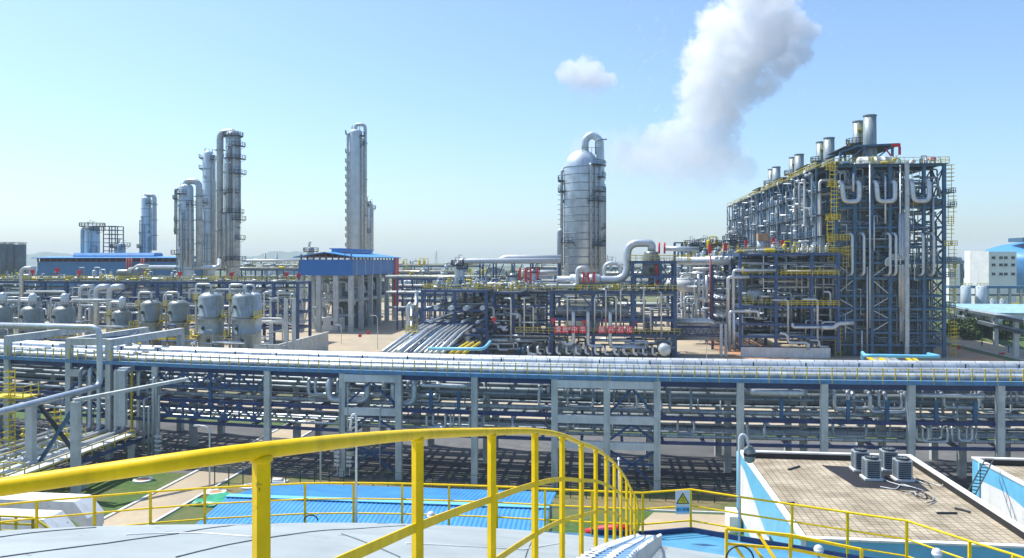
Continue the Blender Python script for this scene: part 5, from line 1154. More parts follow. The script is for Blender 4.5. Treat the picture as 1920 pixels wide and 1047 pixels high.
for px, py, D, l in ((926, 601, 184, 'red fire monitor at the linking frame'), (1037, 603, 184, 'red fire monitor at the start of the letter boards'), (1190, 607, 184, 'red fire monitor past the last letter board'), (1096, 606, 184, 'red fire monitor behind the fourth letter board'), (1135, 604, 184, 'red fire monitor above the gap in the letter boards')): hydrant(px, py, D, l, .75)
# back mezzanine with long white pipes
vb = 230; t5 = thing('rear_pipe_bridge', 'thin blue bridge carrying long white pipes towards the wide column', 'pipe bridge', (U(930, vb), vb, 0))
ua, ub = U(850, vb), U(1050, vb); zz = Z(492, ua, vb); frame(t5, [U(p, vb) for p in (900, 925, 960, 995, 1048)], [vb, vb+6], [zz], 'blue', .4, .4)
for px in (900, 925, 960): uu = U(px, vb); g = G(); g.bar((uu, vb, zz-8), (uu+3, vb, zz-.5), .25); part(t5, 'brace', g, 'blue')
pipe([p_(858, 530, vb), p_(858, 490, vb), p_(1050, 489, vb)], .75, 'long white pipe on the thin rear bridge, thinner lower one', None, 'whitemetal', 1.5, 12)
pipe([p_(938, 489, vb+3), p_(948, 484.5, vb+3), p_(1052, 484.5, vb+3)], 1.0, 'long fat white pipe on the rear bridge ending at the wide column', None, 'whitemetal', 1.5, 12)
for px, yt, w, l in ((858, 492, 12, 'slim silver vessel under the end of the rear bridge'), (866, 498, 10, 'slim silver vessel beside the one at the rear bridge end'), (1000, 505, 12, 'pale tank with a pitched cap behind the red posts'), (962, 512, 16, 'low pale drum behind the red posts')):
    tower('small_vessel', l, px, 224, yt, None, w, 4, 'silver', [(yt+6, 120, 400, .9)])
pipe([p_(1045, 533, 214), p_(880, 533, 214)], .5, 'long silver pipe crossing behind the receding rack', None, 'whitemetal', 1, 10)
pipe([p_(1045, 512, 240), p_(985, 512, 240)], .8, 'white pipe stub behind the red posts', None, 'whitemetal', 1, 10)
# pipes coming forward to the big rack (ramp bundle)
for i, (px, r, m) in enumerate(((742, .45, 'silver'), (751, .3, 'silver2'), (760, .25, 'silver'), (770, .7, 'silver'), (781, .3, 'silver'), (790, .25, 'blue2'), (799, .45, 'silver'), (808, .3, 'silver2'), (817, .3, 'silver'), (826, .25, 'silver'), (837, .5, 'silver'), (848, .3, 'silver2'))):
    uu = U(px, 160); z = 4.4; pipe([(uu, 95, z+5.5), (uu, 158, z+.0), (uu, 186, 6.2), (uu, 190, 7.2)], r, 'silver pipe sloping down the bundle between the banner structure and the big rack', 'sloping bundle pipes', m, 1, 10) if False else pipe([(uu, 150, z), (uu, 172, 6.4), (uu, 192, 7.2)], r*.8, 'silver pipe of the sloping bundle behind the big rack', 'pipes of the sloping bundle', m, 1, 10)
ua, ub = U(738, 150), U(880, 150)
bs = thing('bundle_support', 'blue portal frames under the sloping pipe bundle', 'pipe support', ((ua+ub)/2, 165, 0))
for vv, zz in ((151, 3.9), (162, 4.9), (173, 6.0), (184, 6.4)):
    a, b_ = U(738, 150), U(866, 150); g = G(); g.box(a, b_, vv-.25, vv+.25, zz-.5, zz); part(bs, 'cross_beam', g, 'blue')
    for uu in (a, b_): g = G(); g.box(uu-.25, uu+.25, vv-.25, vv+.25, 0, zz-.5); part(bs, 'post', g, 'blue')
pipe([p_(738, 650, 186), p_(842, 612, 186), p_(876, 612, 186), p_(877, 655, 186)], .7, 'thick silver pipe framing the sloping bundle like a portal', None, 'silver', 1.8, 12)
pipe([(U(800, 146), 147, Z(655, U(800, 146), 146)), (U(905, 146), 147, Z(656, U(905, 146), 146)), (U(910, 146), 149, Z(650, U(905, 146), 146)), (U(906, 146), 155, Z(650, U(905, 146), 146))], .3, 'pale blue painted pipe bounding the sloping bundle', None, 'lightblue', 1, 12)
for i, px in enumerate((862, 873, 886)): uu = U(px, 150); pipe([(uu-1.5, 148, 4.6), (uu-1, 165, 5.0)], .3, 'yellow gas pipe beside the pale blue pipe', 'yellow gas pipes at the bundle', 'yellow', 1, 8)
for i, (px, yt, w, l) in enumerate(((773, 571, 9, 'grey cylinder standpipe beside the receding rack'), (781, 546, 7, 'tall grey standpipe with a bent head beside the receding rack'))):
    uu = U(px, 176); g = G(); r = w/2*176/F; g.vessel((uu, 176, 0.1), r, Z(yt, uu, 176), 14, 'z', 5); single('standpipe_vessel', l, 'vessel', g, 'silver2')
pipe([p_(764, 640, 174), p_(764, 575, 174), p_(771, 568, 174)], .4, 'slim silver pipe in front of the grey cylinder standpipe', None, 'silver', 1); pipe([p_(752, 655, 170), p_(752, 634, 170), p_(766, 633, 170)], .5, 'short bent silver pipe low by the standpipes', None, 'silver', 1)
g = G(); c = p_(770, 622, 171); g.rail([(c[0]-1.2, 171, c[2]), (c[0]+1.6, 171, c[2])], 1.5, .6, .05, 2); g.box(c[0]-1.2, c[0]+1.6, 171, 172, c[2]-.1, c[2]); single('small_platform', 'small yellow railed platform around the grey standpipes', 'platform', g, 'yellow')

# ================================================================== RIGHT PIPE STRUCTURE (before the furnaces)
v = 190; RS = [U(p, v) for p in (1388, 1455, 1522, 1572)]; zs = [Z(y, 40, v) for y in (630, 607, 574, 517, 475)]
t = thing('pipe_structure', 'blue five level pipe structure standing in front of the furnace row', 'steel structure', ((RS[0]+RS[-1])/2, v, 0))
frame(t, RS, [v, v+12, v+24], zs, 'blue', .65, .55, base=1.4)
for i, z in enumerate(zs):
    deck(t, RS[0], RS[-1], v+1, v+24, z, '' if i < 2 else 'f', 'deckmat', 1.2, 1.5, .1)
g = G(); g.box(RS[0], RS[-1]-2, v-1, v-.5, 0, 2.2); single('bund_wall', 'pale concrete bund wall at the foot of the five level pipe structure', 'wall', g, 'paleconcrete')
g = G(); g.rail([(RS[1]+1, v-.5, zs[2]), (RS[3], v-.5, zs[2])], 1.3, 1.2, .05, 2); part(t, 'guard_rail', g, 'yellow'); g = G(); g.rail([(RS[1]+1, v-.5, zs[3]), (RS[3], v-.5, zs[3])], 1.3, 1.2, .05, 2); part(t, 'guard_rail', g, 'yellow')
clutter(110, RS[0]+.5, RS[-1]-.5, v-1, v+16, 2.5, zs[4]+1, 'silver pipe inside the five level pipe structure', 'pipes inside the five level structure', 61, (.12, .18, .26))
gear(50, RS[0]+.5, RS[-1]-.5, v+1, v+14, zs[3]+.06, 'valve gear on the fourth level before the furnaces', 'valve gear on the fourth level', 62, 1.1)
gear(50, RS[0]+.5, RS[-1]-.5, v+1, v+20, zs[4]+.06, 'valve gear on the topmost level before the furnaces', 'valve gear on the topmost level', 63, 1.1)
gear(30, RS[0]+.5, RS[-1]-.5, v+1, v+10, zs[2]+.06, 'valve gear on the third level before the furnaces', 'valve gear on the third level', 64, 1.0)
for pts, r, l in (([p_(1405, 520, v-.6), p_(1365, 520, v-.6), p_(1365, 605, v-.6)], .4, 'a'), ([p_(1455, 507, v-.6), p_(1375, 507, v-.6), p_(1375, 640, v-.6)], .35, ''), ([p_(1560, 614, v-1.2), p_(1486, 614, v-1.2), p_(1486, 606, v-1.2)], .35, ''), ([p_(1515, 655, v-1.2), p_(1515, 643, v-1.2), p_(1477, 643, v-1.2), p_(1477, 628, v-1.2), p_(1462, 625, v-1.2)], .35, ''), ([p_(1600, 606, v-1.4), p_(1572, 607, v-1.4), p_(1564, 615, v-1.4), p_(1540, 615, v-1.4)], .5, ''), ([p_(1376, 585, v-1), p_(1376, 655, v-1)], .35, ''), ([p_(1422, 595, v-1), p_(1422, 584, v-1), p_(1368, 584, v-1), p_(1368, 660, v-1)], .35, ''), ([p_(1310, 515, v+2), p_(1310, 560, v+2)], .4, ''), ([p_(1325, 517, v+2), p_(1325, 565, v+2)], .35, ''), ([p_(1330, 560, v+2), p_(1305, 560, v+2), p_(1305, 600, v+2)], .35, '')):
    pipe(pts, r, 'silver line bending round the edge columns of the five level structure', 'lines on the face of the five level structure', 'silver', .8, 10)
# slanted exchanger running back
g = G(); c = p_(1422, 555, v+4); g.vessel((c[0], v+4, c[2]), 1.75, 42, 20, 'v', 10); g.tube([(c[0], v+4, c[2]), (c[0], v+1, c[2]), (c[0]+3.4, v+1, c[2])], .3, 8, .6); single('heat_exchanger', 'long silver exchanger drum pointing forward between the blue levels', 'heat exchanger', g, 'silver')
pipe([p_(1405, 540, v+20), p_(1405, 500, v+20)], 1.6, 'short fat silver pipe standing on the long exchanger', None, 'silver2')
# big horizontal pipes
pipe([p_(1268, 489, v+14), p_(1470, 491, v+14)], 1.0, 'long fat silver pipe running level from hopper tower to furnaces', None, 'silver', 1, 14)
pipe([p_(1480, 491, v+13), p_(1800, 489, v+26)], .9, 'fat silver pipe continuing level through the furnace face', None, 'silver2', 1, 14)
pipe([p_(1250, 536, v+30), p_(1306, 536, v+30)], 1.7, 'fattest pale pipe stub behind the hopper tower', None, 'whitemetal', 1, 16)
pipe([p_(1250, 527, v+30), p_(1300, 527, v+30)], .8, 'pale pipe above the fattest stub', None, 'whitemetal', 1, 12)
pipe([p_(1245, 466, v+40), p_(1310, 468, v+40)], .7, 'pale pipe end pointing at the hopper vessel', None, 'silver', 1, 12)
# link trestle
ua, ub = U(1268, v), U(1362, v); t6 = thing('truss_bridge', 'low blue truss bridge with silver pipes over the red soil yard', 'pipe bridge', ((ua+ub)/2, v, 0))
for zz in (Z(613, ua, v), Z(629, ua, v)):
    for vv in (v, v+4): g = G(); g.box(ua, ub, vv, vv+.3, zz-.3, zz); part(t6, 'chord', g, 'navy')
g = G(); n = 12
for i in range(n): a = ua+(ub-ua)*i/n; b_ = ua+(ub-ua)*(i+1)/n; z0, z1 = Z(629, ua, v), Z(613, ua, v); g.bar((a, v+.1, z0 if i % 2 else z1), (b_, v+.1, z1 if i % 2 else z0), .2)
part(t6, 'truss_lattice', g, 'navy')
for uu in (U(1361, v), U(1352, v)):
    g = G(); g.box(uu-.3, uu+.3, v-.3, v+.3, 0, Z(607, ua, v)); part(t6, 'post', g, 'paleconcrete')
for k, (y, r, x0, x1) in enumerate(((603, .75, 1262, 1332), (606, .3, 1262, 1368), (617, .4, 1268, 1360), (622, .45, 1268, 1360), (632, .35, 1268, 1360), (636, .3, 1262, 1362))): pipe([p_(x0, y, v+1+k*.4), p_(x1, y, v+1+k*.4)] + ([p_(1345, 614, v+2)] if k == 0 else []), r, 'silver pipe on the low truss bridge', 'pipes on the low truss bridge', 'silver', .8, 10)
# receding rack with upright posts, left of the furnaces
t7 = thing('receding_pipe_rack', 'blue rack of many uprights running back along the furnace row', 'pipe rack', (U(1380, 230), 260, 0))
ra, rb = U(1340, 200), U(1382, 200)
frame(t7, [ra, rb], [204+i*12 for i in range(11)], [8, 12.5, 17.5, 22.5], 'blue', .6, .5)
for z in (8, 12.5, 17.5, 22.5):
    for k in range(4): uu = ra+.7+k*(rb-ra-1.4)/3; pipe([(uu, 200, z+.4), (uu, 324, z+.4)], .3+.12*(k % 2), 'silver pipe running back on the rack beside the furnaces', 'pipes on the rack beside the furnaces', ('silver', 'silver2', 'whitemetal')[k % 3])
clutter(90, ra-6, rb+4, 198, 300, 3, 23, 'silver pipe around the rack beside the furnaces', 'pipes around the rack beside the furnaces', 71, (.15, .25, .35))
gear(45, ra, rb+6, 204, 320, 22.5, 'valve gear on top of the rack beside the furnaces', 'valve gear on the rack beside the furnaces', 72, 1.4)
clutter(130, U(1275, 240), U(1345, 240), 205, 300, 1, 22, 'silver pipe between hopper tower and furnace rack', 'pipes between hopper tower and furnace rack', 73, (.2, .3, .4))
clutter(40, U(1270, 240), U(1345, 240), 215, 260, 1, 20, 'upright blue steel member between hopper tower and furnace rack', 'blue uprights between hopper tower and furnace rack', 74, (.2, .25), ('blue', 'blue2'), (3, 10), .7)
for px, yt, w, l, vv in ((1297, 455, 9, 'squat vessel on the high deck, leftmost of the distant trio', 300), (1322, 452, 12, 'squat vessel with platform in the middle of the distant trio', 305), (1340, 455, 9, 'squat vessel nearest the furnaces in the distant trio', 300), (1372, 447, 13, 'grey vessel at the rear foot of the furnace row', 270), (1385, 450, 9, 'narrow vessel beside the grey one at the furnace row', 268)):
    tower('drum_vessel', l, px, vv, yt, None, w, 3, 'silver2', [(yt+4, 100, 420, 1.8), (yt+14, 160, 380, 1.6)])
t8 = thing('rear_platform', 'distant blue platform structure carrying three squat vessels', 'steel structure', (U(1320, 296), 296, 0))
frame(t8, [U(p, 294) for p in (1280, 1300, 1320, 1345, 1360)], [294, 312], [Z(y, 60, 294) for y in (530, 505, 470)], 'blue2', .6, .6)
deck(t8, U(1280, 294), U(1362, 294), 294, 312, Z(470, 60, 294), 'f', 'deckmat', 1.3, 2, .12)
gear(24, U(1280, 294), U(1360, 294), 295, 310, Z(470, 60, 294), 'equipment on the distant blue platform', 'equipment on the distant blue platform', 75, 2.0)
t9 = thing('small_gantry', 'small open blue gantry box on the high deck', 'gantry', (U(1275, 240), 240, 0)); frame(t9, [U(1266, 240), U(1280, 240)], [240, 244], [Z(467, 40, 240), Z(454, 40, 240)], 'blue2', .35, .3)
# red risers + tan box + steam drum area
for px, y0, y1 in ((1331, 459, 476), (1360, 456, 470), (1399, 451, 472), (1450, 446, 471), (1467, 451, 470)):
    c = p_(px, y1, v+18); c2 = p_(px, y0, v+18); g = G(); g.box(c[0]-.42, c[0]+.42, c[1]-.25, c[1]+.25, c[2], c2[2]); single('red_riser', 'red painted riser duct before the furnace row', 'riser', g, 'red', 'red risers before the furnace row')
g = G(); c = p_(1332, 570, v+6); g.cyl((c[0], c[1], 3), .22, Z(480, c[0], v+6)-3, 8); single('red_pipe', 'long dark red vertical pipe on the receding rack', 'pipe', g, 'darkred')
g = G(); c = p_(1427, 452, v+20); g.box(c[0]-.9, c[0]+1.6, c[1]-1, c[1]+1.5, Z(452, c[0], v+20), Z(438, c[0], v+20)); single('weathered_box', 'rusty tan enclosure box in front of the furnace ducts', 'enclosure', g, 'rustbox')
g = G(); c = p_(1427, 474, v+20); g.lathe((c[0]+.3, c[1]+.3, Z(474, c[0], v+20)), [(1.0, 0), (1.3, 1.4), (1.3, 3.0)], 14, 'z'); single('flash_drum', 'small grey drum below the rusty tan box', 'drum', g, 'silver2')

# ================================================================== FURNACE ROW
v = 192.8; fu0, fu1 = 52.4, 76.6; VB = v + 144; ZF = 44.2
fr = thing('furnace_row', 'towering row of cracking furnaces in blue steelwork with stacks', 'furnace', (64, v, 0))
FU = [U(p, v) for p in (1567, 1602, 1634.5, 1668, 1732, 1770)]
fz = [ZF] + [Z(y, 60, v) for y in (374, 388, 425, 461, 491, 520, 553, 577, 598, 622, 645)]
for u in FU: g = G(); g.box(u-.35, u+.35, v-.35, v+.35, 0, ZF); part(fr, 'column', g, 'blue2')
for z in fz: g = G(); g.box(FU[0]-.2, FU[-1]+.2, v-.2, v+.2, z-.5, z-.01); part(fr, 'beam', g, 'blue2')
for z in fz[1:]:
    g = G(); g.box(FU[0], FU[-1], v+.6, v+2.6, z-.1, z); part(fr, 'deck', g, 'deckmat')
    g = G(); g.rail([(FU[0], v+.6, z), (FU[-1], v+.6, z)], 1.1, 1.4, .035); part(fr, 'guard_rail', g, 'greypipe')
# braces on the face
fz2 = sorted(fz)
for k in range(len(fz2)-1):
    z0, z1 = fz2[k], fz2[k+1]-.5
    for j, (a, b_) in enumerate(((0, 1), (2, 3), (4, 5), (3, 4))):
        if j == 3 and k % 2: continue
        ua, ub = FU[a], FU[b_]
        if (j+k) % 2 == 0: g = G(); g.bar((ua, v-.05, z0), (ub, v-.05, z1), .2)
        else: g = G(); g.bar((ub, v-.05, z0), (ua, v-.05, z1), .2)
        part(fr, 'brace', g, 'silver2' if k in (1, 2, 3, 4, 5) and j < 2 else 'blue2')
# second frame line and right side frame
for k in range(7):
    vv = v + 7 + k*22
    for u in (FU[0], FU[2], FU[-1]): g = G(); g.box(u-.3, u+.3, vv-.3, vv+.3, 0, ZF); part(fr, 'column', g, 'blue2')
    for z in fz[1::2]: g = G(); g.box(FU[0], FU[-1]+(1.6 if k == 0 else 0), vv-.2, vv+.2, z-.45, z-.01); part(fr, 'beam', g, 'blue2')
    g = G(); g.box(FU[0]-.3, FU[-1]+.3, vv-.25, vv+.25, ZF-.7, ZF-.02); part(fr, 'beam', g, 'blue2')
for z0, z1 in zip(fz2, fz2[1:]):
    for u in (FU[-1],):
        g = G(); g.bar((u, v, z0), (u, v+7, z1-.5), .25); g.bar((u, v+7, z0), (u, v, z1-.5), .25); part(fr, 'brace', g, 'blue2')
    g = G(); g.bar((FU[4], v+7.3, z0), (FU[5], v+7.3, z1-.5), .25); part(fr, 'brace', g, 'blue2')
for z in fz[1:]:
    g = G(); g.box(FU[0]-.25, FU[0]+.2, v+.3, VB, z-.45, z-.02); part(fr, 'side_beam', g, 'blue2')
    g = G(); g.box(FU[-1]-.2, FU[-1]+.25, v+.3, VB, z-.45, z-.02); part(fr, 'side_beam', g, 'blue2')
g = G(); g.box(FU[0]-.3, FU[0]+.25, v+.3, VB, ZF-.6, ZF-.02); part(fr, 'side_beam', g, 'blue2')
# firebox casings per furnace: lower box and convection section
for k in range(4):
    va = v + 4 + k*36; vb = va + 30
    g = G(); g.box(fu0+2.5, fu1-1.5, va, vb, 0.05, 20.5); part(fr, 'firebox', g, 'furnacepanel')
    g = G(); g.box(fu0+3.5, fu1-(4.5 if k else 7), va+.5, vb-2, 20.5, 38.0); part(fr, 'convection_box', g, 'furnacepanel')
    g = G(); g.prism([(fu0+3.5, 38), (fu1-8, 38), (fu1-10, 42.8), (fu0+7.5, 42.8)], va+1.5, vb-3); part(fr, 'breeching', g, 'casing')
    for j in range(5):
        uu = fu0+3.0+j*4.2; g = G(); g.box(uu, uu+.4, va-.25, va, 1, 20); part(fr, 'casing_stiffener', g, 'casing')
# top deck
g = G(); g.box(FU[0]-.8, FU[-1]+.8, v-.8, VB, ZF, ZF+.12); part(fr, 'top_deck', g, 'deckmat')
for pts in ([(FU[0]-.8, v-.8, ZF+.12), (FU[-1]+.8, v-.8, ZF+.12)], [(FU[-1]+.8, v-.8, ZF+.12), (FU[-1]+.8, VB, ZF+.12)], [(FU[0]-.8, v-.8, ZF+.12), (FU[0]-.8, VB, ZF+.12)]):
    g = G(); g.rail(pts, 1.4, 2.0, .05); part(fr, 'guard_rail', g, 'yellow')
# yellow escape ladders and stairs
def ylad(px, y0, y1, vv, w=1.2):
    u = U(px, vv); g = G(); g.ladder((u, vv), Z(y1, u, vv), Z(y0, u, vv), w, True, .11, .9); part(fr, 'ladder', g, 'yellow')
for a in ((1779, 308, 362, v+1), (1783, 355, 420, v+1), (1779, 405, 460, v+1), (1784, 462, 520, v+1), (1786, 497, 545, v+1), (1785, 540, 590, v+1), (1784, 575, 640, v+1), (1788, 612, 668, v+.5), (1561, 310, 350, v-.8), (1563.5, 348, 410, v-.8), (1556, 405, 452, v-.8), (1558, 450, 490, v-.8), (1571, 612, 668, v-.8), (1586, 460, 500, v-.8)): ylad(*a)
for y, x0, x1 in ((362, 1768, 1789), (388, 1768, 1791), (461, 1768, 1792), (491, 1768, 1790), (520, 1768, 1788), (577, 1768, 1789), (598, 1768, 1791)):
    a, b_ = U(x0, v), U(x1, v); z = Z(y, 78, v); g = G(); g.box(a, b_, v-.8, v+4, z, z+.12); g.rail([(b_, v-.8, z), (b_, v+4, z)], 1.1, 1.2, .05); g.rail([(a, v-.8, z), (b_, v-.8, z)], 1.1, 1.2, .05); part(fr, 'side_platform', g, 'blue2' if y != 461 else 'yellow')
for y, x0, x1 in ((318, 1549, 1566), (350, 1552, 1568), (412, 1548, 1575), (450, 1552, 1592), (475, 1560, 1590)):
    a, b_ = U(x0, v-1), U(x1, v-1); z = Z(y, 52, v); g = G(); g.rail([(a, v-1.4, z), (b_, v-1.4, z)], 1.2, .7, .05, 2); g.box(a, b_, v-1.4, v-.4, z-.1, z); part(fr, 'corner_platform', g, 'yellow')
# U shaped pipes high on the face
for x0, x1, x2 in ((1575, 1582, 1611), (1640, 1646, 1678), (1707, 1713, 1742)):
    vv = v-1.3; pipe([(U(x0, vv), vv+2, Z(341, 60, vv)), (U(x0+3, vv), vv, Z(341, 60, vv)), (U(x1, vv), vv, Z(378, 60, vv)), (U(x2, vv), vv, Z(378, 60, vv)), (U(x2, vv), vv, Z(341, 60, vv)), (U(x2-4, vv), vv+2, Z(341, 60, vv))], .54, 'big silver U shaped pipe high on the furnace face', 'U shaped pipes high on the furnace face', 'silver', 1.15, 14, 'u_pipe')
for px in (1598, 1620, 1669, 1680, 1731, 1751):
    vv = v-1.2; uu = U(px, vv); pipe([(uu-1.0, vv+2, Z(438, uu, vv)), (uu, vv, Z(438, uu, vv)), (uu, vv, Z(516, uu, vv)), (uu-1.0, vv+2, Z(517, uu, vv))], .33, 'long silver hairpin pipe in the middle of the furnace face', 'hairpin pipes in the middle of the furnace face', 'silver', 1.0, 12, 'hairpin_pipe')
for px, y0, y1, r, l in ((1631, 305, 615, .22, 'a'), (1688, 310, 640, .2, ''), (1626, 500, 665, .2, ''), (1693, 495, 640, .2, ''), (1689, 580, 640, .2, ''), (1585, 590, 640, .15, ''), (1616, 620, 668, .2, ''), (1639, 405, 470, .18, ''), (1600, 325, 360, .3, ''), (1660, 330, 420, .25, ''), (1750, 370, 480, .25, '')):
    vv = v-.8; uu = U(px, vv); pipe([(uu, vv, Z(y0, uu, vv)), (uu, vv, Z(y1, uu, vv))], r, 'thin silver pipe running straight down the furnace face', 'thin straight pipes down the furnace face', 'silver')
for k in range(4):
    o_ = k*3; vv = v-1.0; P = lambda px, py: (U(px, vv), vv, Z(py, 66, vv)); pipe([P(1695-o_, 400), P(1695-o_, 487-o_), P(1660+o_, 487-o_), P(1660+o_, 498+0*o_), P(1695-o_, 498+0*o_), P(1695-o_, 600-8*k)], .16, 'nested thin silver loop pipe beside the tall cable duct', 'nested loop pipes beside the tall cable duct', 'silver', .3)
vv = v-.9; ua, ub = U(1696, vv), U(1703.5, vv)
g = G(); g.box(ua, ub, vv-.5, vv, 0.1, Z(303, ua, vv))
for k in range(1, 22): g.box(ua-.08, ub+.08, vv-.56, vv-.5, k*2.1, k*2.1+.12)
single('cable_duct', 'very tall flat silver cable duct up the whole furnace face', 'duct', g, 'silver2')
g = G(); a, b_ = U(1603, v+5), U(1700, v+5); z = Z(307, 60, v+5)
g.vessel((a, v+4, z+.2), 1.25, b_-a-3, 20, 'u', 4); single('steam_drum', 'long white steam drum lying on the furnace top deck', 'drum', g, 'whitemetal')
g = G(); c = p_(1684, 312, v+3); g.box(c[0]-1.8, c[0]+1.8, v+2.6, v+3.6, ZF+.2, Z(303, c[0], v)); single('junction_box', 'white box beside the steam drum on the furnace top', 'box', g, 'whitemetal')
pipe([(U(1707, v+4), v+4, ZF), (U(1707, v+4), v+4, Z(303, 68, v)), (U(1714, v+4), v+4, Z(297, 68, v))], .55, 'short white slanted vent pipe on the furnace top', None, 'whitemetal', 1)
for px, y in ((1733, 296), (1735, 303), (1764, 296)): c = p_(px, y, v+3); pipe([(c[0], c[1], ZF), c, (c[0]-1.0, c[1], c[2])], .07, 'thin lamp post bent over on the furnace top', 'bent lamp posts on the furnace top', 'whitemetal', .4, 5, 'deck_lamp')
ws = thing('windsock', 'red windsock streaming on the furnace top', 'windsock', p_(1752, 312, v+3)); c = p_(1752, 296, v+3); g = G(); g.cyl((c[0], c[1], ZF), .07, c[2]-ZF, 6); part(ws, 'pole', g, 'whitemetal')
g = G(); g.lathe((c[0]-1.4, c[1], c[2]-.35), [(.3, 0), (.5, 1.6)], 10, 'u'); part(ws, 'sock', g, 'red')
clutter(110, FU[0]+1, FU[-1]-1, v+1, v+3.5, 34, 43.5, 'silver or dark line high behind the furnace face steel', 'lines high behind the furnace face', 81, (.14, .2, .3), ('silver2', 'greypipe', 'silver', 'blue2'), (3, 9))
clutter(120, FU[0]+1, FU[-1]-1, v+1, v+3.5, 18, 34, 'silver or dark line midway behind the furnace face steel', 'lines midway behind the furnace face', 82, (.12, .18, .25), ('silver2', 'greypipe', 'silver', 'blue2'), (3, 9))
clutter(50, FU[0]+1, FU[-1]-1, v+1, v+3.5, 2, 18, 'thin line low behind the furnace face steel', 'lines low behind the furnace face', 83, (.08, .12, .18), ('greypipe', 'blue2', 'silver2'), (3, 9))
gear(40, FU[0], FU[-1], v, v+12, ZF+.12, 'fitting on the near furnace top deck', 'fittings on the furnace top deck', 84, 1.0)
gear(60, FU[0], FU[0]+6, v+12, VB, ZF+.12, 'fitting along the edge of the furnace tops', 'fittings along the edge of the furnace tops', 85, 1.5)
clutter(90, FU[0]+.5, FU[-1]-.5, v-.7, v+1.5, 3, 43, 'thin grey line tied to the furnace face steel', 'thin lines tied to the furnace face', 86, (.06, .09, .12), ('silver2', 'greypipe', 'silver', 'tray'), (2, 7), .6)
gear(60, FU[0]+1, FU[-1]-1, v+1, v+3, fz[2], 'small valve on the furnace face decks', 'small valves on the furnace face decks', 87, 1.0)
gear(60, FU[0]+1, FU[-1]-1, v+1, v+3, fz[6], 'small valve on the furnace face decks', 'small valves on the furnace face decks', 88, 1.0)
# left side: galleries of ducts and pipes
rnd = random.Random(90)
for k in range(4):
    va = v + 3 + k*36
    for j in range(12):
        vv = va + 1 + j*2.5
        z1 = ZF - rnd.uniform(2, 7); z0 = rnd.choice((20.5, 22, 24.5, 30)); r = rnd.choice((.3, .4, .5, .35))
        pipe([(fu0+2, vv, z1), (fu0-1.3-rnd.random(), vv, z1), (fu0-1.3-rnd.random()*.6, vv, z0), (fu0+2, vv, z0-1)], r, 'silver coil outlet pipe hanging on the long furnace side', 'coil pipes on the long furnace side', rnd.choice(('silver', 'silver', 'whitemetal')), 1.0)
        if j % 2 == 0:
            g = G(); g.box(fu0-1.1, fu0-.5, vv+.8, vv+2.6, z0+1, z0+rnd.uniform(5, 8)); single('insulated_box', 'flat silver insulated box on the long furnace side', 'duct', g, 'whitemetal', 'insulated boxes on the long furnace side')
    for j in range(7):
        vv = va + 2 + j*2.0 + (8 if k % 2 else 2); z = 27.0 - (0.6 if k else 0)
        g = G(); g.bar((fu0-.4, vv, z), (fu0-4.0, vv, z-2.9), .8, .5); single('slanted_duct', 'white slanted duct jutting from the furnace side', 'duct', g, 'white', 'slanted ducts jutting from the furnace side')
        if j % 2: g = G(); g.box(fu0-1.2, fu0-.4, vv-.5, vv+.5, z, z+4.5); single('insulated_box', 'flat silver insulated box on the long furnace side', 'duct', g, 'silver', 'insulated boxes on the long furnace side')
    for z in (ZF, 38.5, 33, 28, 23.5):
        g = G(); g.box(fu0-3.0, fu0-.3, va, va+31, z-.25, z-.05); part(fr, 'gallery', g, 'deckmat'); 
        g = G(); g.rail([(fu0-3.0, va, z), (fu0-3.0, va+31, z)], 1.2, 2.4, .05); part(fr, 'guard_rail', g, 'yellow' if z == ZF else 'blue2')
    for j in range(6): g = G(); g.box(fu0-3.1, fu0-2.8, va+j*6.2-.15, va+j*6.2+.15, 2, ZF); part(fr, 'column', g, 'blue2')
    for j in range(0, 5, 2): g = G(); g.bar((fu0-2.95, va+j*6.2, 33), (fu0-2.95, va+(j+1)*6.2, 38.3), .22); g.bar((fu0-2.95, va+j*6.2, 38.3), (fu0-2.95, va+(j+1)*6.2, 43.8), .22); part(fr, 'brace', g, 'blue2')
clutter(150, fu0-4.5, fu0-.5, v+2, VB-4, 20, ZF, 'silver line threading the long furnace side', 'lines threading the long furnace side', 91, (.14, .2, .28, .35), ('silver', 'silver2', 'whitemetal', 'greypipe'), (2, 8), .75)
clutter(80, fu0-8, fu0, v+2, VB-10, 3, 21, 'silver line low on the long furnace side', 'lines low on the long furnace side', 92, (.15, .22, .3))
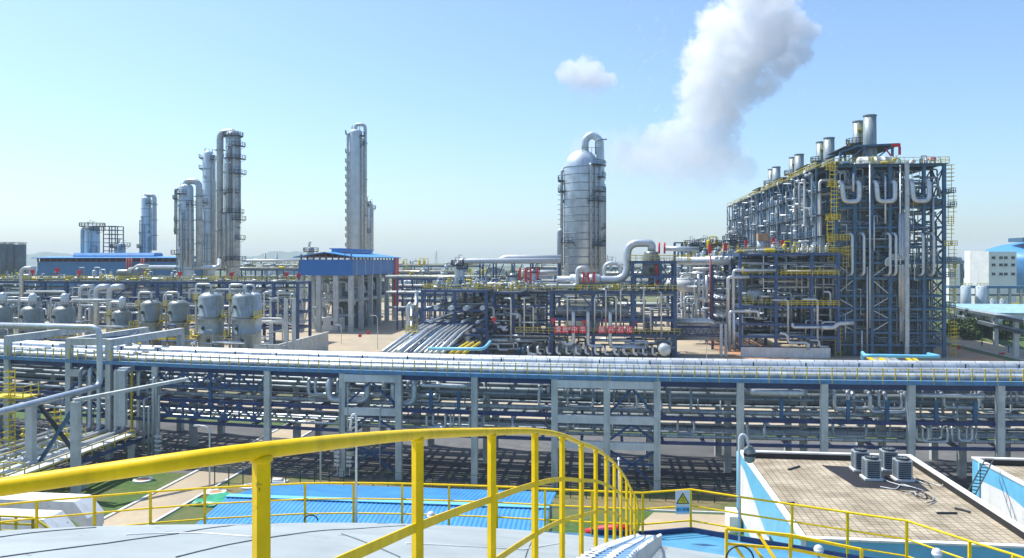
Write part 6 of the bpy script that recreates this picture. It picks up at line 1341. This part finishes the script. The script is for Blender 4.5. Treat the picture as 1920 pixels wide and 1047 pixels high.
# stacks: four pairs with their frames
for k in range(4):
    vs = 205 + k*36; uc = 64.4; ut = FU[0]+6
    bf = thing('stack_support', ('blue sloping frame under the tallest looking stack pair with red bracing', 'blue frame under the second pair of stacks', 'blue frame under the third pair of stacks', 'blue frame under the farthest pair of stacks')[k], 'steel frame', (uc, vs, ZF))
    zf = 49.0
    for uu in (56.5, 62, 68.5):
        for vv in (vs-3.5, vs+12): g = G(); g.box(uu-.25, uu+.25, vv-.25, vv+.25, ZF+.13, zf-.6 if uu < 57 else zf+.9); part(bf, 'column', g, 'blue2')
    for vv in (vs-3.5, vs+12):
        g = G(); g.bar((56.5, vv, zf-.6), (60.5, vv, zf+.8), .45); g.bar((60.5, vv, zf+.8), (70, vv, zf+1.1), .45); part(bf, 'beam', g, 'blue2')
        g = G(); g.bar((56.5, vv+.1, ZF+.3), (61.8, vv+.1, zf+.4), .3); g.bar((62.2, vv+.1, ZF+.3), (68.3, vv+.1, zf+.6), .3); part(bf, 'brace', g, 'blue2')
    g = G(); g.box(57.5, 70, vs-3.3, vs+11.8, zf+.7, zf+.85); part(bf, 'deck', g, 'deckmat')
    if k == 0: g = G(); g.box(68.2, 70.2, vs-4, vs-3.6, zf+.4, zf+1.2); g.box(69.8, 70.3, vs-4, vs-3.6, ZF+3.3, zf+.4); g.bar((66.8, vs-3.8, zf), (68.5, vs-3.8, ZF+2.5), .3); part(bf, 'red_brace', g, 'red')
    for q, (vq, rq, ztop, lab) in enumerate(((vs, 1.55, 57.8, 'plain grey stack in front'), (vs+9.5, 1.4, 58.0, 'grey stack behind with a yellow caged platform'))):
        st = thing('stack', lab + (' of the nearest pair', ' of the second pair', ' of the third pair', ' of the farthest pair')[k], 'stack', (uc, vq, ZF))
        uq = uc if q == 0 else uc+.15
        g = G(); g.lathe((uq, vq, 0), [(rq*1.25, ZF+.2), (rq*1.15, ZF+2.5), (rq*1.02, zf+1.2), (rq, zf+2), (rq*.96, ztop), (rq*.9, ztop), (rq*.9, ztop-.6), (.05, ztop-.7)], 24, 'z', 'all'); part(st, 'shell', g, 'casing2')
        g = G(); g.lathe((uq, vq, ztop-.3), [(rq, 0), (rq*1.05, .02), (rq*1.05, .28), (rq, .3)], 24, smooth=False); part(st, 'rim', g, 'greypipe')
        if q == 1:
            platform(st, (uq, vq), rq, zf+3.0, 110, 300, 1.5, 'greypipe', 1.2); platform(st, (uq, vq), rq, zf+6.4, 250, 350, 1.3, 'yellow', 1.2)
            a = R(200); g = G(); g.ladder((uq+math.cos(a)*(rq+1.3), vq+math.sin(a)*(rq+1.3)), ZF+1, zf+4, .8, True, .09, .9, (-1, 0)); g.ladder((uq+.6, vq-rq-.6), zf+2.5, zf+7, .8, True, .09, .9, (0, -1)); part(st, 'ladder', g, 'yellow')

# colourful pipe rack between big rack and furnaces
for i, (x0, x1, m) in enumerate(((1627, 1680, 'yellow'), (1637, 1692, 'yellow'), (1648, 1700, 'yellow'), (1657, 1706, 'silver'), (1672, 1716, 'silver'), (1700, 1740, 'yellow'), (1712, 1752, 'yellow'), (1640, 1660, 'silver'))):
    va, vb = 150, 126; pipe([(U(x0, va), va, 4.8), (U(x1, vb), vb, 4.8+.15*(i % 2))], .32 if m == 'yellow' else .4, ('yellow gas pipe' if m == 'yellow' else 'silver pipe') + ' sloping across the pale blue pipe frame at the furnace foot', 'yellow pipes at the furnace foot' if m == 'yellow' else 'silver pipes at the furnace foot', m, 1, 10)
va = 128; pipe([p_(1617, 676, va+14), p_(1617, 661, va+14), p_(1622, 667, va), p_(1762, 669, va), p_(1740, 664, va+14)], .27, 'pale blue painted pipe framing the yellow pipes at the furnace foot', None, 'lightblue', 1.2, 12)

# ================================================================== FAR RIGHT
v = 420; ua, ub, uc = U(1832, v), U(1856, v), U(1906, v)
t = thing('office_block', 'white windowed block standing in front of the blue domed store', 'building', ((ua+uc)/2, v, 0)); zt = Z(472, ub, v)
g = G(); g.box(ub-.5, uc, v, v+14, 0, zt); part(t, 'wall', g, 'white')
g = G(); g.v += [(ua, v+8, 0), (ub-.5, v-.1, 0), (ub-.5, v+14, 0), (ua, v+14, 0), (ua, v+8, zt+.5), (ub-.5, v-.1, zt+.2), (ub-.5, v+14, zt+.2), (ua, v+14, zt+.5)]
g.quads([(0, 3, 2, 1), (4, 5, 6, 7), (0, 1, 5, 4), (1, 2, 6, 5), (2, 3, 7, 6), (3, 0, 4, 7)]); part(t, 'stair_tower', g, 'white')
for y in (483.5, 497, 514):
    for px in (1863, 1877, 1886, 1899.5):
        c = p_(px, y, v-.1); g = G(); g.box(c[0]-.85, c[0]+.85, v-.08, v, c[2]-.65, c[2]+.65); w_ = part(t, 'window', g, 'glass'); g = G(); g.box(c[0]-1.0, c[0]+1.0, v-.25, v-.09, c[2]-.85, c[2]-.66); part(w_, 'sill', g, 'paleconcrete')
v = 620; u = U(1960, v); dm = thing('domed_store', 'huge blue domed coal store with a dark lantern on top', 'dome', (u, v, 0)); r = 118*DEP(u, v)/F; z0, z1 = Z(490, u, v), Z(452, u, v)
g = G(); g.lathe((u, v, 0), [(r, 0), (r, z0)] + [(r*math.cos(a*.157), z0+(z1-z0)*math.sin(a*.157)) for a in range(1, 10)], 40, 'z', 'all'); part(dm, 'dome', g, 'blueroof')
g = G(); x = U(1915, v-20); g.box(x-4, x+14, v-30, v-10, Z(455, x, v), Z(448, x, v)); part(dm, 'lantern', g, 'blue2')
v = 480; a, b_ = U(1780, v), U(1834, v); g = G(); zz = Z(492, a, v); t = thing('conveyor_gallery', 'pale blue conveyor gallery on legs leading to the white block', 'conveyor', ((a+b_)/2, v, 0))
g.bar((a, v, zz), (b_, v, Z(491, a, v)), 3, 1.6); part(t, 'gallery', g, 'tray'); g = G(); g.bar((U(1795, v), v+4, Z(532, a, v)), (U(1836, v), v+4, Z(488, a, v)), 3, 3); part(t, 'incline', g, 'blue2')
for px in (1790, 1803, 1818): uu = U(px, v); g = G(); g.box(uu-.8, uu+.8, v-.5, v+.5, 0, zz-.8); part(t, 'leg', g, 'casing')
g = G(); v = 460; a = U(1780, v); b_ = U(1800, v); g.box(a, b_, v, v+8, 0, Z(504, a, v)); single('switch_house', 'pale building with dark openings behind the furnace ladders', 'building', g, 'white')
v = 300; a, b_ = U(1780, v), U(1990, v); t = thing('rear_conveyor_rack', 'long pale blue topped pipe rack behind the storage tanks', 'pipe rack', ((a+b_)/2, v, 0)); zz = Z(536, a, v)
g = G(); g.box(a, b_, v, v+3, zz-.9, zz); part(t, 'cover', g, 'tray'); g = G(); g.box(a, b_, v+.3, v+2.7, Z(552, a, v)-.5, Z(552, a, v)); part(t, 'deck', g, 'casing')
for k in range(10): uu = a+(b_-a)*(k+.5)/10; g = G(); g.box(uu-.4, uu+.4, v+.2, v+.8, 0, zz-.9); part(t, 'column', g, 'concrete')
gear(30, a, b_, v-3, v+8, 0.1, 'process equipment under the pale blue topped rack', 'equipment under the pale blue topped rack', 95, 3.0)
for px, w, yt, vv, l in ((1811, 18, 538, 290, 'larger grey storage tank next to the furnace ladders'), (1840, 19, 538, 290, 'larger grey storage tank beside the white block'), (1862, 10, 563, 285, 'small grey storage tank nearer the larger pair'), (1880, 10, 563, 285, 'small grey storage tank farthest along the rack')):
    u = U(px, vv); r = w/2*DEP(u, vv)/F; zt = Z(yt, u, vv); t = thing('storage_silo', l, 'storage tank', (u, vv, 0)); g = G(); g.lathe((u, vv, 0), [(r, 0), (r, zt), (r*.7, zt+.4), (.1, zt+.6)], 22, 'z'); part(t, 'shell', g, 'towermetal'); g = G(); g.rail([(u-r, vv-r*.5, zt), (u+r, vv-r*.5, zt)], 1.2, 1, .06); part(t, 'guard_rail', g, 'yellow')
v = 255; a, m_, b_ = U(1808, v), U(1835, v), U(2010, v); t = thing('low_shed', 'low shed with a long pale blue roof before the grey tanks', 'shed', (b_-10, v, 0)); z = Z(588, m_, v); zr = Z(575, m_, v)
g = G(); g.v += [(a+7, v, z), (b_, v, z), (b_, v+12, zr), (m_-5, v+12, zr), (a+7, v, z+.2), (b_, v, z+.2), (b_, v+12, zr+.2), (m_-5, v+12, zr+.2)]
g.quads([(0, 3, 2, 1), (4, 5, 6, 7), (0, 1, 5, 4), (1, 2, 6, 5), (2, 3, 7, 6), (3, 0, 4, 7)]); part(t, 'roof', g, 'paleroof'); g = G(); g.box(a+8, b_, v+.6, v+14, 0, z-.05); part(t, 'wall', g, 'white')
# receding rack at the far right with tall posts
t = thing('edge_pipe_rack', 'narrow pipe rack on pale posts running along the site road', 'pipe rack', (100, 230, 0))
pts = [(1790, 578, 292), (1809, 582, 276), (1833, 587, 250), (1867, 593, 222), (1905, 600, 196), (1960, 610, 172)]
P3 = [(U(px, vv), vv, Z(py, U(px, vv), vv)) for px, py, vv in pts]
for a, b_ in zip(P3, P3[1:]):
    for dz_, dd in ((0, 0), (-2.6, 0)):
        g = G(); g.bar((a[0], a[1], a[2]+dz_), (b_[0], b_[1], b_[2]+dz_), 2.4, .5); part(t, 'deck', g, 'casing')
for a in P3[1:]: g = G(); g.box(a[0]-.5, a[0]+.5, a[1]-.4, a[1]+.4, 0, a[2]-.3); part(t, 'column', g, 'paleconcrete')
for k in range(4): pipe([(a[0]-.9+k*.6, a[1], a[2]+.5) for a in P3], .22, 'pipe on the narrow rack along the site road', 'pipes on the narrow road rack', ('silver2', 'greypipe')[k % 2])
for k in range(3): pipe([(a[0]-.6+k*.6, a[1], a[2]-2.1) for a in P3], .2, 'pipe on the lower tier of the narrow road rack', 'pipes on the lower tier of the narrow road rack', 'greypipe')
def tree(px, vv, h, w, label, seed, dark=False):
    u = U(px, vv); rnd = random.Random(seed); t = thing('tree', label, 'tree', (u, vv, 0), 'trees beyond the site road')
    g = G(); g.tube([(u, vv, 0), (u+.1, vv, h*.4), (u-.1, vv, h*.75)], .22, 6)
    for k in range(4): a = rnd.uniform(0, 6.28); g.tube([(u, vv, h*.35), (u+math.cos(a)*w*.35, vv+math.sin(a)*w*.35, h*.7)], .09, 5)
    part(t, 'trunk', g, 'bark'); g = G()
    lob = [(rnd.uniform(-.32, .32)*w, rnd.uniform(-.32, .32)*w, h*rnd.uniform(.35, .85), rnd.uniform(.2, .34)*w) for _ in range(9)]
    for k in range(900):
        cx, cy, cz, cr = rnd.choice(lob); d = Vector((rnd.gauss(0, 1), rnd.gauss(0, 1), rnd.gauss(0, .8))); d.normalize(); d *= cr*rnd.uniform(.6, 1.1)
        c = Vector((u+cx+d.x, vv+cy+d.y, max(.5, cz+d.z))); a = Vector((rnd.gauss(0, 1), rnd.gauss(0, 1), rnd.gauss(0, 1))).normalized()*.28; b_ = Vector((rnd.gauss(0, 1), rnd.gauss(0, 1), rnd.gauss(0, .6))).normalized()*.28
        b0 = len(g.v); g.v += [tuple(c-a-b_), tuple(c+a-b_), tuple(c+a+b_), tuple(c-a+b_)]; g.f.append((b0, b0+1, b0+2, b0+3)); g.s.append(False)
    part(t, 'crown', g, 'leafdark' if dark else 'leaf')
rnd = random.Random(5)
for i in range(20):
    tree(rnd.uniform(1792, 1930), rnd.uniform(235, 285), rnd.uniform(3, 5.5), rnd.uniform(4, 7), 'bushy green tree beyond the site road', 100+i, i % 3 == 0)

# ================================================================== PEOPLE on the road
def person(px, py, label, shirt, step=.25, helmet='yellow', face=1):
    D = H*F/(py-490); u, vv = to_plant(XW(px, D), D)
    t = thing('person', label, 'person', (u, vv, 0))
    J = [(0, 0, .95), (0, 0, 1.15), (0, 0, 1.38), (0, 0, 1.5), (0, 0, 1.62), (0, 0, 1.74),
         (-.2*face*0, -.19, 1.38), (.05, -.24, 1.12), (.18, -.2, .9), (0, .19, 1.38), (-.06, .24, 1.12), (.02, .22, .88),
         (.05, -.1, .9), (step*.6, -.1, .5), (step*.7, -.1, .06), (step*.7+.18, -.1, .04), (-.05, .1, .9), (-step*.4, .1, .5), (-step, .1, .08), (-step+.18, .1, .04)]
    E = [(0, 1), (1, 2), (2, 3), (3, 4), (4, 5), (2, 6), (6, 7), (7, 8), (2, 9), (9, 10), (10, 11), (0, 12), (12, 13), (13, 14), (14, 15), (0, 16), (16, 17), (17, 18), (18, 19)]
    Rr = [.15, .14, .15, .06, .09, .085, .075, .05, .04, .075, .05, .04, .1, .07, .05, .04, .1, .07, .05, .04]
    me = bpy.data.meshes.new('body'); me.from_pydata([(x*face, y, z) for x, y, z in J], E, []); o = bpy.data.objects.new('body', me); COL.objects.link(o); o.parent = t
    md = o.modifiers.new('s', 'SKIN')
    for k, sv in enumerate(me.skin_vertices[0].data): sv.radius = (Rr[k], Rr[k]); sv.use_root = k == 0
    o.modifiers.new('ss', 'SUBSURF').levels = 1; me.materials.append(M[shirt])
    g = G(); g.lathe((u, vv, 1.72), [(.16, 0), (.15, .06), (.1, .14), (.02, .17)], 12, 'z', 'all'); part(t, 'helmet', g, helmet)
person(1841, 651, 'person in dark work clothes and helmet walking on the verge by the road', 'workgreen', .25, 'yellow')
person(1891, 662, 'person in blue overalls crossing the site road', 'workblue', .15, 'lightblue', -1)

# ================================================================== BACKGROUND PLANT
rnd = random.Random(77)
for k, (x0, x1, v, y, l) in enumerate(((1000, 1370, 345, 503, 'far pipe rack seen behind the hopper tower'), (1130, 1380, 275, 515, 'pipe rack between hopper tower and the furnace rear'), (320, 560, 330, 505, 'far pipe rack seen between the columns and the compressor house'), (745, 860, 300, 512, 'far pipe rack beyond the compressor house yard'), (430, 900, 420, 499, 'most distant pipe rack below the hills'), (745, 1010, 250, 522, 'pipe rack just past the compressor house side'), (-40, 330, 255, 524, 'pipe rack behind the vessel area before the blue hall'))):
    a, b_ = U(x0, v), U(x1, v); zt = Z(y, a, v); t = thing('distant_pipe_rack', l, 'pipe rack', ((a+b_)/2, v, 0)); n = max(4, int((b_-a)/9)); us = [a+(b_-a)*i/n for i in range(n+1)]
    frame(t, us, [v, v+7], [zt*.4, zt*.7, zt], 'blue' if k % 2 else 'blue2', .5, .6, False)
    for i in range(8): z = (zt, zt*.7, zt*.4)[i % 3]+.4; pipe([(a-4, v+.8+i*.75, z), (b_+4, v+.8+i*.75, z)], .35+.2*(i % 3 == 0), 'silver pipe on a distant rack', 'pipes on distant racks', ('silver', 'whitemetal', 'silver2')[i % 3])
    g = G(); g.rail([(a, v, zt), (b_, v, zt)], 1.3, 2.2, .07); part(t, 'guard_rail', g, 'yellow')
    gear(int((b_-a)/2.5), a, b_, v, v+7, zt, 'fitting on a distant rack', 'fittings on distant racks', 200+k, 1.6)
for i in range(60):
    v = rnd.uniform(230, 520); px = rnd.choice((rnd.uniform(-20, 560), rnd.uniform(745, 1050), rnd.uniform(745, 1050))); u = U(px, v); r = rnd.uniform(.8, 2.4); h = rnd.uniform(4, 17)
    if v < 345 and px < 760 and v > 232 and (px > 540): continue
    if 285 < v < 345 and px < 345: continue
    g = G()
    if i % 3: g.vessel((u, v, .1), r, h, 12, 'z', 2)
    else: g.vessel((u-r*2, v, h*.6), r*.8, r*5, 12, 'u', 3); g.box(u-r, u-r*.6, v-r*.5, v+r*.5, 0, h*.6+r*.3); g.box(u+r, u+r*1.4, v-r*.5, v+r*.5, 0, h*.6+r*.3)
    single('distant_vessel', 'pale process vessel far back in the plant', 'vessel', g, rnd.choice(('silver', 'whitemetal', 'silver2', 'creamtank', 'casing')), 'vessels far back in the plant')
v = 380; pipe([p_(455, 489, v), p_(560, 489, v)], .7, 'long thin white pipe level with the hills', None, 'whitemetal')
pipe([p_(265, 502, 290), p_(406, 502, 290), p_(411, 499, 290), p_(411, 488, 299)], .9, 'silver pipe joining the drum group to the tall columns', None, 'silver', 2.5, 12); pipe([p_(250, 505, 258), p_(258, 498, 258), p_(278, 498, 258)], .5, 'short arched pipe over the pale drum', None, 'whitemetal', 1, 10)
g = G(); c = p_(240, 512, 256); g.vessel((c[0], 256, c[2]), 2.0, 5, 16, 'u', 2); g.vessel((c[0]-4, 256, c[2]), 1.2, 5, 12, 'u'); single('horizontal_drum', 'pale cylinder with a cone nose lying before the blue hall', 'drum', g, 'creamtank')
rnd = random.Random(303)
for i in range(34):
    v = rnd.uniform(560, 1100); px = rnd.choice((rnd.uniform(450, 560), rnd.uniform(750, 1050), rnd.uniform(1140, 1360), rnd.uniform(1790, 1835), rnd.uniform(0, 60))); u = U(px, v); h = rnd.uniform(8, 24); w = rnd.uniform(6, 26); g = G()
    if i % 3 == 0: g.box(u-w/2, u+w/2, v, v+12, 0, h*.6); g.prism([(u-w/2-1, h*.6), (u+w/2+1, h*.6), (u, h*.6+2.5)], v-1, v+13)
    elif i % 3 == 1: g.vessel((u, v, .1), rnd.uniform(2, 5), h*.8, 14); g.bar((u+3, v, 0), (u+3, v, h), .5)
    else: g.lathe((u, v, 0), [(1.2, 0), (.8, h*1.25)], 8); g.box(u-w*.4, u+w*.2, v, v+8, 0, h*.4)
    single('far_plant_building', 'hazy building or tank on the far skyline of the plant', 'building', g, rnd.choice(('whitemetal', 'casing', 'tray', 'creamtank', 'silver2')), 'hazy buildings on the far skyline')
v = 500
for i, (x0, x1, yt, m, l) in enumerate(((745, 792, 506, 'red', 'low red roofed line of sheds far beyond the yard'), (795, 840, 508, 'red', 'second low red roofed shed far beyond the yard'), (790, 818, 503, 'whitemetal', 'far long white roofed shed'), (462, 490, 505, 'whitemetal', 'pale far shed between the column groups'), (1000, 1045, 498, 'tray', 'pale blue far building beside the wide column'))):
    a, b_ = U(x0, v), U(x1, v); z = max(3, Z(yt, a, v)); t = thing('far_shed', l, 'shed', ((a+b_)/2, v, 0)); g = G(); g.box(a, b_, v, v+14, 0, z-1); part(t, 'wall', g, 'white'); g = G(); g.box(a-.5, b_+.5, v-.5, v+14.5, z-1, z); part(t, 'roof', g, m)
    v += 20
for px, yt, v in ((1139, 478, 900), (1148, 480, 1000), (818, 470, 1500), (240, 478, 1200)):
    u = U(px, v); h = Z(yt, u, v); t = thing('pylon', 'thin lattice power pylon far off on the horizon', 'pylon', (u, v, 0), 'pylons on the horizon'); g = G()
    for a, b_ in ((-1, -1), (1, -1), (1, 1), (-1, 1)): g.bar((u+a*3, v+b_*3, 0), (u, v, h), .35)
    part(t, 'mast', g, 'greypipe'); g = G()
    for z in (h*.7, h*.82, h*.92): g.bar((u-5, v, z), (u+5, v, z), .3)
    part(t, 'cross_arm', g, 'greypipe')

settle('process_pipe', 285, ('pipework', 'dense tangle of smaller process pipes filling the plant structures', 'pipework'), 240)
settle('valve_gear', 285, ('small_fittings', 'countless small valves and fittings along the plant decks', 'fittings'))
# ================================================================== CLOUDS (beyond the haze)
def cloud(name, label, D, blobs, dens, amp=.72):
    P = [((x-960)/F*D, (i*37 % 11 - 5)/5*r/F*D*.35, -(y-490)/F*D+H, r/F*D) for i, (x, y, r) in enumerate(blobs)]
    c0 = [sum(p[k] for p in P)/len(P) for k in range(3)]
    P = [(p[0]-c0[0], p[1]-c0[1], p[2]-c0[2], p[3]) for p in P]
    g = G(); m_ = 1.25
    g.box(min(p[0]-p[3]*m_ for p in P), max(p[0]+p[3]*m_ for p in P), min(p[1]-p[3]*m_ for p in P), max(p[1]+p[3]*m_ for p in P), min(p[2]-p[3]*m_ for p in P), max(p[2]+p[3]*m_ for p in P))
    m = bpy.data.materials.new('cloud'); m.use_nodes = True; n = m.node_tree; n.nodes.clear(); L = n.links
    tc = n.nodes.new('ShaderNodeTexCoord'); acc = None
    z = n.nodes.new('ShaderNodeTexNoise'); z.inputs['Scale'].default_value = 60/D; z.inputs['Detail'].default_value = 8; z.inputs['Roughness'].default_value = .66; L.new(tc.outputs['Object'], z.inputs['Vector'])
    for x, y, zz, r in P:
        d = n.nodes.new('ShaderNodeVectorMath'); d.operation = 'DISTANCE'; d.inputs[1].default_value = (x, y, zz); L.new(tc.outputs['Object'], d.inputs[0])
        q = n.nodes.new('ShaderNodeMapRange'); q.inputs[1].default_value = 0; q.inputs[2].default_value = r*1.25; q.inputs[3].default_value = 1; q.inputs[4].default_value = 0; L.new(d.outputs['Value'], q.inputs[0])
        if acc is None: acc = q.outputs[0]
        else: a = n.nodes.new('ShaderNodeMath'); a.operation = 'SMOOTH_MAX'; a.inputs[2].default_value = .12; L.new(acc, a.inputs[0]); L.new(q.outputs[0], a.inputs[1]); acc = a.outputs[0]
    w = n.nodes.new('ShaderNodeMath'); w.operation = 'MULTIPLY_ADD'; w.inputs[1].default_value = amp*2; w.inputs[2].default_value = -amp; L.new(z.outputs[0], w.inputs[0])
    a = n.nodes.new('ShaderNodeMath'); a.operation = 'ADD'; L.new(acc, a.inputs[0]); L.new(w.outputs[0], a.inputs[1])
    r_ = n.nodes.new('ShaderNodeMapRange'); r_.inputs[1].default_value = .31; r_.inputs[2].default_value = .42; r_.inputs[3].default_value = 0; r_.inputs[4].default_value = dens; L.new(a.outputs[0], r_.inputs[0])
    gt = n.nodes.new('ShaderNodeMath'); gt.operation = 'GREATER_THAN'; gt.inputs[1].default_value = .08; L.new(acc, gt.inputs[0])
    mu = n.nodes.new('ShaderNodeMath'); mu.operation = 'MULTIPLY'; L.new(r_.outputs[0], mu.inputs[0]); L.new(gt.outputs[0], mu.inputs[1])
    sz = n.nodes.new('ShaderNodeSeparateXYZ'); L.new(tc.outputs['Object'], sz.inputs[0])
    zs_ = [p[2] for p in P]; hr = n.nodes.new('ShaderNodeMapRange'); hr.inputs[1].default_value = min(zs_)-.3*P[0][3]; hr.inputs[2].default_value = min(zs_)+(max(zs_)-min(zs_))*.55; hr.inputs[3].default_value = .12; hr.inputs[4].default_value = 1; L.new(sz.outputs['Z'], hr.inputs[0])
    m9 = n.nodes.new('ShaderNodeMath'); m9.operation = 'MULTIPLY'; L.new(mu.outputs[0], m9.inputs[0]); L.new(hr.outputs[0], m9.inputs[1]); mu = m9
    v_ = n.nodes.new('ShaderNodeVolumeScatter'); v_.inputs['Color'].default_value = (1, 1, 1, 1); v_.inputs['Anisotropy'].default_value = 0; L.new(mu.outputs[0], v_.inputs['Density'])
    o = n.nodes.new('ShaderNodeOutputMaterial'); L.new(v_.outputs[0], o.inputs['Volume']); m.cycles.volume_step_rate = .35
    me = bpy.data.meshes.new(name); me.from_pydata(g.v, [], g.f); me.materials.append(m); me.update()
    c = bpy.data.objects.new(name, me); COL.objects.link(c); c.location = (c0[0], D+c0[1], c0[2]); props(c, label, 'cloud', None, 'stuff'); return c
CL = 9000
cloud('cloud', 'tall towering white cumulus cloud leaning over towards the furnaces', CL, [(1400, -10, 62), (1455, 10, 48), (1360, 55, 62), (1425, 75, 66), (1470, 55, 38), (1335, 110, 60), (1385, 125, 66), (1318, 165, 55), (1355, 185, 62), (1395, 170, 45), (1318, 215, 55), (1345, 235, 52), (1268, 258, 50), (1315, 270, 56), (1222, 268, 38), (1350, 285, 50), (1240, 300, 40), (1300, 305, 50), (1375, 300, 32), (1485, 48, 42), (1508, 62, 34), (1492, 100, 36), (1464, 128, 32), (1442, 158, 30), (1200, 300, 40), (1170, 290, 30), (1330, 330, 45), (1270, 330, 45), (1395, 320, 34)], .0048)
cloud('cloud', 'small puffy white cloud above the wide banded column', CL, [(1070, 140, 30), (1103, 135, 34), (1128, 152, 28), (1088, 162, 34), (1112, 168, 30), (1148, 154, 16)], .005)
cloud('cloud', 'thin pale cloud veil low behind the wide banded column', CL+1500, [(1110, 300, 60), (1170, 292, 60), (1240, 318, 80), (1310, 330, 80), (1370, 312, 50), (1190, 330, 70)], .0007)
# ================================================================== HAZE
g = G(); g.box(-5300, 5300, -450, 5750, -1, 130); hz = single('haze', None, None, g, 'steam', None, True, 'stuff')
m = M['steam']; m.node_tree.nodes.clear(); n = m.node_tree; pv = n.nodes.new('ShaderNodeVolumePrincipled'); pv.inputs['Color'].default_value = (.78, .90, 1.0, 1); pv.inputs['Density'].default_value = 0.00015; pv.inputs['Anisotropy'].default_value = 0.0
o_ = n.nodes.new('ShaderNodeOutputMaterial'); n.links.new(pv.outputs[0], o_.inputs['Volume'])
